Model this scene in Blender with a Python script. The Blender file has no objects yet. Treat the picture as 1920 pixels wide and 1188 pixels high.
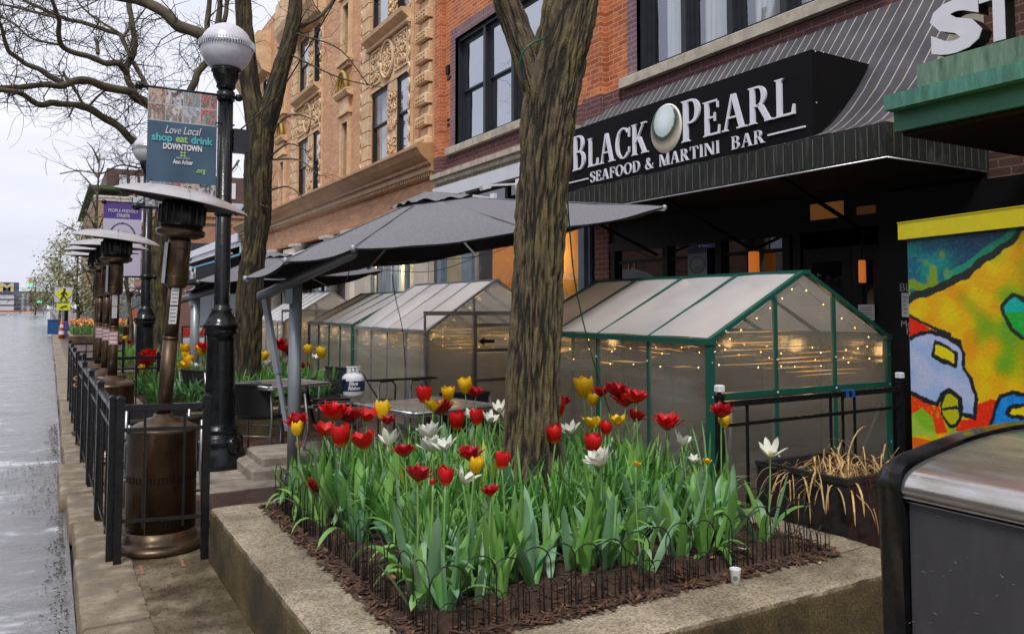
import bpy, math, random
from mathutils import Vector, Matrix, noise as mnoise
R=math.radians
sc=bpy.context.scene
col=sc.collection
rnd=random.Random(7)
# ------------------------------------------------------------------ camera model
F=1500.0; CX=960.0; HY=577.0; PIT=R(3.0); YAW=R(30); CZ=1.5
CY=HY-F*math.tan(PIT)
def ray(px,py):
    x=(px-CX)/F; y=-(py-CY)/F
    fy=math.cos(PIT)-y*math.sin(PIT); fz=math.sin(PIT)+y*math.cos(PIT)
    return Vector((x*math.cos(YAW)+fy*math.sin(YAW), fy*math.cos(YAW)-x*math.sin(YAW), fz))
def PZ(px,py,Z): r=ray(px,py); t=(Z-CZ)/r.z; return Vector((r.x*t,r.y*t,Z))
def PX(px,py,X): r=ray(px,py); t=X/r.x; return Vector((X,r.y*t,CZ+r.z*t))
def PY(px,py,Y): r=ray(px,py); t=Y/r.y; return Vector((r.x*t,Y,CZ+r.z*t))
def PD(px,py,d): r=ray(px,py); return Vector((r.x*d,r.y*d,CZ+r.z*d))
def FY(px,X=7.0): return PX(px,577,X).y
cam_d=bpy.data.cameras.new('camera'); cam=bpy.data.objects.new('camera',cam_d); col.objects.link(cam)
cam.location=(0,0,CZ); cam.rotation_euler=(R(90)+PIT,0,-YAW)
cam_d.sensor_width=36; cam_d.lens=36*F/1920; cam_d.shift_y=-(594-CY)/1920
cam_d.clip_start=.05; cam_d.clip_end=2000
sc.camera=cam
# ------------------------------------------------------------------ materials
def nt(name):
    m=bpy.data.materials.new(name); m.use_nodes=True
    t=m.node_tree; b=t.nodes['Principled BSDF']
    return m,t,b
def N(t,typ,**k):
    n=t.nodes.new(typ)
    for a,v in k.items():
        if a.startswith('i_'):
            key=a[2:]; key=int(key) if key.isdigit() else key.replace('_',' ')
            n.inputs[key].default_value=v
        else: setattr(n,a,v)
    return n
def L(t,a,ao,b,bi): t.links.new(a.outputs[ao],b.inputs[bi])
def c4(c): return (c[0],c[1],c[2],1)
def ramp(t,stops):
    n=t.nodes.new('ShaderNodeValToRGB'); e=n.color_ramp.elements
    while len(e)<len(stops): e.new(.5)
    for i,(p,c) in enumerate(stops):
        e[i].position=p; e[i].color=c4(c) if not isinstance(c,(int,float)) else (c,c,c,1)
    return n
def coords(t,scale=(1,1,1),obj=False):
    if obj: g=N(t,'ShaderNodeTexCoord'); o='Object'
    else: g=N(t,'ShaderNodeNewGeometry'); o='Position'
    mp=N(t,'ShaderNodeMapping'); mp.inputs['Scale'].default_value=scale
    L(t,g,o,mp,'Vector'); return mp
def mat(name,c,rough=.5,metal=0,c2=None,ns=8,bump=0,bs=60,spec=.5,coat=0,scale=(1,1,1),obj=False,rr=0,detail=5,c3=None):
    """principled with two or three colours mixed by noise, roughness variation and bump"""
    m,t,b=nt(name)
    b.inputs['Roughness'].default_value=rough; b.inputs['Metallic'].default_value=metal
    b.inputs['Specular IOR Level'].default_value=spec
    if coat: b.inputs['Coat Weight'].default_value=coat; b.inputs['Coat Roughness'].default_value=.1
    mp=coords(t,scale,obj)
    if c2 is None: c2=tuple(x*.72 for x in c)
    n=N(t,'ShaderNodeTexNoise',i_Scale=ns,i_Detail=detail,i_Roughness=.62); L(t,mp,0,n,'Vector')
    st=[(.34,c2),(.62,c)]
    if c3: st=[(.3,c3),(.48,c2),(.66,c)]
    r=ramp(t,st); L(t,n,0,r,0); L(t,r,0,b,'Base Color')
    if rr:
        n3=N(t,'ShaderNodeTexNoise',i_Scale=ns*.6,i_Detail=3); L(t,mp,0,n3,'Vector')
        mr=N(t,'ShaderNodeMapRange',i_1=.35,i_2=.65,i_3=max(.02,rough-rr),i_4=min(1,rough+rr)); L(t,n3,0,mr,0); L(t,mr,0,b,'Roughness')
    if bump:
        n2=N(t,'ShaderNodeTexNoise',i_Scale=bs,i_Detail=4); L(t,mp,0,n2,'Vector')
        bp=N(t,'ShaderNodeBump',i_Strength=bump,i_Distance=.01); L(t,n2,0,bp,'Height'); L(t,bp,0,b,'Normal')
    return m
def brick(name,c1,c2,mortar,bw=.21,bh=.075,ms=.008,rough=.85,flat=False,vary=.5,wet=0,dirt=None):
    m,t,b=nt(name)
    g=N(t,'ShaderNodeNewGeometry'); sx=N(t,'ShaderNodeSeparateXYZ'); L(t,g,'Position',sx,0)
    cb=N(t,'ShaderNodeCombineXYZ')
    if flat: L(t,sx,0,cb,0); L(t,sx,1,cb,1)
    else:
        ad=N(t,'ShaderNodeMath',operation='ADD'); L(t,sx,0,ad,0); L(t,sx,1,ad,1); L(t,ad,0,cb,0); L(t,sx,2,cb,1)
    br=N(t,'ShaderNodeTexBrick',i_Scale=1,i_Mortar_Size=ms,i_Brick_Width=bw,i_Row_Height=bh,i_Mortar_Smooth=.2,i_Bias=0)
    br.inputs['Color1'].default_value=c4(c1); br.inputs['Color2'].default_value=c4(c2); br.inputs['Mortar'].default_value=c4(mortar)
    L(t,cb,0,br,'Vector')
    n=N(t,'ShaderNodeTexNoise',i_Scale=2.2,i_Detail=6,i_Roughness=.65); L(t,g,'Position',n,'Vector')
    r=ramp(t,[(.3,dirt or (.55,.5,.48)),(.65,(1.08,1.05,1.02))]); L(t,n,0,r,0)
    mx=N(t,'ShaderNodeMix',data_type='RGBA',blend_type='MULTIPLY'); mx.inputs[0].default_value=vary
    L(t,br,0,mx,6); L(t,r,0,mx,7)
    n2=N(t,'ShaderNodeTexNoise',i_Scale=60,i_Detail=3); L(t,g,'Position',n2,'Vector')
    mx2=N(t,'ShaderNodeMix',data_type='RGBA',blend_type='MULTIPLY'); mx2.inputs[0].default_value=.35
    L(t,mx,2,mx2,6); L(t,n2,0,mx2,7); L(t,mx2,2,b,'Base Color')
    b.inputs['Roughness'].default_value=rough
    if wet:
        mr=N(t,'ShaderNodeMapRange',i_1=.4,i_2=.6,i_3=.15,i_4=.6); L(t,n,0,mr,0); L(t,mr,0,b,'Roughness')
    ad2=N(t,'ShaderNodeMath',operation='MULTIPLY_ADD'); ad2.inputs[1].default_value=-1
    L(t,br,'Fac',ad2,0); L(t,n2,0,ad2,2)
    bp=N(t,'ShaderNodeBump',i_Strength=.6,i_Distance=.008); L(t,ad2,0,bp,'Height'); L(t,bp,0,b,'Normal')
    return m
def emis(name,c,s,base=None):
    m,t,b=nt(name); b.inputs['Base Color'].default_value=c4(base or c)
    b.inputs['Emission Color'].default_value=c4(c); b.inputs['Emission Strength'].default_value=s
    return m
def vcol(name,rough=.6,bump=0,bs=80):
    m,t,b=nt(name); a=N(t,'ShaderNodeAttribute',attribute_name='paint'); L(t,a,0,b,'Base Color')
    b.inputs['Roughness'].default_value=rough
    if bump:
        mp=coords(t,(1,1,1)); n2=N(t,'ShaderNodeTexNoise',i_Scale=bs,i_Detail=4); L(t,mp,0,n2,'Vector')
        bp=N(t,'ShaderNodeBump',i_Strength=bump,i_Distance=.005); L(t,n2,0,bp,'Height'); L(t,bp,0,b,'Normal')
    return m
def glass(name,dark=(.02,.022,.025),rough=.03,trans=0.0,wob=.02,spec=1.0,mir=.42):
    """window glass: dark body under a mirror-like coating, faint wobble"""
    m,t,b=nt(name); b.inputs['Base Color'].default_value=c4(dark); b.inputs['Roughness'].default_value=rough
    b.inputs['Specular IOR Level'].default_value=spec; b.inputs['IOR'].default_value=1.5
    if trans: b.inputs['Alpha'].default_value=1-trans
    out=t.nodes['Material Output']; g=N(t,'ShaderNodeBsdfGlossy'); g.inputs['Color'].default_value=(.86,.92,1,1); g.inputs['Roughness'].default_value=rough
    ms=N(t,'ShaderNodeMixShader'); ms.inputs[0].default_value=mir; L(t,b,0,ms,1); L(t,g,0,ms,2); L(t,ms,0,out,0)
    mp=coords(t); n=N(t,'ShaderNodeTexNoise',i_Scale=1.5,i_Detail=1); L(t,mp,0,n,'Vector')
    bp=N(t,'ShaderNodeBump',i_Strength=wob,i_Distance=.5); L(t,n,0,bp,'Height'); L(t,bp,0,b,'Normal'); L(t,bp,0,g,'Normal')
    return m
def poly(name,tint,dcol,fac,rough,gl=.35,stretch=(1,1,1),var=.3,gmix=.12):
    """twin-wall polycarbonate: see-through tint mixed with milky diffuse and gloss, wavy"""
    m,t,b=nt(name); t.nodes.remove(b); out=t.nodes['Material Output']
    tr=N(t,'ShaderNodeBsdfTransparent'); tr.inputs[0].default_value=c4(tint)
    tls=N(t,'ShaderNodeBsdfTranslucent'); df=N(t,'ShaderNodeBsdfPrincipled'); df.inputs['Base Color'].default_value=c4(dcol); df.inputs['Roughness'].default_value=rough
    df.inputs['Specular IOR Level'].default_value=gl
    mp=coords(t,stretch); n=N(t,'ShaderNodeTexNoise',i_Scale=2.6,i_Detail=2,i_Roughness=.5); L(t,mp,0,n,'Vector')
    r=ramp(t,[(.3,tuple(x*(1-var) for x in dcol)),(.7,tuple(min(1,x*(1+var*.8)) for x in dcol))]); L(t,n,0,r,0); L(t,r,0,df,'Base Color')
    bp=N(t,'ShaderNodeBump',i_Strength=.25,i_Distance=.03); L(t,n,0,bp,'Height'); L(t,bp,0,df,'Normal')
    mx=N(t,'ShaderNodeMixShader'); 
    mr=N(t,'ShaderNodeMapRange',i_1=.35,i_2=.65,i_3=fac-.03,i_4=fac+.03); L(t,n,0,mr,0); L(t,mr,0,mx,0)
    L(t,r,0,tls,0); m3=N(t,'ShaderNodeMixShader'); m3.inputs[0].default_value=.45; L(t,df,0,m3,1); L(t,tls,0,m3,2)
    L(t,tr,0,mx,1); L(t,m3,0,mx,2)
    gs=N(t,'ShaderNodeBsdfGlossy'); gs.inputs['Color'].default_value=(.8,.82,.8,1); gs.inputs['Roughness'].default_value=.14; L(t,bp,0,gs,'Normal'); m2=N(t,'ShaderNodeMixShader'); m2.inputs[0].default_value=gmix; L(t,mx,0,m2,1); L(t,gs,0,m2,2); L(t,m2,0,out,0)
    return m
M={}
M['orange_brick']=brick('orange_brick',(.80,.25,.08),(.52,.12,.04),(.70,.45,.30),dirt=(.5,.42,.38),vary=.75)
M['purple_brick']=brick('purple_brick',(.20,.075,.075),(.15,.06,.068),(.30,.19,.17))
M['soldier_brick']=brick('soldier_brick',(.30,.17,.2),(.22,.12,.15),(.42,.33,.33),bw=.075,bh=.22)
M['edge_brick']=brick('edge_brick',(.30,.17,.2),(.22,.12,.15),(.42,.33,.33),bw=.22,bh=.075)
M['tan_brick']=brick('tan_brick',(.88,.53,.31),(.70,.38,.22),(.42,.22,.14),bw=.3,bh=.055,ms=.005,dirt=(.7,.62,.55),vary=.5)
M['red_brick']=brick('red_brick',(.26,.09,.06),(.18,.06,.045),(.36,.26,.21))
M['dark_brick']=brick('dark_brick',(.12,.05,.04),(.09,.04,.03),(.2,.13,.11))
M['paver']=brick('paver',(.12,.05,.035),(.08,.035,.03),(.055,.04,.03),bw=.2,bh=.1,ms=.006,flat=True,wet=1,rough=.5,dirt=(.5,.5,.45))
M['terracotta']=mat('terracotta',(.74,.53,.33),.8,c2=(.56,.36,.19),ns=3,bump=.3,bs=30)
M['terra_dark']=mat('terra_dark',(.40,.22,.11),.75,c2=(.27,.14,.07),ns=3,bump=.2)
M['cornice']=mat('cornice',(.50,.29,.13),.5,c2=(.36,.20,.09),ns=2.5,bump=.1)
M['limestone']=mat('limestone',(.55,.49,.40),.85,c2=(.35,.30,.24),ns=6,bump=.3)
M['stain_stone']=mat('stain_stone',(.44,.40,.30),.85,c2=(.2,.17,.1),ns=5,bump=.3,scale=(3,3,.5))
M['white_panel']=mat('white_panel',(.66,.68,.74),.4,c2=(.58,.6,.66),ns=1.5)
M['cream']=mat('cream',(.58,.52,.44),.75,c2=(.48,.43,.36),ns=3,bump=.1)
M['frame_dark']=mat('frame_dark',(.03,.035,.042),.4,c2=(.024,.028,.034),spec=.25)
M['frame_blue']=mat('frame_blue',(.14,.19,.24),.4,c2=(.1,.14,.18),ns=3)
M['glass']=glass('glass',(.03,.033,.038))
M['glass_dark']=glass('glass_dark',(.006,.006,.007),spec=.5,mir=.12)
M['curtain']=mat('curtain',(.7,.72,.74),.9,c2=(.52,.55,.58),ns=3,scale=(9,9,.3))
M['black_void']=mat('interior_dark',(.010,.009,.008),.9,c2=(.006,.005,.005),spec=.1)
M['black_frame']=mat('black_frame',(.008,.008,.009),.5,c2=(.005,.005,.006),spec=.18)
M['black_metal']=mat('black_metal',(.008,.009,.010),.3,c2=(.013,.013,.014),ns=20,rr=.12,bump=.12,bs=120,spec=.3)
M['lamp_black']=mat('lamp_black',(.006,.007,.009),.22,c2=(.010,.012,.014),ns=14,rr=.1,bump=.15,bs=70,spec=.38)
M['bronze']=mat('bronze',(.105,.068,.038),.34,metal=.6,c2=(.068,.044,.026),ns=9,rr=.1,bump=.06)
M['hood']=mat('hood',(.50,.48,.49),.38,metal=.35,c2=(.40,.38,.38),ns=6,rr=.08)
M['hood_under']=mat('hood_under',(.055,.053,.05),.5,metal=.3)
M['steel']=mat('steel',(.52,.54,.56),.3,metal=.85,c2=(.42,.44,.46),ns=10,rr=.1)
M['umb_pole']=mat('umb_pole',(.33,.37,.41),.35,metal=.3,c2=(.28,.315,.35),ns=5)
M['alu']=mat('alu',(.40,.41,.42),.35,metal=.8,c2=(.3,.31,.32),ns=10)
M['green_frame']=mat('green_frame',(.015,.10,.072),.35,c2=(.012,.085,.062),ns=10)
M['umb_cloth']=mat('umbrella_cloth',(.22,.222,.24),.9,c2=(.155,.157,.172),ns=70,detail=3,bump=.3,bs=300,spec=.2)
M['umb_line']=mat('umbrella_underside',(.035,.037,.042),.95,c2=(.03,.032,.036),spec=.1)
M['concrete']=mat('concrete',(.42,.36,.27),.85,c2=(.20,.165,.12),ns=95,detail=6,bump=.8,bs=160)
M['black_plastic']=mat('black_plastic',(.015,.016,.018),.3,c2=(.022,.023,.025),ns=6,rr=.15,bump=.1)
M['wicker']=mat('wicker',(.016,.015,.015),.5,c2=(.008,.008,.008),ns=70,bump=.8,bs=120,scale=(1,1,4))
M['white_paint']=mat('white_paint',(.74,.75,.78),.45,c2=(.66,.67,.7))
M['letter_white']=mat('letter_white',(.74,.74,.82),.4,c2=(.7,.7,.78))
M['letter_plain']=mat('letter_plain',(.80,.80,.82),.6)
M['wood_dark']=mat('soffit_wood',(.022,.013,.009),.7,c2=(.014,.009,.007),ns=6,scale=(1,8,1),spec=.15)
M['blue']=mat('blue_paint',(.02,.09,.30),.4)
M['orange']=mat('cone_orange',(.75,.14,.02),.5)
M['yellow_sign']=mat('sign_yellow',(.75,.80,.03),.4)
M['red']=mat('red_paint',(.6,.03,.02),.5)
M['stone_grey']=mat('paver_slab',(.34,.30,.25),.7,c2=(.2,.17,.13),ns=7,bump=.4,rr=.15)
# ------------------------------------------------------------------ mesh builder
class MB:
    def __init__(s): s.v=[]; s.f=[]; s.mi=[]; s.sm=[]
    def add(s,vs,fs,mi=0,smooth=False):
        o=len(s.v); s.v+= [tuple(v) for v in vs]
        for f in fs: s.f.append(tuple(i+o for i in f)); s.mi.append(mi); s.sm.append(smooth)
        return s
    def box(s,a,b,mi=0):
        x0,y0,z0=a; x1,y1,z1=b
        if x0>x1:x0,x1=x1,x0
        if y0>y1:y0,y1=y1,y0
        if z0>z1:z0,z1=z1,z0
        vs=[(x0,y0,z0),(x1,y0,z0),(x1,y1,z0),(x0,y1,z0),(x0,y0,z1),(x1,y0,z1),(x1,y1,z1),(x0,y1,z1)]
        return s.add(vs,[(0,3,2,1),(4,5,6,7),(0,1,5,4),(1,2,6,5),(2,3,7,6),(3,0,4,7)],mi)
    def cham(s,a,b,c=.01,mi=0):
        """box with chamfered vertical and top edges"""
        x0,y0,z0=a; x1,y1,z1=b
        def ringv(i,z): return [(x0+i,y0+i+c,z),(x0+i+c,y0+i,z),(x1-i-c,y0+i,z),(x1-i,y0+i+c,z),(x1-i,y1-i-c,z),(x1-i-c,y1-i,z),(x0+i+c,y1-i,z),(x0+i,y1-i-c,z)]
        vs=ringv(0,z0)+ringv(0,z1-c)+ringv(c,z1)
        fs=[tuple(range(7,-1,-1)),tuple(range(16,24))]
        for k in (0,8):
            for i in range(8): fs.append((k+i,k+(i+1)%8,k+8+(i+1)%8,k+8+i))
        return s.add(vs,fs,mi)
    def obox(s,c,ux,uy,uz,sx,sy,sz,mi=0):
        c=Vector(c); ux=Vector(ux).normalized()*sx/2; uy=Vector(uy).normalized()*sy/2; uz=Vector(uz).normalized()*sz/2
        vs=[c+ux*i+uy*j+uz*k for k in (-1,1) for i,j in ((-1,-1),(1,-1),(1,1),(-1,1))]
        return s.add(vs,[(0,3,2,1),(4,5,6,7),(0,1,5,4),(1,2,6,5),(2,3,7,6),(3,0,4,7)],mi)
    def bar(s,a,b,w,h=None,mi=0,up=(0,0,1)):
        """square bar from a to b"""
        a=Vector(a); b=Vector(b); d=b-a; l=d.length
        if l<1e-6: return s
        d/=l; up=Vector(up)
        if abs(d.dot(up))>.98: up=Vector((0,1,0))
        x=d.cross(up).normalized(); y=x.cross(d)
        return s.obox((a+b)/2,x,d,y,w,l,h or w,mi)
    def tube(s,pts,r,n=8,mi=0,cap=True,smooth=True):
        pts=[Vector(p) for p in pts]
        if not hasattr(r,'__len__'): r=[r]*len(pts)
        prev=None; vs=[]
        for i,p in enumerate(pts):
            d=(pts[min(i+1,len(pts)-1)]-pts[max(i-1,0)])
            if d.length<1e-9: d=Vector((0,0,1))
            d.normalize()
            if prev is None:
                u=Vector((0,0,1)) if abs(d.z)<.9 else Vector((1,0,0))
                x=d.cross(u).normalized()
            else:
                x=(prev-d*prev.dot(d))
                if x.length<1e-6: x=d.cross(Vector((0,0,1)))
                x.normalize()
            prev=x; y=d.cross(x)
            for k in range(n):
                a=2*math.pi*k/n; vs.append(p+(x*math.cos(a)+y*math.sin(a))*r[i])
        fs=[]
        for i in range(len(pts)-1):
            for k in range(n): fs.append((i*n+k,i*n+(k+1)%n,(i+1)*n+(k+1)%n,(i+1)*n+k))
        if cap: fs.append(tuple(range(n-1,-1,-1))); fs.append(tuple(range((len(pts)-1)*n,len(pts)*n)))
        return s.add(vs,fs,mi,smooth)
    def lathe(s,c,prof,n=24,mi=0,axis=None,smooth=True,capb=True,capt=True):
        """prof: [(r,z)] around vertical through c, or along axis"""
        c=Vector(c); z=Vector(axis or (0,0,1)).normalized()
        x=z.orthogonal().normalized() if axis else Vector((1,0,0)); y=z.cross(x); vs=[]
        for r,h in prof:
            for k in range(n):
                a=2*math.pi*k/n; vs.append(c+z*h+(x*math.cos(a)+y*math.sin(a))*max(r,1e-4))
        fs=[]
        for i in range(len(prof)-1):
            for k in range(n): fs.append((i*n+k,i*n+(k+1)%n,(i+1)*n+(k+1)%n,(i+1)*n+k))
        if capb: fs.append(tuple(range(n-1,-1,-1)))
        if capt: fs.append(tuple(range((len(prof)-1)*n,len(prof)*n)))
        return s.add(vs,fs,mi,smooth)
    def rbox(s,a,b,r=.018,res=.03,amp=.003,mi=0):
        """worn stone block: rounded, slightly uneven edges"""
        a=[min(a[i],b[i]) for i in range(3)]; b=[max(a[i],b[i]) if a[i]!=b[i] else b[i] for i in range(3)]
        def P(p):
            p=Vector(p); rr=r*(1+.55*mnoise.noise(p*7)+.5*mnoise.noise(p*23)); q=Vector([min(max(p[i],a[i]+rr),b[i]-rr) for i in range(3)]); d=p-q
            if d.length>1e-9: q=q+d.normalized()*rr
            else: q=p
            return q+Vector((mnoise.noise(p*9),mnoise.noise(p*9+Vector((3,0,0))),mnoise.noise(p*11+Vector((0,5,0)))))*amp
        for ax in range(3):
            u,v=(ax+1)%3,(ax+2)%3
            nu=max(2,min(120,int((b[u]-a[u])/res))); nv=max(2,min(120,int((b[v]-a[v])/res)))
            for side in (0,1):
                if ax==2 and side==0: continue
                def f(i,j):
                    # extra samples next to the edges
                    w=lambda t_: t_ if 0 else t_
                    p=[0,0,0]; p[ax]=(b if side else a)[ax]; p[u]=a[u]+(b[u]-a[u])*i; p[v]=a[v]+(b[v]-a[v])*j; return P(p)
                s.grid(f,nu,nv,mi,True)
        return s
    def quad(s,a,b,c,d,mi=0): return s.add([a,b,c,d],[(0,1,2,3)],mi)
    def prism(s,pts,off,mi=0):
        """polygon pts (3d) extruded by vector off"""
        pts=[Vector(p) for p in pts]; off=Vector(off); n=len(pts)
        vs=pts+[p+off for p in pts]
        fs=[tuple(range(n-1,-1,-1)),tuple(range(n,2*n))]+[(i,(i+1)%n,n+(i+1)%n,n+i) for i in range(n)]
        return s.add(vs,fs,mi)
    def grid(s,fn,nu,nv,mi=0,smooth=True):
        vs=[fn(i/nu,j/nv) for j in range(nv+1) for i in range(nu+1)]
        fs=[(j*(nu+1)+i,j*(nu+1)+i+1,(j+1)*(nu+1)+i+1,(j+1)*(nu+1)+i) for j in range(nv) for i in range(nu)]
        return s.add(vs,fs,mi,smooth)
    def mesh(s,name,mats,org=(0,0,0)):
        ox,oy,oz=org
        me=bpy.data.meshes.new(name); me.from_pydata([(x-ox,y-oy,z-oz) for x,y,z in s.v],[],s.f)
        if not isinstance(mats,(list,tuple)): mats=[mats]
        for m in mats: me.materials.append(M[m] if isinstance(m,str) else m)
        me.polygons.foreach_set('material_index',s.mi); me.polygons.foreach_set('use_smooth',s.sm)
        me.update(); return me
    def build(s,name,mats,parent=None,org=None):
        if org is None: org=ORG.get(parent.name,(0,0,0)) if parent is not None else (0,0,0)
        me=s.mesh(name,mats,org)
        o=bpy.data.objects.new(name,me); col.objects.link(o)
        if parent is not None: o.parent=parent; ORG[o.name]=org
        else: o.location=org
        return o
ORG={}
def tag(o,label=None,cat=None,group=None,kind=None):
    if label: o['label']=label
    if cat: o['category']=cat
    if group: o['group']=group
    if kind: o['kind']=kind
    return o
def thing(name,label,cat,loc=(0,0,0),rz=0,group=None,local=False):
    """Empty at the thing's base; parts given in world coordinates unless local"""
    o=bpy.data.objects.new(name,None); col.objects.link(o); o.empty_display_size=.1
    o.location=loc; o.rotation_euler=(0,0,rz); ORG[o.name]=(0,0,0) if (local or rz) else tuple(loc)
    return tag(o,label,cat,group)
def solo(mb,name,mats,label,cat,loc,group=None,kind=None):
    """a thing of one mesh; world coordinates, origin at loc"""
    return tag(mb.build(name,mats,None,org=loc),label,cat,group,kind)
def dup(o,loc=None,rz=None,label=None,parent=None):
    c=o.copy(); col.objects.link(c)
    if loc is not None: c.location=loc
    if rz is not None: c.rotation_euler=(c.rotation_euler[0],c.rotation_euler[1],rz)
    if label: c['label']=label
    if parent is not None: c.parent=parent
    for ch in list(o.children): dup(ch,parent=c)
    return c
def struct(mb,name,mats): return tag(mb.build(name,mats),kind='structure')
def textmesh(body,size,extr=.004,bold=0,shear=0,align='LEFT',spacing=1.0):
    cu=bpy.data.curves.new('txt','FONT'); cu.body=body; cu.size=size; cu.extrude=extr; cu.offset=bold; cu.shear=shear
    cu.align_x=align; cu.space_character=spacing; cu.resolution_u=3
    o=bpy.data.objects.new('txt',cu); col.objects.link(o)
    bpy.context.view_layer.update()
    me=bpy.data.meshes.new_from_object(o.evaluated_get(bpy.context.evaluated_depsgraph_get()))
    bpy.data.objects.remove(o); return me
def text(mb,body,org,xd,ud,size,mi=0,extr=.003,bold=0,shear=0,align='LEFT',width=None,spacing=1.0):
    """append lettering to a mesh builder; org = baseline start (or centre)"""
    me=textmesh(body,size,extr,bold,shear,align,spacing)
    xd=Vector(xd).normalized(); ud=Vector(ud).normalized(); nd=xd.cross(ud); org=Vector(org)
    k=1
    if width and len(me.vertices):
        xs=[v.co.x for v in me.vertices]; k=width/(max(xs)-min(xs))
    vs=[org+xd*v.co.x*k+ud*v.co.y+nd*v.co.z for v in me.vertices]
    mb.add(vs,[tuple(p.vertices) for p in me.polygons],mi); bpy.data.meshes.remove(me)
# ---- serif capitals drawn as strokes (cap height 1)
def _ring(cx,cy,rx,ry,w,tn,a0,a1,n=14):
    o=[];i=[]
    for k in range(n+1):
        a=R(a0+(a1-a0)*k/n); ca,sa=math.cos(a),math.sin(a)
        o.append((cx+rx*ca,cy+ry*sa)); i.append((cx+(rx-w)*ca,cy+(ry-tn)*sa))
    return [[o[k],o[k+1],i[k+1],i[k]] for k in range(n)]
def _st(x,w,y0=0,y1=1,top=True,bot=True,e=.07,h=.045):
    q=[[(x,y0),(x+w,y0),(x+w,y1),(x,y1)]]
    if bot: q.append([(x-e,y0),(x+w+e,y0),(x+w+e*.3,y0+h),(x-e*.3,y0+h)])
    if top: q.append([(x-e*.3,y1-h),(x+w+e*.3,y1-h),(x+w+e,y1),(x-e,y1)])
    return q
def _dg(xa,ya,xb,yb,w): return [[(xa,ya),(xa+w,ya),(xb+w,yb),(xb,yb)]]
def _sf(x0,x1,y,up=True,h=.045): return [[(x0,y),(x1,y),(x1,y+h if up else y),(x0,y+h if up else y)]] if up else [[(x0,y-h),(x1,y-h),(x1,y),(x0,y)]]
def _path(pts,ws):
    q=[]; n=len(pts)
    def nrm(i):
        a=pts[max(i-1,0)]; b=pts[min(i+1,n-1)]; dx,dy=b[0]-a[0],b[1]-a[1]; l=math.hypot(dx,dy) or 1
        return -dy/l,dx/l
    for i in range(n-1):
        n0=nrm(i); n1=nrm(i+1); a,b=pts[i],pts[i+1]
        q.append([(a[0]+n0[0]*ws[i],a[1]+n0[1]*ws[i]),(a[0]-n0[0]*ws[i],a[1]-n0[1]*ws[i]),(b[0]-n1[0]*ws[i+1],b[1]-n1[1]*ws[i+1]),(b[0]+n1[0]*ws[i+1],b[1]+n1[1]*ws[i+1])])
    return q
W_=.15; T_=.055
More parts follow.
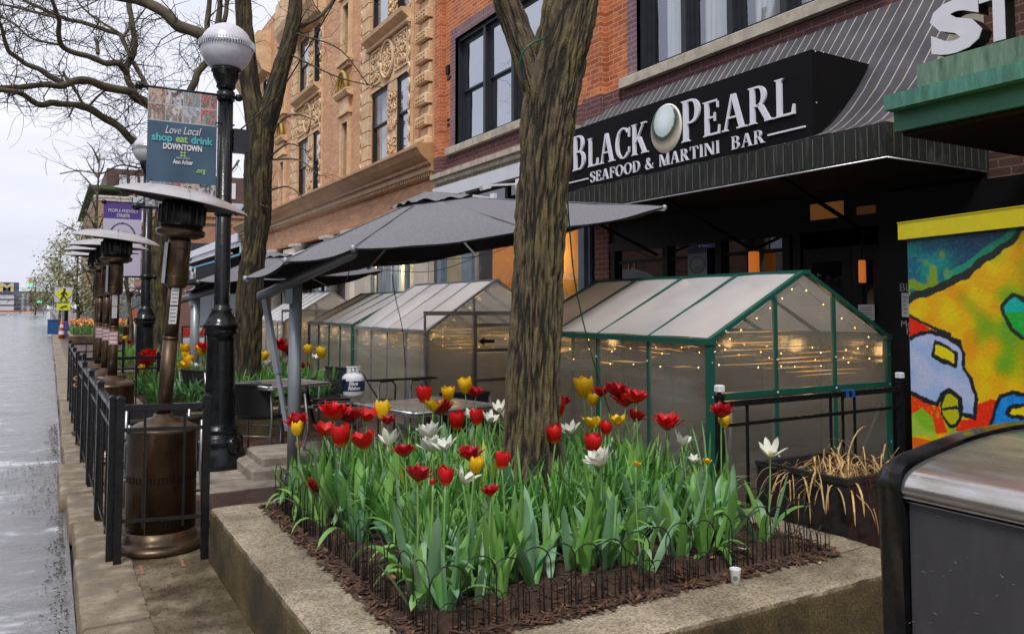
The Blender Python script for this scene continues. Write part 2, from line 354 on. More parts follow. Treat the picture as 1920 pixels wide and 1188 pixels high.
def glyph(ch):
    if ch=='B': return _st(.08,W_)+[[(.2,.95),(.36,.95),(.36,1),(.2,1)],[(.2,.5),(.38,.5),(.38,.55),(.2,.55)],[(.2,0),(.38,0),(.38,.05),(.2,.05)]]+_ring(.35,.75,.25,.25,W_*.9,T_,-90,90)+_ring(.37,.275,.29,.275,W_,T_,-90,90),.74
    if ch=='L': return _st(.08,W_)+[[(.2,0),(.58,0),(.58,.055),(.2,.055)],[(.52,.0),(.62,0),(.62,.26),(.58,.26)]],.68
    if ch=='A': return _dg(.07,0,.33,1,.06)+_dg(.62,0,.32,1,W_+.01)+[[(.17,.33),(.55,.33),(.54,.38),(.18,.38)]]+_sf(0,.2,0)+_sf(.53,.86,0),.86
    if ch=='C': return _ring(.44,.5,.42,.52,W_,T_,42,318,20)+[[(.72,.66),(.77,.66),(.78,.98),(.73,.9)],[(.72,.34),(.77,.34),(.76,.16),(.7,.14)]],.82
    if ch=='K': return _st(.08,W_)+_dg(.2,.40,.62,1,.07)+_dg(.62,0,.32,.56,W_+.02)+_sf(.53,.78,1,False)+_sf(.54,.86,0),.84
    if ch=='P': return _st(.08,W_)+[[(.2,.95),(.36,.95),(.36,1),(.2,1)],[(.2,.42),(.38,.42),(.38,.47),(.2,.47)]]+_ring(.35,.71,.27,.29,W_,T_,-90,90),.66
    if ch=='E': return _st(.08,W_)+[[(.2,.945),(.58,.945),(.58,1),(.2,1)],[(.2,.49),(.46,.49),(.46,.54),(.2,.54)],[(.2,0),(.6,0),(.6,.055),(.2,.055)],[(.54,1),(.58,1),(.58,.76),(.55,.76)],[(.43,.39),(.47,.39),(.47,.64),(.43,.64)],[(.57,.0),(.62,0),(.63,.26),(.6,.26)]],.68
    if ch=='F': return _st(.08,W_)+[[(.2,.945),(.58,.945),(.58,1),(.2,1)],[(.2,.49),(.46,.49),(.46,.54),(.2,.54)],[(.54,1),(.58,1),(.58,.76),(.55,.76)],[(.43,.39),(.47,.39),(.47,.64),(.43,.64)]],.62
    if ch=='R': return _st(.08,W_)+[[(.2,.95),(.36,.95),(.36,1),(.2,1)],[(.2,.45),(.38,.45),(.38,.5),(.2,.5)]]+_ring(.35,.725,.26,.275,W_,T_,-90,90)+_dg(.60,0,.32,.49,W_+.02)+_sf(.56,.84,0),.82
    if ch=='O': return _ring(.45,.5,.44,.52,W_+.01,T_,0,360,28),.9
    if ch=='D': return _st(.08,W_)+[[(.2,.945),(.4,.945),(.4,1),(.2,1)],[(.2,0),(.4,0),(.4,.055),(.2,.055)]]+_ring(.38,.5,.4,.5,W_,T_,-90,90,18),.84
    if ch=='M': return _st(.08,.06)+_dg(.5,0,.1,1,W_)+_dg(.5,0,.86,1,.055)+_st(.82,W_),1.08
    if ch=='T': return _st(.3,W_,top=False)+[[(.02,.945),(.73,.945),(.73,1),(.02,1)],[(.02,.74),(.05,.74),(.07,1),(.02,1)],[(.70,.74),(.73,.74),(.73,1),(.68,1)]],.76
    if ch=='I': return _st(.1,W_),.36
    if ch=='N': return _st(.08,.06)+_dg(.66,0,.06,1,W_+.02)+_st(.75,.06,bot=False),.9
    if ch=='S':
        p=[(.56,.76),(.54,.9),(.42,.985),(.28,.985),(.14,.9),(.10,.76),(.16,.63),(.32,.54),(.47,.44),(.54,.3),(.52,.14),(.4,.03),(.26,.01),(.12,.09),(.07,.26)]
        w=[.02,.025,.03,.04,.065,.08,.085,.09,.09,.085,.07,.04,.03,.025,.02]
        return _path(p,w),.64
    if ch=='&':
        p=[(.86,.5),(.78,.3),(.62,.1),(.42,.01),(.22,.04),(.1,.2),(.13,.38),(.3,.53),(.44,.68),(.46,.85),(.36,.97),(.25,.92),(.22,.76),(.32,.56),(.5,.3),(.68,.1),(.86,.03)]
        w=[.025,.025,.03,.04,.06,.07,.06,.04,.04,.05,.035,.05,.06,.075,.08,.07,.03]
        return _path(p,w),.95
    return [],.35
def serif(mb,body,org,xd,ud,h,width=None,mi=0,gap=.05,t=.02,big=None):
    """serif lettering; big = enlarged capitals at these indexes"""
    xd=Vector(xd); ud=Vector(ud); nd=xd.cross(ud); org=Vector(org)
    x=0; items=[]
    for i,ch in enumerate(body):
        q,a=glyph(ch); s=(big or {}).get(i,1.0)
        items.append((q,x,s)); x+=(a+gap)*s
    kx=(width/x) if width else h
    for q,x0,s in items:
        for j,p in enumerate(q):
            tt=t+(j%7)*.0005
            ar=sum(p[k][0]*p[(k+1)%len(p)][1]-p[(k+1)%len(p)][0]*p[k][1] for k in range(len(p)))
            if ar<0: p=p[::-1]
            pts=[org+xd*((x0+u*s)*kx)+ud*(v*s*h) for u,v in p]
            mb.prism(pts,nd*tt,mi)
def paintsheet(name,parent,org,xd,ud,w,h,nu,nv,fn,matname,thick=.004):
    """flat painted sheet: colour fn(u,v) stored as a colour attribute; real thickness"""
    xd=Vector(xd).normalized(); ud=Vector(ud).normalized(); nd=xd.cross(ud); o=Vector(org)
    mb=MB(); mb.grid(lambda i,j:o+xd*w*i+ud*h*j,nu,nv,smooth=False)
    nf=len(mb.f)
    a=o-nd*thick
    mb.add([o,o+xd*w,o+xd*w+ud*h,o+ud*h,a,a+xd*w,a+xd*w+ud*h,a+ud*h],[(4,7,6,5),(0,4,5,1),(1,5,6,2),(2,6,7,3),(3,7,4,0)])
    ob=mb.build(name,matname,parent)
    at=ob.data.color_attributes.new('paint','FLOAT_COLOR','POINT')
    for j in range(nv+1):
        for i in range(nu+1):
            at.data[j*(nu+1)+i].color=c4(fn(i/nu,j/nv))
    for k in range((nu+1)*(nv+1),len(ob.data.vertices)): at.data[k].color=c4(fn(.02,.02))
    return ob
M['mural_paint']=vcol('mural_paint',.45,.35,60)
M['print_paint']=vcol('print_paint',.6,.15,40)
def lerp(a,b,t): return a+(b-a)*t
def mixc(a,b,t): return tuple(lerp(x,y,max(0,min(1,t))) for x,y in zip(a,b))
def sst(a,b,x): t=max(0,min(1,(x-a)/(b-a))); return t*t*(3-2*t)
def nz(x,y,s,z=0): return mnoise.noise(Vector((x*s,y*s,z)))
def inpoly(p,poly):
    x,y=p; c=False; n=len(poly)
    for i in range(n):
        x0,y0=poly[i]; x1,y1=poly[i-1]
        if (y0>y)!=(y1>y) and x<(x1-x0)*(y-y0)/(y1-y0)+x0: c=not c
    return c
def dseg(p,a,b):
    ax,ay=a; bx,by=b; dx,dy=bx-ax,by-ay; l=dx*dx+dy*dy or 1e-9
    t=max(0,min(1,((p[0]-ax)*dx+(p[1]-ay)*dy)/l)); return math.hypot(p[0]-ax-t*dx,p[1]-ay-t*dy)
def dline(p,pl,close=False):
    m=9; n=len(pl)
    for i in range(n if close else n-1): m=min(m,dseg(p,pl[i],pl[(i+1)%n]))
    return m
# ------------------------------------------------------------------ world, sun (overcast)
w=bpy.data.worlds.new('World'); sc.world=w; w.use_nodes=True; t=w.node_tree
bg=t.nodes['Background']; 
sky=N(t,'ShaderNodeTexSky',sky_type='NISHITA',sun_disc=False,sun_elevation=R(52),sun_rotation=R(200),air_density=1.0,dust_density=3.0,ozone_density=1.5)
hs=N(t,'ShaderNodeHueSaturation',i_Saturation=.12,i_Value=1.0); L(t,sky,0,hs,'Color')
tc=N(t,'ShaderNodeTexCoord'); mp=N(t,'ShaderNodeMapping'); mp.inputs['Scale'].default_value=(1,1,3.2); L(t,tc,'Generated',mp,0)
cn=N(t,'ShaderNodeTexNoise',i_Scale=2.2,i_Detail=6,i_Roughness=.55); L(t,mp,0,cn,'Vector')
cr=ramp(t,[(.28,(5.6,5.75,6.9)),(.72,(8.3,8.45,9.3))]); L(t,cn,0,cr,0)
mx=N(t,'ShaderNodeMix',data_type='RGBA'); mx.inputs[0].default_value=.88
L(t,hs,0,mx,6); L(t,cr,0,mx,7); L(t,mx,2,bg,0); bg.inputs[1].default_value=.084
sl=bpy.data.lights.new('sun','SUN'); sl.energy=1.5; sl.angle=R(14); sl.color=(1,.96,.9)
so=bpy.data.objects.new('sun',sl); col.objects.link(so)
az=R(200)   # light comes from the street side, behind the camera
sd=Vector((-.45,-.55,1.0)).normalized()
so.rotation_euler=sd.to_track_quat('Z','Y').to_euler(); so.location=(-20,-20,40)
sky.sun_elevation=math.asin(sd.z); sky.sun_rotation=math.atan2(sd.x,sd.y)
sc.view_settings.view_transform='Standard'; sc.view_settings.look='None'; sc.view_settings.exposure=.68; sc.view_settings.gamma=1
sc.cycles.max_bounces=8; sc.cycles.diffuse_bounces=3; sc.cycles.glossy_bounces=4; sc.cycles.transparent_max_bounces=24
sc.cycles.caustics_reflective=False; sc.cycles.caustics_refractive=False; sc.cycles.use_denoising=True
# ------------------------------------------------------------------ ground
def asphalt():
    m,t,b=nt('wet_asphalt'); g=coords(t)
    a=N(t,'ShaderNodeTexNoise',i_Scale=120,i_Detail=3); L(t,g,0,a,'Vector')
    mpp=coords(t,(.8,1.25,1)); p=N(t,'ShaderNodeTexNoise',i_Scale=1.9,i_Detail=9,i_Roughness=.68); L(t,mpp,0,p,'Vector')
    r=ramp(t,[(.3,(.06,.06,.064)),(.7,(.17,.168,.172))]); L(t,a,0,r,0); L(t,r,0,b,'Base Color')
    rr=ramp(t,[(.40,.05),(.47,.16),(.62,.34)]); L(t,p,0,rr,0); L(t,rr,0,b,'Roughness')
    b.inputs['Specular IOR Level'].default_value=.5
    out=t.nodes['Material Output']; gl=N(t,'ShaderNodeBsdfGlossy'); gl.inputs['Color'].default_value=(.84,.83,.80,1); L(t,rr,0,gl,'Roughness'); wet=ramp(t,[(.38,.58),(.47,.34),(.62,.13)]); L(t,p,0,wet,0); ms=N(t,'ShaderNodeMixShader'); L(t,wet,0,ms,0); L(t,b,0,ms,1); L(t,gl,0,ms,2); L(t,ms,0,out,0)
    mm=N(t,'ShaderNodeMapRange',i_1=.36,i_2=.44,i_3=0.03,i_4=.8); L(t,p,0,mm,0)
    bp=N(t,'ShaderNodeBump',i_Distance=.006); L(t,mm,0,bp,'Strength'); L(t,a,0,bp,'Height'); L(t,bp,0,b,'Normal'); L(t,bp,0,gl,'Normal')
    return m
M['asphalt']=asphalt()
def pavement():
    m,t,b=nt('wet_concrete_pavement'); g=coords(t)
    a=N(t,'ShaderNodeTexNoise',i_Scale=2.3,i_Detail=8,i_Roughness=.65); L(t,g,0,a,'Vector')
    f=N(t,'ShaderNodeTexNoise',i_Scale=140,i_Detail=3); L(t,g,0,f,'Vector')
    r=ramp(t,[(.36,(.06,.047,.03)),(.5,(.135,.105,.065)),(.62,(.24,.195,.13))]); L(t,a,0,r,0)
    mx=N(t,'ShaderNodeMix',data_type='RGBA',blend_type='MULTIPLY'); mx.inputs[0].default_value=.75; r2=ramp(t,[(.34,.4),(.66,1.3)]); L(t,f,0,r2,0)
    L(t,r,0,mx,6); L(t,r2,0,mx,7); L(t,mx,2,b,'Base Color')
    mr=N(t,'ShaderNodeMapRange',i_1=.42,i_2=.58,i_3=.18,i_4=.65); L(t,a,0,mr,0); L(t,mr,0,b,'Roughness')
    bp=N(t,'ShaderNodeBump',i_Strength=.4,i_Distance=.006); L(t,f,0,bp,'Height'); L(t,bp,0,b,'Normal'); return m
M['pavement']=pavement()
M['kerb']=mat('kerb_stone',(.34,.28,.20),.65,c2=(.19,.15,.10),ns=6,bump=.6,bs=110,rr=.2,c3=(.14,.12,.09))
M['ground']=mat('far_ground',(.14,.14,.13),.8,c2=(.1,.1,.1),ns=.2)
KX=.19
# street surface with low ripples so that water lies in it
mb=MB()
def stf(i,j):
    x=-9+ (9+KX-.03)*i; y=-3+ (1.0*j+ j*j*60)
    return (x,y,-.135+.006*nz(x,y,.9)+.004*nz(x,y,3.1))
mb.grid(stf,60,140); street=struct(mb,'street','asphalt')
mb=MB(); mb.quad((-9,58,-.137),(KX-.03,58,-.137),(KX-.03,420,-.137),(-9,420,-.137)); struct(mb,'street','asphalt')
mb=MB(); mb.quad((-700,-200,-.19),(700,-200,-.19),(700,1500,-.19),(-700,1500,-.19)); struct(mb,'ground','ground')
mb=MB(); mb.box((-14,-3,-.18),(-9,420,0)); struct(mb,'far_pavement','pavement')
# kerb: worn stones of unequal length
mb=MB(); y=-2.0; k=0
while y<62:
    l=rnd.uniform(.9,1.5) if y<30 else 3; dx=rnd.uniform(-.02,.015); dz=rnd.uniform(-.012,.008)
    if 7.4<y<8.4: dx-=.05; dz+=.015
    (mb.rbox((KX-.02+dx,y,-.18),(KX+.28,y+l-.015,dz),.024,.03,.003) if 2<y<16 else mb.cham((KX-.02+dx,y,-.18),(KX+.28,y+l-.015,dz),.018)); y+=l
mb.box((KX,62,-.18),(KX+.28,420,0)); struct(mb,'kerb','kerb')
mb=MB(); mb.box((KX+.275,-3,-.18),(.86,62,-.004)); struct(mb,'pavement','pavement')
mb=MB(); mb.box((.86,-3,-.18),(3.9,5.0,-.006)); struct(mb,'pavement','pavement')
mb=MB(); mb.box((.862,5.0,-.18),(7.3,150,-.003)); mb.box((3.9,-3,-.18),(7.3,5.0,-.003)); mb.box((.862,150,-.18),(7.3,420,-.003)); struct(mb,'brick_sidewalk','paver')
mb=MB(); mb.box((.50,8.9,-.1),(.862,50,.0)); struct(mb,'brick_sidewalk','paver')
# worn stone patch and slabs round the lamp and umbrella
mb=MB()
for x0,y0,x1,y1 in ((1.0,6.9,1.75,7.3),(1.1,7.35,1.9,7.75),(.95,7.8,1.8,8.5)):
    mb.cham((x0,y0,-.02),(x1,y1,.012),.008)
struct(mb,'paving_slabs','stone_grey')
# ------------------------------------------------------------------ tree planters (concrete beds)
M['soil']=mat('soil',(.060,.030,.016),.9,c2=(.026,.013,.008),ns=22,bump=1,bs=70)
M['mulch']=mat('mulch',(.20,.095,.050),.85,c2=(.055,.028,.018),ns=30,c3=(.018,.010,.008))
def mulch_obj(n,x0,y0,x1,y1,z,loc,label,big=1.0,edge=.5):
    mb=MB()
    for k in range(n):
        if rnd.random()<edge:
            s=rnd.choice('lfr'); 
            q=abs(rnd.gauss(0,.09))
            if s=='l': x=x0-.06+q; y=rnd.uniform(y0,y1)
            elif s=='f': x=rnd.uniform(x0,x1); y=y0-.06+q
            else: x=x1+.05-q; y=rnd.uniform(y0,y1)
        else: x=rnd.uniform(x0,x1); y=rnd.uniform(y0,y1)
        ins=min(x-x0,y-y0,x1-x,y1-y)
        zz=z+ (.035*sst(0,.15,ins)) + rnd.uniform(.002,.014)
        a=rnd.uniform(0,6.28); l=rnd.uniform(.008,.035)*big; wd=rnd.uniform(.003,.009)*big
        d=Vector((math.cos(a),math.sin(a),rnd.uniform(-.35,.45))).normalized(); u=Vector((-math.sin(a),math.cos(a),rnd.uniform(-.4,.4)))
        c=Vector((x,y,zz)); nn=d.cross(u).normalized()*.0015
        p=[c-d*l-u*wd*.4,c+d*l*.3-u*wd,c+d*l-u*wd*.2,c+d*l*.8+u*wd*.7,c-d*l*.7+u*wd]
        mb.prism(p,nn)
    return solo(mb,'mulch','mulch',label,'mulch',loc,kind='stuff')
def planter(X0,Y0,X1,Y1,zt,wl,wf,wr,wb,label,hard=True,fine=1):
    p=thing('concrete_planter',label,'planter',(X0,Y0,0))
    mb=MB()
    mw='planter_stone'
    def wall(a,b):
        # subdivided block with worn edge
        x0,y0=a; x1,y1=b
        if fine==1: mb.rbox((x0,y0,-.03),(x1,y1,zt),.02,.02,.003)
        else: mb.cham((x0,y0,-.03),(x1,y1,zt),.016)
    wall((X0,Y0),(X1,Y0+wf)); wall((X0,Y1-wb),(X1,Y1)); wall((X0,Y0+wf-.002),(X0+wl,Y1-wb+.002)); wall((X1-wr,Y0+wf-.002),(X1,Y1-wb+.002))
    mb.build('wall',mw,p)
    s=MB(); x0,y0,x1,y1=X0+wl-.03,Y0+wf-.03,X1-wr+.03,Y1-wb+.03
    def sf(i,j):
        x=lerp(x0,x1,i); y=lerp(y0,y1,j); ins=min(i,1-i,j,1-j)*2
        return (x+.02*nz(x,y,5)*(1-ins),y+.03*nz(y,x,5)*(1-ins),zt+.003+.045*sst(0,.16,ins)+.02*nz(x,y,6)*sst(0,.05,ins)+.008*nz(x,y,25))
    s.grid(sf,int(110*fine),int(110*fine)); s.build('soil','soil',p)
    return p
def plmat():
    m,t,b=nt('aggregate_concrete'); g=coords(t)
    
    n=N(t,'ShaderNodeTexNoise',i_Scale=2.1,i_Detail=7,i_Roughness=.7); L(t,g,0,n,'Vector')
    f=N(t,'ShaderNodeTexNoise',i_Scale=85,i_Detail=5,i_Roughness=.75); L(t,g,0,f,'Vector')
    r=ramp(t,[(.34,(.13,.105,.07)),(.5,(.26,.22,.155)),(.66,(.40,.345,.255))]); L(t,n,0,r,0)
    r2=ramp(t,[(.36,(.25,.23,.2)),(.5,(1,1,1)),(.66,(1.7,1.6,1.45))]); L(t,f,0,r2,0)
    mx=N(t,'ShaderNodeMix',data_type='RGBA',blend_type='MULTIPLY'); mx.inputs[0].default_value=.9
    L(t,r,0,mx,6); L(t,r2,0,mx,7)
    # algae and damp on vertical faces
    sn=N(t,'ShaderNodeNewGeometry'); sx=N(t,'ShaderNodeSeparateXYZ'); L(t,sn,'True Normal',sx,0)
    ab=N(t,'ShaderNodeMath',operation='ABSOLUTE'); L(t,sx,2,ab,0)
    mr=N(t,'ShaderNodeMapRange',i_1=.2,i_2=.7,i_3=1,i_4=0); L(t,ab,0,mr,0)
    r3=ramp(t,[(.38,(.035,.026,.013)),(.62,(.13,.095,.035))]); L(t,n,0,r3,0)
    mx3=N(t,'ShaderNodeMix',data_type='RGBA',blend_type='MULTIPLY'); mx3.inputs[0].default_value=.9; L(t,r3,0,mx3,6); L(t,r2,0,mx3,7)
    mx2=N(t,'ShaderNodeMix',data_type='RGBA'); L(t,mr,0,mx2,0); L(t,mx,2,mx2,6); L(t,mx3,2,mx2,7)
    L(t,mx2,2,b,'Base Color'); b.inputs['Roughness'].default_value=.75
    bp=N(t,'ShaderNodeBump',i_Strength=.8,i_Distance=.005); L(t,f,0,bp,'Height'); L(t,bp,0,b,'Normal'); return m
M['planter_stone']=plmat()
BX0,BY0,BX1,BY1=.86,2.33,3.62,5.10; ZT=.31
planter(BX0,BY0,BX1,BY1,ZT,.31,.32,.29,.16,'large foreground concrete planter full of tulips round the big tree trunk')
SX0,SY0,SX1,SY1=BX0+.31,BY0+.32,BX1-.29,BY1-.16
mulch_obj(5200,SX0,SY0,SX1,SY1,ZT+.004,(2.2,3.6,ZT),'dark bark mulch strewn over the soil of the foreground tulip bed')
planter(.95,9.75,3.45,12.6,.31,.12,.12,.12,.12,'low concrete bed of tulips behind the black lamp post',fine=.4)
planter(1.0,17.0,3.2,19.4,.31,.2,.2,.2,.2,'distant low concrete bed round the third tree',fine=.2)
mulch_obj(500,1.1,9.9,3.3,12.4,.315,(2.2,11,.31),'bark mulch under the tulips behind the lamp post',1.3)
# litter on the planter ledge
m1=MB()
cp=PZ(1379,1094,ZT)
cup=thing('paper_cup','small white paper espresso cup with green round emblem on the planter ledge','cup',tuple(cp))
m1.lathe(cp,[(.0165,0),(.019,.002),(.0235,.060),(.0245,.063),(.0245,.066),(.0225,.066),(.022,.062),(.018,.006),(.001,.006)],28,capb=True,capt=False); m1.build('cup_body','white_paint',cup)
M['logo_green']=mat('logo_green',(.01,.13,.07),.5)
vd=Vector((-cp.x,-cp.y,0)).normalized(); sdv=Vector((-vd.y,vd.x,0))*-1
m1=MB()
def cupp(a,z,r): 
    ang=math.atan2(vd.y,vd.x)+a; return Vector((cp.x+r*math.cos(ang),cp.y+r*math.sin(ang),cp.z+z))
def cr_(z): return .019+(.0235-.019)*(z/.06)+.0007
for k in range(24):   # ring of the emblem wrapped on the cup
    a0,a1=2*math.pi*k/24,2*math.pi*(k+1)/24
    q=[]
    for a,rr in ((a0,.0095),(a1,.0095),(a1,.0058),(a0,.0058)):
        dx,dz=rr*math.cos(a),rr*math.sin(a); z=.030+dz; q.append(cupp(dx/cr_(z),z,cr_(z)))
    m1.quad(*q)
for dx,dz,rr in ((0,.0,.0022),(0,.0032,.0014),(-.0026,-.001,.0011),(.0026,-.001,.0011),(0,-.0036,.0013)):
    q=[]
    for k in range(8):
        a=2*math.pi*k/8; z=.03+dz+rr*math.sin(a); q.append(cupp((dx+rr*math.cos(a))/cr_(z),z,cr_(z)+.0001))
    m1.add(q,[tuple(range(8))])
m1.build('emblem','logo_green',cup)
M['petal_litter']=mat('fallen_petal',(.75,.72,.55),.6)
def petal_on(px,py,z,a,l,label,matn='petal_litter'):
    p=PZ(px,py,z); mb=MB(); d=Vector((math.cos(a),math.sin(a),0)); u=Vector((-d.y,d.x,0))
    mb.grid(lambda i,j:p+d*l*(i-.5)+u*l*.32*(j-.5)*math.sin(math.pi*min(.97,i+.06))+Vector((0,0,.004+.012*((i-.5)**2+(j-.5)**2)*2)),8,4)
    mb.grid(lambda i,j:p+d*l*(i-.5)+u*l*.32*(j-.5)*math.sin(math.pi*min(.97,i+.06))+Vector((0,0,.0028+.012*((i-.5)**2+(j-.5)**2)*2)),8,4)
    solo(mb,'fallen_petal',matn,label,'petal',tuple(p))
petal_on(1418,1055,ZT,.6,.055,'white fallen petal lying on the ledge above the paper cup')
petal_on(1537,1058,ZT,.2,.03,'small yellow fallen petal on the ledge near the bin')
petal_on(1395,1032,ZT+.05,2.2,.05,'white fallen petal on the mulch at the front edge of the bed')
petal_on(1115,1145,ZT,1.1,.022,'tiny pale fallen petal near the front lip of the planter')
M['dead_leaf']=mat('dead_leaf',(.42,.20,.08),.7,c2=(.22,.1,.04),ns=30)
petal_on(735,1085,ZT+.05,1.3,.1,'curled tan dead leaf in the mulch at the left edge of the bed','dead_leaf')
petal_on(1336,1048,ZT+.05,.3,.06,'rust-brown dead leaf in the mulch near the paper cup','dead_leaf')
petal_on(530,832,.02,.3,.16,'orange-brown leaf on the paving under the wicker chair','dead_leaf')
M['orange_mark']=mat('survey_paint',(.34,.15,.08),.8,c2=(.16,.12,.08),ns=60)
mb=MB()
for (a,b) in (((338,1046),(345,1062)),((262,1060),(268,1075))):
    p=PZ(*a,.0); q=PZ(*b,.0); mb.bar(p+Vector((0,0,.001)),q+Vector((0,0,.001)),.018,.005)
struct(mb,'pavement_marking','orange_mark')
# green cord lying along the front of the bed
M['green_cord']=mat('green_cord',(.01,.12,.06),.4)
mb=MB()
for dz,off in ((0,0),(.0,.05)):
    a=PZ(815,1128-off*500,ZT+.05); b=PZ(965,1088-off*420,ZT+.06); mb.tube([a,(a+b)/2+Vector((0,0,.006)),b],.005,6)
solo(mb,'edging_stake','green_cord','green plastic-coated wire stakes lying on mulch behind the front hoops','stake',tuple(PZ(890,1108,ZT)))
# ------------------------------------------------------------------ wire hoop edging
M['wire']=mat('hoop_wire',(.008,.008,.008),.4)
def hoops(a,b,z,label,n,hw=.16,hh=.235,r=.0028,lean=0,grp='wire hoop edging'):
    a=Vector((*a,z)); b=Vector((*b,z)); d=(b-a); l=d.length; d/=l; out=Vector((d.y,-d.x,0)); mb=MB()
    def hoop(c,wd,h,rr,ln):
        pts=[]
        for k in range(13):
            ang=math.pi*k/12; 
            pts.append(c-d*math.cos(ang)*wd/2+Vector((0,0,h-wd/2+math.sin(ang)*wd/2))+out*ln*.9)
        pts=[c-d*wd/2-Vector((0,0,.04))]+pts+[c+d*wd/2-Vector((0,0,.04))]
        mb.tube(pts,rr,5,cap=False)
    for k in range(n):
        c=a+d*l*(k+.5)/n+out*rnd.uniform(-.008,.008); hg=hh+rnd.uniform(-.015,.015); ln=lean+rnd.uniform(-.01,.01)
        hoop(c,hw,hg,r,ln); hoop(c+d*l*.5/n,hw*.55,hg*.5,r*.8,ln*.5); hoop(c,hw*.55,hg*.45,r*.8,ln*.5)
    return solo(mb,'hoop_edging','wire',label,'garden edging',tuple(a),group=grp)
hoops((SX0+.03,SY1-.05),(SX0+.03,SY0+.05),ZT+.01,'black wire hoop edging along the left side of the foreground tulip bed',17,hw=.15,hh=.25)
hoops((SX0+.05,SY0+.03),(SX1-.03,SY0+.03),ZT+.01,'black wire hoop edging along the front of the foreground tulip bed',17,hw=.15,hh=.25)
hoops((SX1-.03,SY0+.05),(SX1-.03,SY1-.3),ZT+.01,'black wire hoop edging leaning along the right side of the foreground bed',14,lean=-.05)
hoops((1.1,9.9),(3.3,9.9),.31,'low black wire hoop edging round the bed behind the lamp',16,hh=.22,r=.004)

# grit, leaf crumbs and broken asphalt in the gutter
M['grit']=mat('gutter_grit',(.10,.085,.06),.8,c2=(.03,.027,.022),ns=40)
mb=MB(); rg=random.Random(91)
for k in range(1300):
    y=rg.uniform(2.2,13); 
    x=KX-.06-abs(rg.gauss(0,.05 if not 7.5<y<10.2 else .22)); 
    if rg.random()<.12: x=rg.uniform(KX,.8); y=rg.uniform(2.5,5.1)
    z=-.128 if x<KX-.03 else .004
    s_=rg.uniform(.002,.008); a=rg.uniform(0,6.28); h=rg.uniform(.002,.006)
    pts=[(x+s_*math.cos(a+q*1.4)*rg.uniform(.5,1.4),y+s_*math.sin(a+q*1.4)*rg.uniform(.5,1.4),z) for q in range(4)]; mb.prism(pts,(0,0,h))
solo(mb,'gutter_grit','grit','dark grit and leaf crumbs scattered along the gutter and pavement','grit',(KX,5,-.128),kind='stuff')
# ------------------------------------------------------------------ trees
def bark(name,moss,c1=(.17,.13,.085),c2=(.035,.026,.018),sc_=1.0):
    m,t,b=nt(name); mp=coords(t,(1,1,.3))
    n=N(t,'ShaderNodeTexNoise',i_Scale=30*sc_,i_Detail=7,i_Roughness=.7); L(t,mp,0,n,'Vector')
    mp2=coords(t); n2=N(t,'ShaderNodeTexNoise',i_Scale=5,i_Detail=5,i_Roughness=.7); L(t,mp2,0,n2,'Vector')
    r=ramp(t,[(.34,mixc(c2,c1,.3)),(.5,mixc(c1,c2,.35)),(.66,c1)]); L(t,n,0,r,0)
    r2=ramp(t,[(.44,0.0),(.66,moss)]); L(t,n2,0,r2,0)
    mg=ramp(t,[(.35,(.055,.05,.014)),(.7,(.22,.19,.042))]); L(t,n,0,mg,0)
    mx=N(t,'ShaderNodeMix',data_type='RGBA'); L(t,r2,0,mx,0); L(t,r,0,mx,6); L(t,mg,0,mx,7); L(t,mx,2,b,'Base Color')
    b.inputs['Roughness'].default_value=.8
    f=N(t,'ShaderNodeTexNoise',i_Scale=110,i_Detail=4); L(t,mp2,0,f,'Vector')
    at=N(t,'ShaderNodeAttribute',attribute_name='ridge'); ra=ramp(t,[(.20,(.07,.06,.05)),(.42,(.55,.53,.5)),(.85,(1.15,1.12,1.06))]); L(t,at,'Fac',ra,0)
    mz_=N(t,'ShaderNodeMix',data_type='RGBA',blend_type='MULTIPLY'); mz_.inputs[0].default_value=.9; L(t,mx,2,mz_,6); L(t,ra,0,mz_,7); L(t,mz_,2,b,'Base Color')
    ad=N(t,'ShaderNodeMath',operation='MULTIPLY_ADD'); ad.inputs[1].default_value=.35; L(t,f,0,ad,0); L(t,n,0,ad,2)
    bp=N(t,'ShaderNodeBump',i_Strength=1,i_Distance=.02); L(t,ad,0,bp,'Height'); L(t,bp,0,b,'Normal'); return m
M['bark']=bark('bark',.62,(.17,.13,.08),(.04,.03,.02))
M['bark_moss']=bark('mossy_bark',.8,(.085,.062,.036),(.02,.015,.01))
M['bark_far']=mat('branch_bark',(.10,.085,.045),.85,c2=(.045,.035,.025),ns=4)
M['twig']=mat('twig_bark',(.06,.048,.035),.85)
def cr(pts,n):
    """Catmull-Rom through list of (Vector,r)"""
    o=[]; P=[pts[0]]+list(pts)+[pts[-1]]
    for i in range(1,len(P)-2):
        for k in range(n):
            u=k/n; u2=u*u; u3=u2*u
            f=lambda a,b,c,d: .5*((2*b)+(-a+c)*u+(2*a-5*b+4*c-d)*u2+(-a+3*b-3*c+d)*u3)
            o.append((f(P[i-1][0],P[i][0],P[i+1][0],P[i+2][0]),f(P[i-1][1],P[i][1],P[i+1][1],P[i+2][1])))
    o.append(pts[-1]); return o
def setridge(o,mb):
    at=o.data.attributes.new('ridge','FLOAT','POINT'); at.data.foreach_set('value',mb.rg); return o
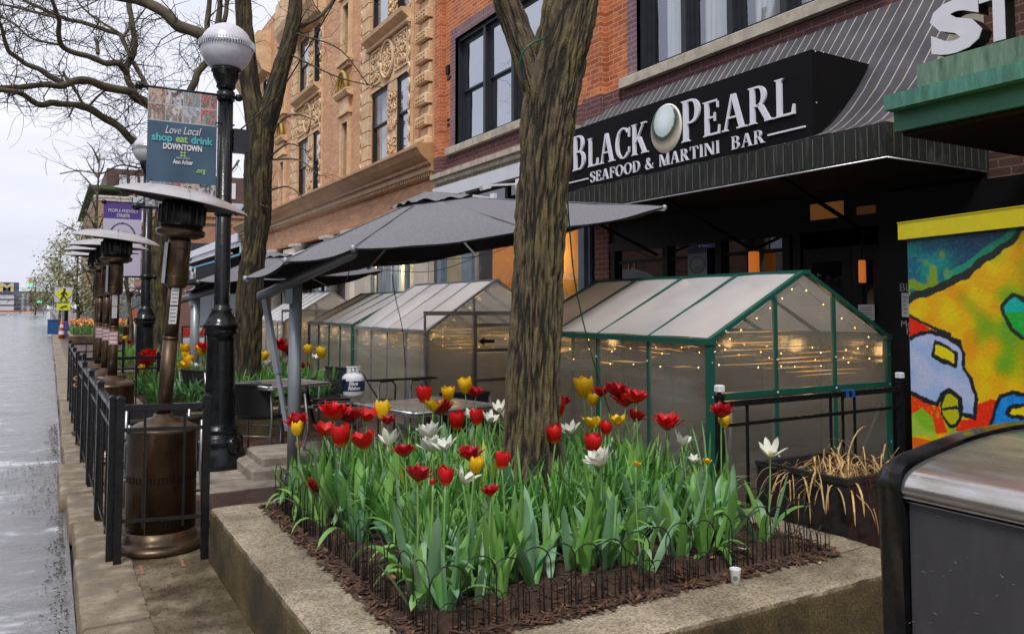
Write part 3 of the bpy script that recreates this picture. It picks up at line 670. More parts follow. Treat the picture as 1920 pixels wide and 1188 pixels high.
def trunk_mesh(mb,pts,nr,ns,ridges,amp,seed=0,mi=0,flare=0):
    c=cr(pts,ns); n=len(c); vs=[]; mb.rg=[]
    acc=0
    for i,(p,r) in enumerate(c):
        d=(c[min(i+1,n-1)][0]-c[max(i-1,0)][0]).normalized()
        x=Vector((1,0,0)); x=(x-d*d.x).normalized(); y=d.cross(x)
        if i: acc+=(p-c[i-1][0]).length
        for k in range(nr):
            a=2*math.pi*k/nr
            # braided bark: ridges whose angle wanders with height
            tw=a*ridges+2.2*mnoise.noise(Vector((math.cos(a)*1.2,math.sin(a)*1.2,acc*1.1+seed)))*2
            q=Vector((math.cos(a)*r*ridges*1.7,math.sin(a)*r*ridges*1.7,acc*ridges*.17+seed)); q+=Vector((mnoise.noise(q*.5),mnoise.noise(q*.5+Vector((9,0,0))),mnoise.noise(q*.4+Vector((0,9,0)))*.7))*1.5+Vector((mnoise.noise(q*2.3),mnoise.noise(q*2.3+Vector((4,0,0))),0))*.35
            dv=mnoise.voronoi(q)[0]; g=sst(-.02,.38,dv[1]-dv[0]+.10*mnoise.noise(q*4)); sn=abs(math.sin(tw*.5+acc*.8))**.5; g=.68*g+.32*sn
            lo=mnoise.noise(Vector((math.cos(a)*.9,math.sin(a)*.9,acc*.9+seed+9)))
            fi=mnoise.noise(Vector((math.cos(a)*7,math.sin(a)*7,acc*5+seed)))
            f2=mnoise.noise(Vector((math.cos(a)*16,math.sin(a)*16,acc*16+seed)))
            rr=r*(1+lo*.11)+amp*(g-.6)+amp*.5*fi+amp*.38*f2
            vs.append(p+(x*math.cos(a)+y*math.sin(a))*rr); mb.rg.append(max(0,min(1,g*1.0+fi*.6+f2*.55-.08)))
    fs=[(i*nr+k,i*nr+(k+1)%nr,(i+1)*nr+(k+1)%nr,(i+1)*nr+k) for i in range(n-1) for k in range(nr)]
    fs.append(tuple(range((n-1)*nr,n*nr)))
    mb.add(vs,fs,mi,True)
def twigs(mb,pts,r,rg,dens=3.0,depth=2,ln=1.1,down=.0,mi=0):
    """irregular side shoots grown along a limb given as [(p,r)]"""
    L_=sum((pts[i+1][0]-pts[i][0]).length for i in range(len(pts)-1)); n=max(1,int(L_*dens))
    for _ in range(n):
        i=rg.randrange(len(pts)-1); u=rg.random(); p=pts[i][0].lerp(pts[i+1][0],u)
        d=(pts[i+1][0]-pts[i][0]).normalized()
        s=Vector((rg.gauss(0,1),rg.gauss(0,1),rg.gauss(0,1))); s=(s-d*s.dot(d)).normalized()
        dd=(s*1.0+d*rg.uniform(.1,.9)+Vector((0,0,-down*rg.random()))).normalized()
        l=ln*rg.uniform(.35,1.2); m=max(4,int(l*6)); q=[p]; c=p.copy(); rr=[min(r,pts[i][1]*.6)]
        for k in range(m):
            dd=(dd+Vector((rg.gauss(0,.30),rg.gauss(0,.30),rg.gauss(0,.24)))).normalized(); c=c+dd*l/m; q.append(c.copy()); rr.append(max(.0028,rr[0]*(1-.8*(k+1)/m)))
        mb.tube(q,rr,3 if rr[0]<.02 else 5,mi,cap=False)
        if depth>1: twigs(mb,[(a,b) for a,b in zip(q,rr)],rr[0]*.6,rg,dens*1.5,depth-1,ln*.45,down,mi)
# --- tree 1: big trunk in the foreground bed
d1=4.35
P1=lambda x,y,w: (PD(x,y,d1),w/2*d1/F)
base=(PD(997,905,d1)); 
tr=thing('street_tree','thick furrowed tree trunk rising out of the foreground tulip bed','tree',(base.x,base.y,ZT))
mb=MB()
trunk_mesh(mb,[(PD(993,960,d1),.215),P1(997,885,124),P1(998,850,108),P1(999,800,101),P1(1001,700,97),P1(1006,600,94),P1(1010,520,92),P1(1014,430,91),P1(1020,330,93),P1(1028,230,98),P1(1045,130,100),P1(1064,50,95),P1(1083,-40,92),P1(1105,-200,92),P1(1110,-420,84)],230,50,15,.020,1)
setridge(mb.build('trunk','bark',tr),mb)
mb=MB(); trunk_mesh(mb,[P1(1030,225,60),P1(1003,150,54),P1(986,100,50),P1(968,50,48),P1(951,0,48),P1(925,-90,44),P1(880,-260,46)],150,34,13,.017,5); setridge(mb.build('limb','bark',tr),mb)
mb=MB()
rg=random.Random(3)
top1=[P1(1110,-420,80),(PD(1135,-700,d1-.3),.1),(PD(1080,-1000,d1-.6),.07)]; top2=[P1(880,-260,46),(PD(800,-520,d1),.05),(PD(700,-800,d1),.03)]
for tp in (top1,top2):
    c=cr(tp,5); mb.tube([p for p,_ in c],[r for _,r in c],10); twigs(mb,c,.03,rg,3.0,2,1.4)
# thin new shoots by the upper left frame edge of the trunk
mb.build('branches','twig',tr)
# hose ring and cord
mb=MB()
ring=[]
for k in range(25):
    a=2*math.pi*k/24; c=PD(1030,150,d1); ring.append(PD(1000+ -18*math.cos(a)*1.0,100+40*math.sin(a),d1-.16) if False else c+Vector((0,0,0)))
c0=PD(1004,112,d1-.23); pts=[PD(984,150,d1-.17),PD(975,122,d1-.21),PD(981,98,d1-.235),PD(996,82,d1-.23),PD(1010,76,d1-.2),PD(1022,72,d1-.13)]
cc=cr([(p,.006) for p in pts],6); mb.tube([p for p,_ in cc],.0055,6)
solo(mb,'garden_hose','green_cord','loop of green hose slung round the fork of the foreground tree','hose',tuple(c0))
mb=MB(); pts=[PD(1062,335,d1-.05),PD(1068,430,d1+.1),PD(1080,540,d1+.3),PD(1108,660,d1+.5),PD(1146,782,d1+.7)]
cc=cr([(p,.004) for p in pts],6); mb.tube([p for p,_ in cc],.0042,5); solo(mb,'guy_cord','green_cord','dark green cord hanging from the foreground trunk down past the green greenhouse','cord',tuple(pts[-1]))
# --- tree 2
d2=10.7; P2=lambda x,y,w,dd=0: (PD(x,y,d2+dd),w/2*(d2+dd)/F)
b2=PD(462,730,d2)
t2=thing('street_tree','mossy forked tree standing in the bed behind the black lamp post','tree',(b2.x,b2.y,.31))
mb=MB(); trunk_mesh(mb,[P2(461,745,66),P2(462,690,52),P2(466,600,50),P2(470,520,49),P2(478,460,42),P2(484,400,45),P2(484,330,50),P2(487,260,50),P2(490,215,47)],90,16,8,.022,3)
setridge(mb.build('trunk','bark_moss',t2),mb)
mb=MB(); trunk_mesh(mb,[P2(484,240,44),P2(472,180,36),P2(464,120,34),P2(459,60,31),P2(455,0,30),P2(445,-120,28),P2(425,-300,20)],50,12,6,.014,6)
setridge(mb.build('limb','bark_moss',t2),mb)
mb=MB(); trunk_mesh(mb,[P2(494,245,42),P2(510,190,36),P2(527,130,31),P2(543,75,28),P2(553,20,26),P2(560,-60,24),P2(590,-220,18)],50,12,6,.012,8)
setridge(mb.build('limb','bark_moss',t2),mb)
rg=random.Random(11)
mb=MB()
def limb(mb,pix,w0,w1,d,n=6,dd=0,tw=None,mi=0,sides=8):
    m=len(pix); pts=[]
    for i,(x,y) in enumerate(pix):
        f=i/(m-1); de=d+dd*f; pts.append((PD(x,y,de),lerp(w0,w1,f)/2*de/F))
    c=cr(pts,n)
    for i,(p,r) in enumerate(c):
        c[i]=(p+Vector((mnoise.noise(p*3),mnoise.noise(p*3+Vector((5,0,0))),mnoise.noise(p*3+Vector((0,7,0)))))*r*.7,r*(1+.15*mnoise.noise(p*6)))
    mb.tube([p for p,_ in c],[r for _,r in c],sides,mi)
    return c
tw=MB()
L2=[([(462,80),(430,82),(400,70),(370,62),(336,48),(303,22),(269,5),(200,-14)],26,18,0),
    ([(390,66),(388,40),(392,-10)],11,9,0),([(402,70),(408,40),(412,-10)],12,10,0),
    ([(545,60),(600,30),(640,-20)],8,6,.5)]
for pix,w0,w1,dd in L2:
    c=limb(mb,pix,w0,w1,d2,5,dd); twigs(tw,c,.011,rg,6,2,1.1)
# small shoots over the facade
for pix in ([(520,90),(560,110),(600,130),(650,150),(720,165)],[(510,300),(560,300),(600,330)],[(500,300),(540,270),(580,285)],[(505,250),(545,215),(590,225)],[(500,360),(540,350),(570,372)],[(545,60),(580,70),(640,95),(690,160)]):
    c=limb(mb,pix,4,2,d2,4,-.3); twigs(tw,c,.005,rg,4,2,.4)
for pix in ([(450,250),(420,235),(400,240)],[(448,300),(425,330),(410,325)],[(450,400),(470,380),(505,390)]):
    c=limb(mb,pix,4,2,d2,4,-.2); twigs(tw,c,.006,rg,7,2,.5)
mb.build('branches','bark_far',t2)
# --- tree 3 behind the banner, its limbs fill the upper left
d3=17.0; P3=lambda x,y,w,dd=0: (PD(x,y,d3+dd),w/2*(d3+dd)/F)
b3=PD(300,690,d3)
t3=thing('street_tree','wide bare tree beyond the banners whose limbs spread over the street','tree',(b3.x,b3.y,.2))
mb=MB(); trunk_mesh(mb,[P3(301,712,42),P3(301,640,34),P3(299,560,30),P3(300,500,34),P3(304,440,34),P3(312,380,32),P3(322,320,28),P3(335,250,24),P3(350,200,18)],40,8,8,.02,4)
setridge(mb.build('trunk','bark_moss',t3),mb)
mb=MB()
L3=[([(322,320),(300,290),(276,283),(248,262),(219,238),(190,218),(162,202),(132,196),(101,192),(80,196),(64,192),(42,178),(17,170),(-30,165)],17,9,-3),
 ([(335,250),(300,215),(276,195),(256,180),(236,170),(202,165),(175,152),(148,150),(115,160),(84,161),(40,165),(0,165),(-40,170)],20,9,-3),
 ([(118,156),(85,138),(50,121),(30,105),(17,94),(8,72),(2,48),(-10,20)],11,5,-1),
 ([(262,190),(250,170),(240,152),(236,138),(240,122),(249,108),(254,85),(252,60),(245,30),(240,-10)],13,9,1),
 ([(240,136),(228,124),(219,118),(200,116),(170,108),(148,102),(125,92),(114,82),(110,62),(110,40),(104,20),(94,-8)],13,7,-1.5),
 ([(246,110),(240,95),(228,72),(215,60),(190,54),(168,46),(145,40),(128,36),(105,28),(80,18),(60,8),(30,-8)],9,6,1),
 ([(292,205),(286,180),(275,160),(262,138),(252,118)],8,9,.3),
 ([(350,200),(362,165),(372,140),(385,115),(400,90),(415,60),(425,20),(430,-30)],15,8,.5),
 ([(162,202),(150,185),(140,168),(125,150),(118,135)],6,4,.4),
 ([(114,84),(60,72),(20,40),(-10,28)],5,3,.4),
 ([(108,34),(70,24),(30,14),(-10,6)],6,4,.8),
 ([(322,330),(290,318),(260,315),(225,310),(190,325),(150,320),(112,326)],4,2,-.4),
 ([(185,100),(182,85),(178,72)],7,6,.2),([(232,70),(240,55),(243,42)],5,4,.2),
 ([(165,200),(185,180),(200,168)],5,4,.2),([(219,60),(160,20),(140,-10)],5,3,1)]
for pix,w0,w1,dd in L3:
    c=limb(mb,pix,w0,w1,d3,5,dd,sides=7); twigs(tw,c,.013,rg,5.6,2,1.5,down=.25)
mb.build('limbs','bark_far',t3)
tw.build('branches','twig',t3)
# --- tree overhanging from the left edge far side
t4=thing('bare_tree','bare tree across the street showing only twig tips at the left edge','tree',(-9.5,20,0))
mb=MB(); c=cr([(Vector((-9.5,20,0)),.2),(Vector((-9.3,20,3)),.16),(Vector((-8.7,20,5)),.1),(Vector((-7.3,20,6.2)),.05)],6); mb.tube([p for p,_ in c],[r for _,r in c],8); mb.build('trunk','bark_far',t4)
mb=MB()
for tip in ((-6.6,20,5.0),(-6.4,20.5,4.2),(-6.9,20,6.8),(-6.3,21,7.6)):
    c=cr([(Vector((-8.7,20,5)),.05),(Vector(((-8.7+tip[0])/2,20.2,5.3)),.035),(Vector(tip),.012)],5); mb.tube([p for p,_ in c],[r for _,r in c],5); twigs(mb,c,.01,rg,4,2,1.0)
mb.build('branches','twig',t4)
# --- far trees with young leaves
M['spring_leaf']=mat('spring_leaf',(.30,.29,.12),.7,c2=(.2,.2,.08),ns=2)
M['leaf_dark']=mat('far_leaf',(.055,.10,.03),.7,c2=(.035,.07,.02),ns=2)
def fartree(x,y,h,crown,nl,label,leafm='spring_leaf',seed=1,bare=False,spread=1.0,tr_=.12,crz=.62,twd=3.0):
    rg=random.Random(seed); t=thing('far_tree',label,'tree',(x,y,0))
    mb=MB(); b=Vector((x,y,0)); c=cr([(b,tr_),(b+Vector((.05,0,h*.2)),tr_*.8),(b+Vector((-.1,.1,h*.5)),tr_*.6),(b+Vector((0,0,h)),.02)],6)
    mb.tube([p for p,_ in c],[r for _,r in c],7); mb.build('trunk','bark_far',t)
    mb=MB(); tips=[]
    for k in range(26):
        i=rg.randrange(int(len(c)*.28),len(c)-1); p=c[i][0]; a=rg.uniform(0,6.28); up=rg.uniform(.3,1.1) if not bare else rg.uniform(.7,1.6)
        l=crown*rg.uniform(.5,1.05)*(1-.6*(i/len(c))**2); d=Vector((math.cos(a)*spread,math.sin(a)*spread,up)).normalized(); q=[p]; cc_=p.copy()
        for s in range(7): d=(d+Vector((rg.gauss(0,.14),rg.gauss(0,.14),rg.gauss(0,.1)))).normalized(); cc_=cc_+d*l/7; q.append(cc_.copy())
        rr=[tr_*.4*(1-.85*s/7) for s in range(8)]; mb.tube(q,rr,4,cap=False); twigs(mb,list(zip(q,rr)),.018,rg,twd,2 if bare else 1,crown*.3); tips+=q[2:]
    mb.build('branches','bark_far',t)
    if nl:
        mb=MB()
        for k in range(nl):
            p=rg.choice(tips)+Vector((rg.gauss(0,1),rg.gauss(0,1),rg.gauss(0,.8)))*crown*.13
            s=rg.uniform(.05,.12)*crown/3; a=Vector((rg.gauss(0,1),rg.gauss(0,1),rg.gauss(0,1))).normalized(); u=a.orthogonal().normalized(); v=a.cross(u)
            mb.add([p-u*s,p+v*s*.5,p+u*s,p-v*s*.5],[(0,1,2,3)])
        mb.build('crown',leafm,t)
    return t
fartree(2.3,52,10.5,3.4,0,'tall slender bare tree with upswept branches left of the brick block',bare=True,seed=4,spread=.6,tr_=.19,twd=4)
fartree(1.6,60,6.2,3.2,2300,'bushy tree with pale spring leaves above the crossing sign',seed=5,tr_=.13)
fartree(2.6,42,6.0,2.4,1300,'spring-leaved tree just right of the crossing sign lamps',seed=6,tr_=.11)
fartree(.9,95,8.0,4.2,2600,'pale leafy tree at the end of the kerb line',seed=8,tr_=.15)
fartree(2.2,28,5.0,1.4,500,'thin young tree behind the row of patio heaters',seed=9,tr_=.07)
fartree(-2.5,190,7,4.0,1500,'rounded green shrub tree near the traffic lights',leafm='leaf_dark',seed=12,tr_=.2)

# bare trees on the other side of the road (they show in the windows and wet surfaces)
fartree(-10.5,9,9.5,4.5,0,'large bare tree across the road, seen reflected in the windows',bare=True,seed=31,spread=1.0,tr_=.2,twd=2.5)
fartree(-11,17,10,4.6,0,'second large bare tree across the road, seen reflected in windows',bare=True,seed=32,spread=1.0,tr_=.2,twd=2.5)
# ------------------------------------------------------------------ buildings
XF=7.0
def wallh(mb,X,y0,y1,z0,z1,holes,dep=.3,mi=0):
    ys=sorted({y0,y1,*[h[0] for h in holes],*[h[1] for h in holes]}); zs=sorted({z0,z1,*[h[2] for h in holes],*[h[3] for h in holes]})
    ys=[y for y in ys if y0<=y<=y1]; zs=[z for z in zs if z0<=z<=z1]
    for i in range(len(ys)-1):
        zz=None
        for j in range(len(zs)-1):
            ym=(ys[i]+ys[i+1])/2; zm=(zs[j]+zs[j+1])/2
            if any(h[0]<ym<h[1] and h[2]<zm<h[3] for h in holes): continue
            mb.box((X,ys[i],zs[j]),(X+dep,ys[i+1],zs[j+1]),mi)
def sash(par,y0,y1,z0,z1,X,fr='frame_dark',gl='glass',rail=.5,f=.06,name='window',up=True,curt=None):
    """double-hung window: frame, meeting rail, sash stiles; each pane a child"""
    mb=MB(); d=.09
    mb.box((X,y0,z0),(X+d,y0+f,z1)); mb.box((X,y1-f,z0),(X+d,y1,z1)); mb.box((X,y0+f,z0),(X+d,y1-f,z0+f)); mb.box((X,y0+f,z1-f),(X+d,y1-f,z1))
    zr=z0+(z1-z0)*rail; s=f*.75
    for (a,b,xo) in (((z0+f),zr,.045),(zr,z1-f,.012)):
        mb.box((X+xo,y0+f,a),(X+xo+.035,y0+f+s,b)); mb.box((X+xo,y1-f-s,a),(X+xo+.035,y1-f,b)); mb.box((X+xo,y0+f+s,a),(X+xo+.035,y1-f-s,a+s)); mb.box((X+xo,y0+f+s,b-s),(X+xo+.035,y1-f-s,b))
    w=mb.build(name,fr,par)
    for (a,b,xo) in ((z0+f+s,zr-s,.06),(zr+s,z1-f-s,.027)):
        p=MB(); p.quad((X+xo,y0+f+s,a),(X+xo,y0+f+s,b),(X+xo,y1-f-s,b),(X+xo,y1-f-s,a)); p.build('pane',gl,w)
    if curt:
        c=MB(); ya,yb=curt; c.grid(lambda i,j:(X+.16+.018*math.sin(i*40),lerp(ya,yb,i),lerp(z0+f,z1-f,j)),48,1); c.build('curtain','curtain',w)
    return w
def fixed(par,y0,y1,z0,z1,X,fr='frame_dark',gl='glass',f=.05,name='window'):
    mb=MB(); d=.08
    mb.box((X,y0,z0),(X+d,y0+f,z1)); mb.box((X,y1-f,z0),(X+d,y1,z1)); mb.box((X,y0+f,z0),(X+d,y1-f,z0+f)); mb.box((X,y0+f,z1-f),(X+d,y1-f,z1))
    w=mb.build(name,fr,par); p=MB(); p.quad((X+.04,y0+f,z0+f),(X+.04,y0+f,z1-f),(X+.04,y1-f,z1-f),(X+.04,y1-f,z0+f)); p.build('pane',gl,w); return w
M['glass_clear']=glass('glass_clear',(.03,.035,.04),trans=.8,mir=.22)
M['blind']=mat('blind',(.42,.38,.32),.8,c2=(.3,.27,.23),ns=6,scale=(1,1,14))
# =========== orange brick building (restaurant and neighbours)
YB=15.22
ob=thing('brick_building','orange brick building with purple brick trim above the black awning','building',(XF,3.9,0))
mw=(FY(1020),14.42,4.74,6.95); rw=(5.25,8.64,4.74,7.6)
mb=MB(); wallh(mb,XF,-1.2,YB,4.62,12.5,[mw,rw]); mb.build('wall','orange_brick',ob)
mb=MB(); wallh(mb,XF+.003,-1.2,YB,4.27,4.62,[]); mb.build('wall_band','purple_brick',ob)
# brick pilasters standing proud
mb=MB()
for a,b in ((14.92,15.2),(9.35,9.8)): mb=MB(); mb.box((XF-.11,a,4.62),(XF,b,12.5)); mb.build('pilaster','orange_brick',ob)
for a,b,q in ((14.92,15.2,.11),(9.35,9.8,.11),(9.0,9.345,.05)): mb=MB(); mb.box((XF-q,a,4.27),(XF,b,4.619)); mb.build('pilaster_base','purple_brick',ob)
# window surrounds in purple brick
mb=MB(); mb2=MB()
for (y0,y1,z0,z1) in (mw,rw):
    mb.box((XF-.012,y0-.2,z1),(XF+.1,y1+.2,z1+.22))
    mb.build('lintel','soldier_brick',ob); mb=MB()
    for q in ((y1,y1+.2),(y0-.2,y0)): mb2=MB(); mb2.box((XF-.012,q[0],z0),(XF+.1,q[1],z1)); mb2.build('window_surround','edge_brick',ob)
for (y0,y1) in ((mw[0]-.25,14.75),(rw[0]-.5,8.95)):
    mb=MB(); mb.cham((XF-.09,y0,4.60),(XF+.2,y1,4.74),.012); mb.build('sill','limestone',ob)
# middle window: three lights, right window: four lights
def group_window(y0,y1,z0,z1,n,curts=()):
    pr=thing  # noqa
    mb=MB(); X=XF+.06
    mb.box((X,y0,z0),(X+.16,y0+.06,z1)); mb.box((X,y1-.06,z0),(X+.16,y1,z1)); mb.box((X,y0+.06,z0),(X+.16,y1-.06,z0+.05)); mb.box((X,y0+.06,z1-.07),(X+.16,y1-.06,z1))
    wd=(y1-y0-.12)/n
    for k in range(1,n): mb.box((X,y0+.06+wd*k-.045,z0+.05),(X+.16,y0+.06+wd*k+.045,z1-.07))
    mb.build('window_frame','frame_dark',ob)
    for k in range(n):
        a=y0+.06+wd*k+(.045 if k else 0); b=y0+.06+wd*(k+1)-(.045 if k<n-1 else 0)
        cu=None
        if k in curts: cu=(a+.05,lerp(a,b,curts[k]))
        sash(ob,a,b,z0+.05,z1-.07,X+.07,f=.05,rail=.5,gl='glass_clear' if k in curts else 'glass',curt=cu)
group_window(*mw,3); group_window(*rw,4,{0:.9,1:.8,2:.85,3:.7})
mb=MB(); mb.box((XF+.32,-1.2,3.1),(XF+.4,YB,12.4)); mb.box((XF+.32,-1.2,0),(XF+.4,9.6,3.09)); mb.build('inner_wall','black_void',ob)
# holes left by old fixings + iron anchors
mb=MB()
for (y,z) in ((14.72,5.35),(14.72,5.25),(14.72,6.2),(14.62,6.22),(9.98,5.05),(9.98,5.15)): mb.box((XF-.015,y-.05,z-.02),(XF+.01,y+.05,z+.02))
mb.box((XF-.05,14.66,6.3),(XF,14.78,6.48)); mb.build('wall_anchor','black_frame',ob)
# --- middle shop front under this building
mb=MB(); mb.box((XF-.16,9.9,4.17),(XF+.05,15.3,4.268)); mb.box((XF-.1,9.9,4.08),(XF+.05,15.28,4.168)); mb.build('ledge','limestone',ob)
mb=MB(); mb.box((XF-.02,9.9,3.98),(XF+.1,15.25,4.078)); mb.build('stained_band','stain_stone',ob)
mb=MB(); mb.box((XF-.12,9.9,3.74),(XF+.06,15.25,3.978)); mb.build('fascia','white_panel',ob)
M['amber_room']=mat('warm_interior',(.70,.42,.12),.8,c2=(.55,.30,.08),ns=2)
M['lit_cream']=mat('cream_interior',(.75,.66,.42),.8,c2=(.6,.5,.3),ns=2)
M['beige_room']=mat('beige_interior',(.36,.29,.19),.8,c2=(.28,.22,.14),ns=2)
fixed(ob,9.9,12.4,3.1,3.735,XF+.04,gl='glass_dark',fr='black_frame'); fixed(ob,12.4,15.2,3.1,3.735,XF+.04,gl='glass_dark',fr='black_frame')
mb=MB(); mb.box((XF-.03,9.9,2.86),(XF+.15,15.2,3.095)); 
yj=[FY(868),FY(885)]; mb.box((XF-.03,yj[1],0),(XF+.15,yj[0],2.86)); mb.box((XF-.03,FY(829),0),(XF+.15,FY(822),2.86)); mb.box((XF-.03,9.9,0),(XF+.15,10.05,2.86)); mb.build('shop_frame','frame_blue',ob)
fixed(ob,FY(820),FY(799),.0,2.86,XF+.03,gl='glass_dark',fr='black_frame')
fixed(ob,FY(866),FY(830),.5,2.86,XF+.03,gl='beige_room',fr='frame_blue')
w=fixed(ob,10.05,FY(886),.6,2.86,XF+.02,gl='glass_clear',fr='frame_blue')
mb=MB(); mb.box((XF+1.0,9.9,.0),(XF+1.05,13.4,2.9)); mb.box((XF+.3,9.9,2.9),(XF+1.05,13.4,2.95)); mb.box((XF+.3,9.9,0),(XF+1.05,9.92,2.9)); mb.box((XF+.3,13.38,0),(XF+1.05,13.4,2.9)); mb.build('lit_room','amber_room',ob)
mb=MB(); mb.box((XF+.41,9.92,0),(XF+.98,13.37,1.3)); mb.build('display_counter','terra_dark',ob)
mb=MB()
for k in range(6): mb.lathe((XF+.6,10.4+k*.5,1.3),[(.04,0),(.11,.1),(.13,.3),(.08,.42),(.03,.5+.06*(k%2))],12)
mb.build('display_goods','limestone',ob)
mb=MB(); mb.cham((XF-.08,FY(797),0),(XF+.2,YB+.35,3.7),.02); mb.build('pier','cream',ob)
fixed(ob,9.25+.35,9.88,.2,2.86,XF+.03,gl='glass_dark',fr='frame_blue')
# gooseneck lights
for (pa,pb) in (((865,364),(922,372)),((912,348),(970,345))):
    b=PX(pb[0],pb[1],6.82); a=Vector((6.25,b.y-.05,b.z+.02)); a=PX(pa[0],pa[1],6.25)
    g=thing('gooseneck_light','white arm lamp fixed over the middle shop, %s of the two'%('lower left' if pa[0]<900 else 'upper right'),'wall lamp',tuple(b),group='arm lamps over the shop')
    mb=MB(); mb.box((b.x,b.y-.07,b.z-.09),(XF-.11,b.y+.07,b.z+.09)); mb.build('mount','white_paint',g)
    mb=MB(); mb.bar(a,b,.035); mb.build('arm','white_paint',g)
    mb=MB(); mb.obox(a+Vector((-.02,0,-.03)),(1,0,.3),(0,1,0),(-.3,0,1),.16,.12,.07); mb.build('head','white_paint',g)
# --- dark restaurant front
bx=XF
mb=MB(); ya,yb=FY(1147),FY(1123)+.02
mb.box((bx-.05,ya,0),(bx+.25,yb,4.27)); mb.build('brick_pier','red_brick',ob)
mb=MB(); wallh(mb,bx+.01,-1.2,3.95,0,4.27,[]); mb.build('side_wall','dark_brick',ob)
mb=MB(); 
mb.box((bx-.02,3.95,2.42),(bx+.25,ya,4.27)); mb.box((bx-.06,3.95,2.30),(bx+.25,ya,2.42)); mb.box((bx-.02,3.95,0),(bx+.2,ya,.55))
for px in (1153,1252,1352,1480,1500): mb.box((bx-.04,FY(px)-.05,.55),(bx+.2,FY(px)+.05,2.30))
mb.box((bx-.02,3.95,.55),(bx+.15,4.3,2.42)); mb.build('shop_front_frame','black_frame',ob)
mb=MB()
for a,b in ((1153,1252),(1252,1352),(1352,1480)): mb.box((bx-.01,FY(b)+.05,2.12),(bx+.05,FY(a)-.05,2.16))
mb.build('transom','black_frame',ob)
for a,b in ((1153,1252),(1252,1352),(1352,1480)):
    p=MB(); p.quad((bx+.03,FY(b)+.05,.55),(bx+.03,FY(b)+.05,2.3),(bx+.03,FY(a)-.05,2.3),(bx+.03,FY(a)-.05,.55)); p.build('pane','glass_dark',ob)
# doors
y0,y1=FY(1600),FY(1510)
for a,b in ((FY(1600),FY(1510)),(FY(1660),FY(1601))):
    mb=MB(); mb.box((bx-.02,a,0),(bx+.06,a+.11,2.12)); mb.box((bx-.02,b-.11,0),(bx+.06,b,2.12)); mb.box((bx-.02,a+.11,0),(bx+.06,b-.11,.3)); mb.box((bx-.02,a+.11,1.98),(bx+.06,b-.11,2.12))
    d=mb.build('door','black_frame',ob); p=MB(); p.quad((bx+.02,a+.11,.3),(bx+.02,a+.11,1.98),(bx+.02,b-.11,1.98),(bx+.02,b-.11,.3)); p.build('pane','glass_dark',d)
    mb=MB(); mb.tube([(bx-.07,a+.06,.95),(bx-.07,a+.06,1.25)],.012,6); mb.build('handle','steel',d)
M['amber_dim']=emis('amber_transom',(.9,.33,.07),.055,(.2,.09,.03)); M['amber_dimmer']=emis('amber_transom_dim',(.8,.3,.08),.02,(.1,.05,.02))
mb=MB(); a=PX(1519,384,bx-.05); b=PX(1580,412,bx-.05); mb.box((bx-.05,a.y,b.z+.02),(bx-.03,b.y,a.z)); mb.build('transom_light','amber_dim',ob)
mb=MB(); a=PX(1606,388,bx-.05); b=PX(1641,416,bx-.05); mb.box((bx-.05,a.y,b.z+.02),(bx-.03,b.y,a.z)); mb.build('transom_light','amber_dimmer',ob)
M['lamp_amber']=emis('lamp_shade_amber',(.95,.24,.03),.24,(.5,.16,.03))
for (x0,x1,y0,y1,lb) in ((1411,1431,472,516,'glowing orange pendant lamp inside the restaurant window'),(1617,1632,488,530,'glowing orange lamp seen through the restaurant door')):
    a=PX((x0+x1)/2,y1,bx-.04); zt=PX((x0+x1)/2,y0,bx-.04).z; rr=(PX(x0,500,bx).y-PX(x1,500,bx).y)/2
    lt=thing('pendant_lamp',lb,'lamp',(a.x-.03,a.y,a.z)); mb=MB(); rr*=.75; mb.lathe((a.x-.06,a.y,a.z),[(rr*.95,0),(rr,.02),(rr,zt-a.z-.02),(rr*.9,zt-a.z)],20); mb.build('lamp_shade','lamp_amber',lt)
    mb=MB(); mb.tube([(a.x-.06,a.y,zt),(a.x-.06,a.y,2.3)],.008,5); mb.build('rod','black_frame',lt)
# lettering and papers on the shop front
M['gold']=mat('gold_leaf',(.45,.33,.16),.4); M['paper']=mat('paper',(.55,.56,.58),.8,c2=(.5,.51,.53)); M['grey_letter']=mat('grey_lettering',(.34,.33,.31),.6)
mb=MB(); a=PX(1177,506,bx+.02); serif(mb,'IHT',(bx+.02,a.y,a.z),(0,-1,0),(0,0,1),.13,t=.004); tag(mb.build('window_lettering','gold',ob))
mb=MB(); 
a=PX(1687,546,6.2); text(mb,'BLA',(6.9,FY(1687,6.9),PX(1687,546,6.9).z),(0,-1,0),(0,0,1),.11,extr=.002)
for tx,px,py in (('Mon',1688,612),('Fri',1698,626),('Sat',1702,638)): text(mb,tx,(6.9,FY(px,6.9),PX(px,py,6.9).z),(0,-1,0),(0,0,1),.085,extr=.002)
mb.build('door_lettering','grey_letter',ob)
mb=MB(); mb.box((6.905,3.2,0),(6.99,FY(1660)-.01,2.6)); mb.build('side_panel','black_frame',ob)
def sheet(label,px0,py0,px1,py1,X,lines=5):
    a=PX(px0,py0,X); b=PX(px1,py1,X); p=thing('posted_notice',label,'notice',(X,b.y,b.z)); mb=MB(); mb.box((X,b.y,b.z),(X+.004,a.y,a.z)); mb.build('sheet','paper',p)
    mb=MB(); h=(a.z-b.z)
    for k in range(lines): mb.box((X-.002,b.y+.02+.01*(k%3),a.z-h*(k+1)/(lines+1)),(X,a.y-.02,a.z-h*(k+1)/(lines+1)-.006))
    mb.build('print','black_frame',p)
sheet('white notice taped to the restaurant door glass',1609,571,1640,600,6.96); sheet('white notice with printed lines beside the painted cabinet',1690,549,1706,594,6.88)
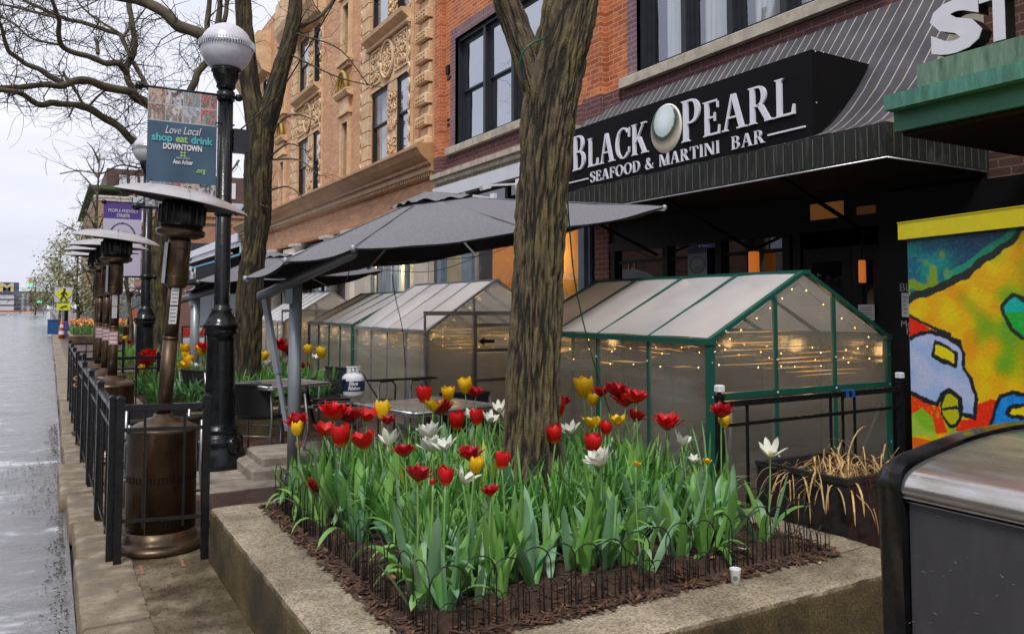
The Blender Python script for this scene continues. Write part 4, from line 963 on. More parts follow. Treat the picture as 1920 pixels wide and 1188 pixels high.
# reflection of a street banner in the restaurant glass, painted on a flat sheet
def reflection_fn(u,v):
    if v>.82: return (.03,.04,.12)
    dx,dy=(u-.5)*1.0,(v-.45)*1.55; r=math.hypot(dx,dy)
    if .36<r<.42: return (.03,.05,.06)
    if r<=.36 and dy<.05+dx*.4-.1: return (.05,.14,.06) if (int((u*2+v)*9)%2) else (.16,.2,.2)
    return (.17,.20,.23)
a=PX(1290,525,6.93); b=PX(1325,462,6.93); ps=thing('banner_reflection','painted reflection of a grey street banner with a dark blue top and round green emblem in the restaurant window','painted reflection',(6.93,a.y,a.z))
paintsheet('sheet',ps,(6.93,a.y,a.z),(0,-1,0),(0,0,1),a.y-b.y,b.z-a.z,24,40,reflection_fn,'print_paint')
# --- neighbour canopy with green fascia
M['green_paint']=mat('green_fascia',(.045,.19,.135),.5,c2=(.034,.14,.10),ns=3); M['green_weather']=mat('weathered_green',(.19,.30,.21),.6,c2=(.12,.21,.145),ns=7,scale=(2,3,.5),c3=(.055,.10,.07))
M['green_lip']=mat('green_lip',(.10,.29,.235),.5,c2=(.06,.20,.15),ns=6,scale=(2,3,.6),c3=(.045,.14,.105))
cn_=thing('shop_canopy','flat green metal canopy with weathered fascia at the upper right','canopy',(7.0,3.4,2.8))
zl=PX(1657,208,4.9).z; z2=PX(1657,180,4.9).z; yE=PX(1657,200,4.9).y
mb=MB(); mb.box((4.9,-1.2,zl),(6.99,yE,z2)); mb.build('lip','green_lip',cn_)
xs=4.99; zb=PX(1680,247,xs).z; mb=MB(); mb.box((xs,-1.2,zb),(6.99,PX(1676,230,xs).y,zl-.003)); mb.build('beam','green_paint',cn_)
xr=5.02; yr=PX(1719,140,xr).y; zr_=PX(1719,122,xr).z; mb=MB(); mb.box((xr,-1.2,z2+.002),(6.98,yr,zr_)); mb.build('parapet','green_weather',cn_)
mb=MB(); mb.box((xs+.04,-1.2,zb-.03),(6.98,PX(1676,230,xs).y-.04,zb-.002)); mb.build('soffit','wood_dark',cn_)
# letters ST standing on the canopy
st=thing('channel_letters','white block letters S T with black sides standing on the green canopy','sign letters',(5.1,2.9,zr_))
for ch,xa,xb in (('S',1745,1842),('T',1838,1912)):
    ya,yb2=PX(xa,60,5.06).y,PX(xb,60,5.06).y
    for nm,mt_,xx,ex in (('letter_face','letter_white',5.058,.004),('letter_side','black_frame',5.12,.055)):
        mb=MB(); me=textmesh(ch,1,ex,.05); xs_=[v.co.x for v in me.vertices]; zs_=[v.co.y for v in me.vertices]
        k=(ya-yb2)/(max(xs_)-min(xs_)); hz=.355; kz=hz/(max(zs_)-min(zs_)); z0=zr_+.02
        mb.add([(xx-v.co.z,ya-(v.co.x-min(xs_))*k,z0+(v.co.y-min(zs_))*kz) for v in me.vertices],[tuple(p.vertices) for p in me.polygons]); bpy.data.meshes.remove(me)
        mb.build(nm,mt_,st)
# =========== striped awning + sign
def stripe():
    m,t,b=nt('striped_canvas'); g=N(t,'ShaderNodeNewGeometry'); sx=N(t,'ShaderNodeSeparateXYZ'); L(t,g,'Position',sx,0)
    n0=N(t,'ShaderNodeTexNoise',i_Scale=3,i_Detail=3); L(t,g,'Position',n0,'Vector')
    a=N(t,'ShaderNodeMath',operation='MULTIPLY'); a.inputs[1].default_value=1/.125; L(t,sx,1,a,0)
    fr=N(t,'ShaderNodeMath',operation='FRACT'); L(t,a,0,fr,0)
    gt=N(t,'ShaderNodeMath',operation='LESS_THAN'); gt.inputs[1].default_value=.11; L(t,fr,0,gt,0)
    mx=N(t,'ShaderNodeMix',data_type='RGBA'); L(t,gt,0,mx,0); mx.inputs[6].default_value=(.075,.075,.087,1); mx.inputs[7].default_value=(.40,.365,.30,1)
    r=ramp(t,[(.3,(.7,.7,.7)),(.7,(1.15,1.15,1.15))]); L(t,n0,0,r,0)
    m2=N(t,'ShaderNodeMix',data_type='RGBA',blend_type='MULTIPLY'); m2.inputs[0].default_value=1; L(t,mx,2,m2,6); L(t,r,0,m2,7); L(t,m2,2,b,'Base Color')
    b.inputs['Roughness'].default_value=.6; b.inputs['Specular IOR Level'].default_value=.3
    bp=N(t,'ShaderNodeBump',i_Strength=.3,i_Distance=.05); L(t,n0,0,bp,'Height'); L(t,bp,0,b,'Normal'); return m
M['canvas']=stripe(); M['valance']=mat('valance_canvas',(.028,.03,.029),.6,spec=.2,c2=(.02,.022,.02),ns=8,bump=.5,bs=12,scale=(1,3,.4),c3=(.07,.075,.065))
aw=thing('awning','grey pinstriped swooping awning over the dark restaurant front','awning',(6.9,3.9,2.6))
prof=[(6.99,4.44),(6.72,4.08),(6.50,3.80),(6.37,3.64),(6.20,3.42),(6.04,3.25),(5.88,3.11),(5.74,3.01),(5.60,2.95)]
YA0,YA1=3.88,9.75
def pf(f):
    i=f*(len(prof)-1); k=min(int(i),len(prof)-2); u=i-k; return lerp(prof[k][0],prof[k+1][0],u),lerp(prof[k][1],prof[k+1][1],u)
mb=MB(); mb.grid(lambda i,j:(pf(j)[0]+.01*nz(i*9,j*3,1),lerp(YA0,YA1,i),pf(j)[1]+.012*nz(i*14,j*3,1,3)),60,24); mb.build('fabric','canvas',aw)
mb=MB(); 
for yy in (YA0,YA1):
    mb.prism([(6.99,yy,2.95)]+[(x,yy,z) for x,z in prof],(0,.006 if yy==YA0 else -.006,0))
mb.build('end_panel','canvas',aw)
mb=MB(); mb.grid(lambda i,j:(5.6-.004+.012*nz(i*22,j,1),lerp(YA0,YA1,i),lerp(2.67,2.95,j)),90,3); mb.build('valance','valance',aw)
mb=MB(); mb.box((5.6,YA0-.006,2.67),(6.99,YA0,2.95)); mb.build('valance','valance',aw)
mb=MB()
for k in range(56): 
    y=YA0+.05+k*.105; mb.box((5.585,y,2.69),(5.592,y+.007,2.93))
for k in range(13): x=5.68+k*.105; mb.box((x,YA0-.010,2.69),(x+.007,YA0-.0065,2.93))
M['stripe_dim']=mat('valance_pinstripe',(.10,.10,.085),.7); mb.build('pinstripes','stripe_dim',aw)
mb=MB(); mb.tube([(5.59,YA0-.01,2.665),(5.59,YA1,2.665)],.008,5); mb.tube([(5.59,YA0-.01,2.665),(6.98,YA0-.01,2.665)],.008,5); mb.build('hem_bar','steel',aw)
mb=MB(); mb.box((5.63,YA0+.02,2.70),(6.98,YA1-.02,2.73)); mb.build('soffit','wood_dark',aw)
mb=MB()
for y in (5.0,6.6,8.2): mb.bar((5.66,y,2.69),(6.95,y,2.2),.03)
mb.build('bracket','black_frame',aw)
# sign
XS=5.62; sg=thing('shop_sign','long black sign board with raised white serif lettering and a pearl','sign',(XS,4.58,2.88))
ys0,ys1=4.58,9.2; zb0,zt0=2.885,3.72
mb=MB(); mb.box((XS,ys0,zb0),(XS+.05,ys1,zt0))
# side cheek follows the awning curve
cheek=[(XS+.05,zb0),(XS+.05,zt0),(6.40,3.71),(6.20,3.46),(6.04,3.29),(5.88,3.15),(5.74,3.04)]
for yy in (ys0+.003,ys1-.025): mb.prism([(x,yy,z) for x,z in cheek],(0,.02,0))
mb.prism([(XS+.05,ys0+.03,zt0-.02),(6.38,ys0+.03,zt0-.025),(6.38,ys1-.03,zt0-.025),(XS+.05,ys1-.03,zt0-.02)],(0,0,.018)); M['sign_black']=mat('sign_black',(.004,.004,.005),.6,c2=(.006,.006,.007),ns=2,spec=.12); mb.build('board','sign_black',sg)
mb=MB()
for k in range(9):
    x,z=cheek[2+min(4,k//2)] if k<9 else cheek[-1]
for (px,py) in ((1528,97),(1543,99),(1580,107),(1627,137),(1615,172),(1600,204),(1580,232),(1558,256),(1535,266),(1530,193)): 
    p=PY(px,py,ys0); mb.lathe((p.x,ys0-.004,p.z),[(.008,0),(.004,.006)],8,axis=(0,-1,0))
mb.build('screws','white_paint',sg)
def yz(px,py,X=XS-.01): p=PX(px,py,X); return p
mb=MB(); b0=yz(1074,327); b1=yz(1217,290); zc=3.195
serif(mb,'BLACK',(XS-.001,b0.y,zc),(0,-1,0),(0,0,1),.345,width=b0.y-b1.y,t=.022,big={0:1.24})
p0=yz(1278,270); p1=yz(1498,215)
serif(mb,'PEARL',(XS-.001,p0.y,zc),(0,-1,0),(0,0,1),.345,width=p0.y-p1.y,t=.022,big={0:1.24})
s0=yz(1107,352); s1=yz(1436,275); z2_=3.005
serif(mb,'SEAFOOD & MARTINI  BAR',(XS-.001,s0.y,z2_),(0,-1,0),(0,0,1),.125,width=s0.y-s1.y,t=.015,gap=.09)
mb.box((XS-.016,yz(1103,350).y,z2_+.05),(XS,ys1-.35,z2_+.066)); mb.box((XS-.016,yz(1510,250).y,z2_+.05),(XS,yz(1440,270).y,z2_+.066))
mb.build('lettering','letter_white',sg)
pc=yz(1248,243); ry=(yz(1219,240).y-yz(1277,240).y)/2; rz_=.262
mb=MB(); NN=40
def pearlp(i,j):
    a=2*math.pi*i; r=j; return (XS-.002-.05*math.sqrt(max(0,1-r*r)),pc.y+ry*r*math.cos(a),3.40+rz_*r*math.sin(a))
mb.grid(pearlp,NN,28); po=mb.build('pearl','print_paint',sg)
at=po.data.color_attributes.new('paint','FLOAT_COLOR','POINT')
for j in range(29):
    for i in range(NN+1):
        a=2*math.pi*i/NN; r=j/28; u,v=-r*math.cos(a),r*math.sin(a)
        c=(.62,.70,.72)
        d=math.hypot(u-.02,(v-.30)); c=mixc((.72,.82,.86),(.50,.60,.60),sst(.1,.66,d))
        if d>.66: c=mixc((.045,.06,.045),(.60,.52,.42),sst(.74,1.12,d))
        if r>.95: c=(.72,.74,.62)
        at.data[j*(NN+1)+i].color=c4(c)
# =========== tan ornate building
tb=thing('brick_building','tan brick building with carved terracotta panels, medallions and a heavy cornice','building',(XF,25,0))
YT0,YT1=YB+.01,34.6; pitch=6.95
pairs=[]; base_px=[(694,725),(742,767)]
prs=[(FY(725),FY(694)),(FY(767),FY(742))]
holes=[]; wins=[]
for k in range(3):
    for (a,b) in prs:
        for (z0,z1) in ((5.08,6.93),(8.40,10.3)):
            wins.append((a+pitch*k,b+pitch*k,z0,z1)); holes.append(wins[-1])
na,nb=FY(651),FY(641)
nar=[]
for k in range(2):
    for (z0,z1) in ((4.97,6.62),(8.45,9.95)): nar.append((na+pitch*k,nb+pitch*k,z0,z1)); holes.append(nar[-1])
mb=MB(); wallh(mb,XF,YT0,YT1,4.9,12.5,holes); wallh(mb,XF,YT0,YT1,3.66,4.3,[]); mb.box((XF,YT1-.3,0),(XF+8,YT1,12.5)); mb.build('wall','tan_brick',tb)
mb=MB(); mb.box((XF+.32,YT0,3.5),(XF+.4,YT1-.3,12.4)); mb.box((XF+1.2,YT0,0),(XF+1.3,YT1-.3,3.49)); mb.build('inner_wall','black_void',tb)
for i,wn in enumerate(wins): sash(tb,*wn,XF+.015,f=.055,rail=.52,gl='glass_clear' if i%4 in (0,3) else 'glass',curt=(wn[0]+.1,wn[1]-.25) if i%4==0 else None)
for i,wn in enumerate(wins[:8]):
    if i%4==3: mb=MB(); [mb.box((XF+.16,wn[0]+.08,wn[3]-.1-.05*k),(XF+.18,wn[1]-.08,wn[3]-.065-.05*k)) for k in range(20)]; mb.build('blind','blind',tb)
for wn in nar: sash(tb,*wn,XF+.1,f=.05,rail=.5)
tc_=MB(); orn=MB()
def relief(mb,y0,y1,z0,z1,X,seed,n=9):
    rg=random.Random(seed)
    for k in range(n):
        cy=lerp(y0,y1,(k%3+.5)/3)+rg.uniform(-.03,.03); cz=lerp(z0,z1,(k//3+.5)/3)+rg.uniform(-.03,.03); r=min(y1-y0,z1-z0)/6.2; a0=rg.uniform(0,6.28); s=rg.choice((-1,1))
        pts=[]; rr=[]
        for j in range(12):
            f=j/11; a=a0+s*f*8; q=r*(1-f*.8); pts.append((X-.02,cy+q*math.cos(a),cz+q*math.sin(a))); rr.append(.016+.016*(1-f))
        mb.tube(pts,rr,5)
        for j in range(3):
            a=a0+j*2.1; mb.tube([(X,cy+r*math.cos(a),cz+r*math.sin(a)),(X-.035,cy+r*1.5*math.cos(a+.3),cz+r*1.5*math.sin(a+.3))],[.03,.008],5)
for k in range(3):
    tc_=MB(); orn=MB()
    o=pitch*k; yl,yr_=prs[1][0]+o,prs[0][1]+o; ym0,ym1=prs[1][1]+o,prs[0][0]+o
    for (z0,z1) in ((4.9,6.93),(8.32,10.3)):
        # colonnette between the pair, jambs and quoined pilasters
        tc_.box((XF-.025,ym0-.0,z0),(XF+.1,ym1+.0,z1)); 
        relief(orn,ym0+.02,ym1-.02,z0+.1,z1-.1,XF-.02,k*7+int(z0),9); relief(orn,ym0+.02,ym1-.02,z0+.4,z1-.5,XF-.02,k*9+int(z0),9)
    zz=4.9
    while zz<12:
        h=.37; tc_.cham((XF-.09,yr_+.03,zz),(XF+.05,yr_+.55,zz+h-.02),.012); 
        tc_.box((XF-.05,yl-.16,zz),(XF+.05,yl-.02,zz+h-.008)); orn.tube([(XF-.06,yl-.09,zz+.03),(XF-.085,yl-.06,zz+.12),(XF-.06,yl-.12,zz+.2),(XF-.08,yl-.08,zz+.32)],[.02,.035,.02,.03],5)
        orn.tube([(XF-.06,yr_+.62,zz+.03),(XF-.085,yr_+.65,zz+.12),(XF-.06,yr_+.6,zz+.2),(XF-.08,yr_+.64,zz+.32)],[.02,.03,.02,.03],5)
        zz+=h
    # entablature above the lower windows
    tc_.box((XF-.04,yl-.02,6.93),(XF+.05,yr_+.02,8.0))
    pr_=[(0,8.0),(-.1,8.0),(-.12,8.06),(-.06,8.1),(-.16,8.17),(-.24,8.22),(-.26,8.31),(0,8.33)]
    tc_.prism([(XF-.04+x,yl-.12,z) for x,z in pr_],(0,yr_-yl+.24,0))
    for j in range(40): orn.box((XF-.15,yl-.1+j*(yr_-yl+.2)/40,8.02),(XF-.1,yl-.1+(j+.55)*(yr_-yl+.2)/40,8.06))
    cy=(yl+yr_)/2+.05; rr=.40
    for (a,b) in ((yl+.06,cy-rr-.06),(cy+rr+.06,yr_-.06)):
        for q in ((a,7.08,a+.04,7.95),(b-.04,7.08,b,7.95)): tc_.box((XF-.075,q[0],q[1]),(XF-.041,q[2],q[3]))
        tc_.box((XF-.075,a+.04,7.08),(XF-.041,b-.04,7.12)); tc_.box((XF-.075,a+.04,7.91),(XF-.041,b-.04,7.95))
        relief(orn,a+.06,b-.06,7.14,7.89,XF-.045,k+int(a),9); relief(orn,a+.12,b-.12,7.2,7.8,XF-.045,k+5+int(a),9)
    pts=[(XF-.07,cy+(rr)*math.cos(t_*math.pi/14),7.52+(rr*1.12)*math.sin(t_*math.pi/14)) for t_ in range(29)]
    tc_.tube(pts,.045,6); pts=[(XF-.06,cy+(rr*.8)*math.cos(t_*math.pi/14),7.52+(rr*.9)*math.sin(t_*math.pi/14)) for t_ in range(29)]; tc_.tube(pts,.02,5)
    relief(orn,cy-.28,cy+.28,7.25,7.8,XF-.045,k+33,9); orn.lathe((XF-.04,cy,7.52),[(.12,0),(.1,.04),(.03,.06)],10,axis=(-1,0,0))
    for j in range(8):
        a=j*math.pi/4; orn.tube([(XF-.05,cy+.1*math.cos(a),7.52+.1*math.sin(a)),(XF-.07,cy+.27*math.cos(a),7.52+.27*math.sin(a))],[.03,.012],5)
    tc_.build('window_bay_trim','terracotta',tb); orn.build('carved_ornament','terracotta',tb)
for (a,b,z0,z1) in nar:
    tc_=MB(); s=.19; tc_.box((XF-.07,a-s,z0-.02),(XF+.12,a-.01,z1)); tc_.box((XF-.07,b+.01,z0-.02),(XF+.12,b+s,z1)); tc_.box((XF-.07,a-s,z1),(XF+.12,b+s,z1+.2)); tc_.box((XF-.14,a-s-.06,z1+.2),(XF+.05,b+s+.06,z1+.28))
    if z0>7: tc_.box((XF-.17,a-s-.1,z0-.2),(XF+.05,b+s+.1,z0-.03)); tc_.box((XF-.1,a-s-.02,z0-.3),(XF+.05,b+s+.02,z0-.205))
    else:
        tc_.box((XF-.1,a-.14,z1+.28),(XF,b+.14,z1+.66)); pr_=[(0,z1+.66),(-.16,z1+.7),(-.22,z1+.8),(-.22,z1+.86),(0,z1+.88)]
        tc_.prism([(XF+x,a-.32,z) for x,z in pr_],(0,b-a+.64,0))
        cy=(a+b)/2; z_=z1+.88
        M.setdefault('ochre',mat('ochre_shell',(.50,.33,.10),.7,c2=(.36,.22,.06),ns=6))
        sh=MB()
        for q,(rad,dx) in enumerate(((.40,-.16),(.32,-.10),(.24,-.06))):
            pts=[(XF+dx,cy+rad*math.cos(math.pi*t_/12),z_+rad*1.3*math.sin(math.pi*t_/12)) for t_ in range(13)]; sh.tube(pts,.05-.01*q,6)
        for j in range(9):
            aa=math.pi*(j+.5)/9; sh.tube([(XF-.02,cy,z_+.03),(XF-.05,cy+.24*math.cos(aa),z_+.3*math.sin(aa))],[.01,.028],5)
        sh.prism([(XF-.005,cy+.42*math.cos(math.pi*t_/12),z_+.42*1.3*math.sin(math.pi*t_/12)) for t_ in range(13)],(-.03,0,0)); sh.build('shell_pediment','ochre',tb)
    tc_.build('window_trim','terracotta',tb)
# corner quoins of moulded brick
tc_=MB(); orn=MB()
zz=4.95; k=0
while zz<12:
    h=.235; ya_,yb_=FY(809),FY(787)
    if k%2: tc_.cham((XF-.07,ya_+.03,zz),(XF+.05,yb_-.14,zz+h-.03),.02)
    else:
        tc_.cham((XF-.17,ya_,zz),(XF+.05,yb_,zz+h-.01),.03)
        for j in range(4):
            for m_ in range(2): orn.box((XF-.195,ya_+.05+j*(yb_-ya_-.1)/4,zz+.05+m_*.08),(XF-.165,ya_+.05+(j+.6)*(yb_-ya_-.1)/4,zz+.1+m_*.08))
    zz+=h; k+=1
tc_.build('corner_quoins','terracotta',tb); orn.build('quoin_ornament','terracotta',tb)
# upper bay cornice seen top left
for k in (1,2):
    o=pitch*k; mb=MB(); mb.prism([(XF+x,prs[1][0]-.3+o,z) for x,z in ((0,10.35),(-.3,10.45),(-.5,10.8),(-.55,11.0),(-.5,11.9),(0,12))],(0,4.2,0)); mb.build('upper_bay','terracotta',tb)
# main cornice
pr_=[(0,4.98),(-.42,4.93),(-.5,4.90),(-.5,4.84),(-.46,4.80),(-.40,4.70),(-.30,4.62),(-.22,4.58),(-.22,4.54),(-.16,4.5),(-.16,4.38),(-.08,4.34),(-.08,4.27),(0,4.26)]
mb=MB(); mb.prism([(XF+x,YT0+.0,z) for x,z in pr_],(0,YT1-YT0,0))
n=int((YT1-YT0)/.12)
for j in range(n):
    y=YT0+.05+j*.12; mb.tube([(XF-.205,y,4.52),(XF-.205,y+.075,4.52)],.028,5); mb.box((XF-.13,y,4.29),(XF-.081,y+.06,4.375))
mb.build('cornice','cornice',tb)
# ground floor of the tan building
mb=MB(); mb.box((XF-.06,YT0+.4,3.58),(XF+.3,YT1,3.657)); mb.build('base_moulding','terra_dark',tb)
cols=[FY(p) for p in (662,620,560,515,480)]
for i,y in enumerate(cols):
    c=MB(); c.lathe((XF+.05,y,0),[(.22,0),(.22,.2),(.17,.25),(.16,2.9),(.155,3.25)],16); c.build('column','cream',tb)
    c=MB(); c.lathe((XF+.05,y,3.25),[(.155,0),(.2,.05),(.18,.1),(.3,.22),(.3,.24)],12); c.box((XF-.28,y-.33,3.49),(XF+.3,y+.33,3.575)); c.build('capital','cream',tb)
mb=MB(); 
for a,b in ((FY(797)-.0,FY(776)),(FY(686),FY(648)),(26.5,28.0),(31.5,33)):
    if a<YB+.36: a=YB+.36
    mb.cham((XF-.02,a,0),(XF+.28,b,3.5),.015)
mb.build('pier','cream',tb)
mb=MB(); mb.box((XF+.1,FY(776),2.9),(XF+.3,FY(686),3.5)); mb.box((XF+.1,FY(648),2.6),(XF+.3,33,3.5)); mb.build('shop_fascia','frame_dark',tb)
M['shop_glass']=glass('shop_glass',(.05,.05,.03),trans=.7,mir=.15)
ya,yb=FY(776),FY(686); n=4
for k in range(n): fixed(tb,ya+(yb-ya)*k/n,ya+(yb-ya)*(k+1)/n,.4,2.9,XF+.12,fr='frame_blue',gl='shop_glass',f=.07)
mb=MB(); mb.box((XF+.9,ya-.3,0),(XF+.95,yb+.3,2.95)); mb.build('lit_room','lit_cream',tb)
M['yellow_goods']=mat('display_yellow',(.75,.6,.08),.6); M['pink_goods']=mat('display_pink',(.6,.25,.3),.6); M['white_goods']=mat('display_white',(.7,.72,.75),.6)
for nm,mt_,y,z0,z1 in (('display_banner','yellow_goods',ya+.7,1.6,2.5),('display_banner','white_goods',ya+2.4,1.0,2.6),('display_box','pink_goods',ya+2.9,.6,1.35),('display_box','white_goods',ya+1.5,.6,1.5)):
    mb=MB(); mb.box((XF+.5,y-.28,z0),(XF+.56,y+.28,z1)); mb.build(nm,mt_,tb)
for k in range(4): fixed(tb,FY(648)+.05+k*1.35,FY(648)+.05+(k+1)*1.35,.4,2.6,XF+.14,fr='frame_dark',gl='glass',f=.07)
# small white awning with faint text on the tan building
ta=thing('shop_awning','small white storefront awning on the tan building behind the big umbrella','awning',(6.0,26,2.5))
mb=MB(); a=PX(560,463,6.2); mb.prism([(XF-.02,21.5,3.35),(6.15,21.5,2.9),(6.15,21.5,2.75),(XF-.02,21.5,2.75)],(0,8.5,0)); mb.build('fabric','white_panel',ta)
mb=MB(); text(mb,'THE GARDEN',(6.145,28.5,2.79),(0,-1,0),(0,0,1),.13,extr=.003); 
# cable
mb=MB(); pts=[PD(640,-30,12),PD(629,0,11.8),PD(546,141,10.6),PD(500,200,10.0),PD(440,252,8.2),PD(436,256,7.7)]
cc=cr([(p,.01) for p in pts],6); mb.tube([p for p,_ in cc],.009,4); solo(mb,'overhead_cable','black_frame','thin black cable sagging from the lamp post up past the forked tree','cable',tuple(pts[-1]))

def roomlight(x,y,z,e,c,par,name='ceiling_light',r=.12):
    l=bpy.data.lights.new(name,'POINT'); l.energy=e; l.color=c; l.shadow_soft_size=r
    o=bpy.data.objects.new(name,l); col.objects.link(o); o.location=(x,y,z)
    if par is not None: p=ORG.get(par.name,(0,0,0)); o.parent=par; o.location=(x-p[0],y-p[1],z-p[2])
    return o
roomlight(XF+.65,12.2,2.45,16,(1,.66,.3),ob); roomlight(XF+.65,10.6,2.3,6,(1,.66,.3),ob)
roomlight(XF+.55,17.5,2.6,22,(1,.86,.55),tb); roomlight(XF+.55,19.5,2.6,22,(1,.86,.55),tb)
# ------------------------------------------------------------------ greenhouses
M['poly_wall']=poly('polycarbonate_wall',(.76,.76,.72),(.46,.46,.42),.42,.15,.6,(.35,.35,2.6),var=.12,gmix=.20); M['poly_wall_lit']=poly('polycarbonate_wall_lit',(.76,.76,.70),(.64,.64,.57),.58,.2,.6,(.3,.3,2.4),var=.1,gmix=.20)  # second wall sheet: sky and inside light put into a lighter colour
M['poly_roof']=poly('polycarbonate_roof',(.75,.77,.8),(.90,.92,1.0),.88,.3,.6,(.7,.7,.7),var=.08,gmix=.16)
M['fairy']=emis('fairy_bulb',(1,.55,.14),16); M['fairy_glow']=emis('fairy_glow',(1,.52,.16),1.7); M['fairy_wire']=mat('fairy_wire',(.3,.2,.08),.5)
def streak(name,s):
    m,t,b=nt(name); g=coords(t,(1,1,14)); n=N(t,'ShaderNodeTexNoise',i_Scale=1.7,i_Detail=3); L(t,g,0,n,'Vector')
    r=ramp(t,[(.48,0.0),(.66,s)]); L(t,n,0,r,0); b.inputs['Emission Color'].default_value=(1,.52,.14,1); L(t,r,0,b,'Emission Strength'); b.inputs['Base Color'].default_value=(.2,.15,.08,1); return m
def greenhouse(Y0,Y1,X0,X1,Ze,Zr,fm,label,seed,door=False,nb=4,green=True,light=1.0):
    g=thing('greenhouse',label,'greenhouse',((X0+X1)/2,Y0,0),group='dining greenhouses along the sidewalk'); XM=(X0+X1)/2; w=.045; rg=random.Random(seed); wm='poly_wall' if seed==1 else 'poly_wall_lit'
    mb=MB()
    for x in (X0,X1):
        for y in (Y0,Y1): mb.box((x-w/2,y-w/2,0),(x+w/2,y+w/2,Ze-.002))
        mb.box((x-w/2-.01,Y0-.03,Ze),(x+w/2+.01,Y1+.03,Ze+.04)); mb.box((x-.015,Y0+w/2,.0),(x+.015,Y1-w/2,.05))
        for k in range(1,nb): y=lerp(Y0,Y1,k/nb); mb.box((x-.014,y-.011,.05),(x+.014,y+.011,Ze-.002))
    mb.box((XM-.03,Y0-.035,Zr-.012),(XM+.03,Y1+.035,Zr+.02))
    for x in (X0,X1):
        for k in range(nb+1):
            y=lerp(Y0,Y1,k/nb); ww=.04 if k in (0,nb) else .02
            mb.bar((x,y,Ze+.03),(XM+(.02 if x>XM else -.02),y,Zr),ww,.03)
    zr=.90
    for y in (Y0,Y1):
        for f in (1/3,2/3):
            x=lerp(X0,X1,f); zt=Ze+(Zr-Ze)*(1-abs(x-XM)/(XM-X0)); mb.box((x-.013,y-.014,.03),(x+.013,y+.014,zt-.01))
        mb.box((X0+w/2,y-.015,0),(X1-w/2,y+.015,.04))
        if not door: mb.box((X0+w/2,y-.017,zr-.02),(X1-w/2,y+.017,zr+.02))
    if door:
        y=Y0-.03; xd=lerp(X0,X1,1/3)
        mb.box((X0-.05,y-.03,Ze+.22),(X1+.3,y+.01,Ze+.27)); mb.box((X0-.05,y-.02,Ze-.02),(X0-.025,y,Ze+.22))
        mb.box((xd-.025,y-.02,0),(xd+.02,y,Ze+.22)); mb.box((xd+.6,y-.02,0),(xd+.64,y,Ze+.22))
        for z in (.05,.62,.98,Ze+.1): mb.box((xd+.02,y-.02,z-.02),(xd+.6,y,z+.02))
    # corner braces
    mb.bar((X0+.02,Y0+.03,.7),(X0+.02,Y0+.6,.05),.02,.006); mb.bar((X1-.5,Y0+.02,.08),(X1-.06,Y0+.02,.75),.02,.006)
    mb.build('frame',fm,g)
    mb=MB()
    for x,s in ((X0,-1),(X1,1)):
        for k in range(nb):
            for z in (.2,Ze-.15): mb.box((x+s*.014,lerp(Y0,Y1,k/nb)-.007,z),(x+s*.02,lerp(Y0,Y1,k/nb)+.007,z+.014))
    for f in (0,1/3,2/3,1):
        for z in (.45,.9,Ze-.12): mb.lathe((lerp(X0,X1,f),Y0-.017,z),[(.009,0),(.006,.006)],8,axis=(0,-1,0))
    mb.lathe((X0+.12,Y0-.03,Ze+.09),[(.009,0),(.006,.006)],8,axis=(0,-1,0)); mb.build('clips','white_paint',g)
    for k in range(nb):
        ya,yb=lerp(Y0,Y1,k/nb)+.012,lerp(Y0,Y1,(k+1)/nb)-.012
        for x,s in ((X0,1),(X1,-1)):
            p=MB(); a=rg.uniform(-.006,.006)
            p.grid(lambda i,j:(x+a*i+.004*math.sin(j*3.1)*s+.003*nz(i*3,j*3,1,seed+k),lerp(ya,yb,i),lerp(.05,Ze-.002,j)),10,14); p.build('wall_panel',wm,g)
            dx=XM-x
            p=MB(); p.grid(lambda i,j:(x+dx*j*.985,lerp(ya,yb,i),lerp(Ze+.045,Zr,j)+.006*math.sin(math.pi*i)+.004*nz(i*2,j*4,1,seed+k)),8,14); p.build('roof_panel','poly_roof',g)
    for y in (Y0,Y1):
        for q in range(3):
            xa,xb=lerp(X0,X1,q/3)+.013,lerp(X0,X1,(q+1)/3)-.013; p=MB()
            def gf(i,j):
                x=lerp(xa,xb,i); zt=Ze+(Zr-Ze)*(1-abs(x-XM)/(XM-X0))-.012; return (x,y+.004*nz(i*3,j*4,1,seed+q),lerp(.04,zt,j))
            p.grid(gf,14,18); p.build('end_panel',wm,g)
    # strings of warm bulbs hang inside
    s=thing('string_lights','warm fairy lights strung inside the '+label.split(' greenhouse')[0]+' greenhouse','string lights',(XM,Y0+.1,Ze),group='fairy lights in the greenhouses')
    wi=MB(); bl=MB(); gl=MB()
    def run(a,b,sag,nbulb,wob=.02):
        pts=[]; a=Vector(a); b=Vector(b)
        for i in range(17):
            f=i/16; p=a.lerp(b,f)+Vector((0,0,-sag*4*f*(1-f)+wob*.5*math.sin(i*1.9+a.z*9))); pts.append(p)
        wi.tube(pts,.0022,3)
        for k in range(nbulb):
            f=(k+.5+rg.uniform(-.3,.3))/nbulb; i=min(15,int(f*16)); p=pts[i].lerp(pts[i+1],f*16-i); bl.lathe(p-Vector((0,0,.004)),[(.001,0),(.0045,.004),(.001,.009)],6)
        return pts
    q=.05
    for zz,nb_ in ((Ze-.05,6),(Ze-.15,7)):
        run((X0+q,Y0+.05,zz),(X0+q,Y1-.05,zz+.01),.05,nb_); run((X0+q,Y0+q,zz+.02),(X1-q,Y0+q,zz),.04,nb_); run((X1-q,Y0+.05,zz),(X1-q,Y1-.05,zz),.05,6); run((X0+q,Y1-q,zz+.03),(X1-q,Y1-q,zz),.03,6)
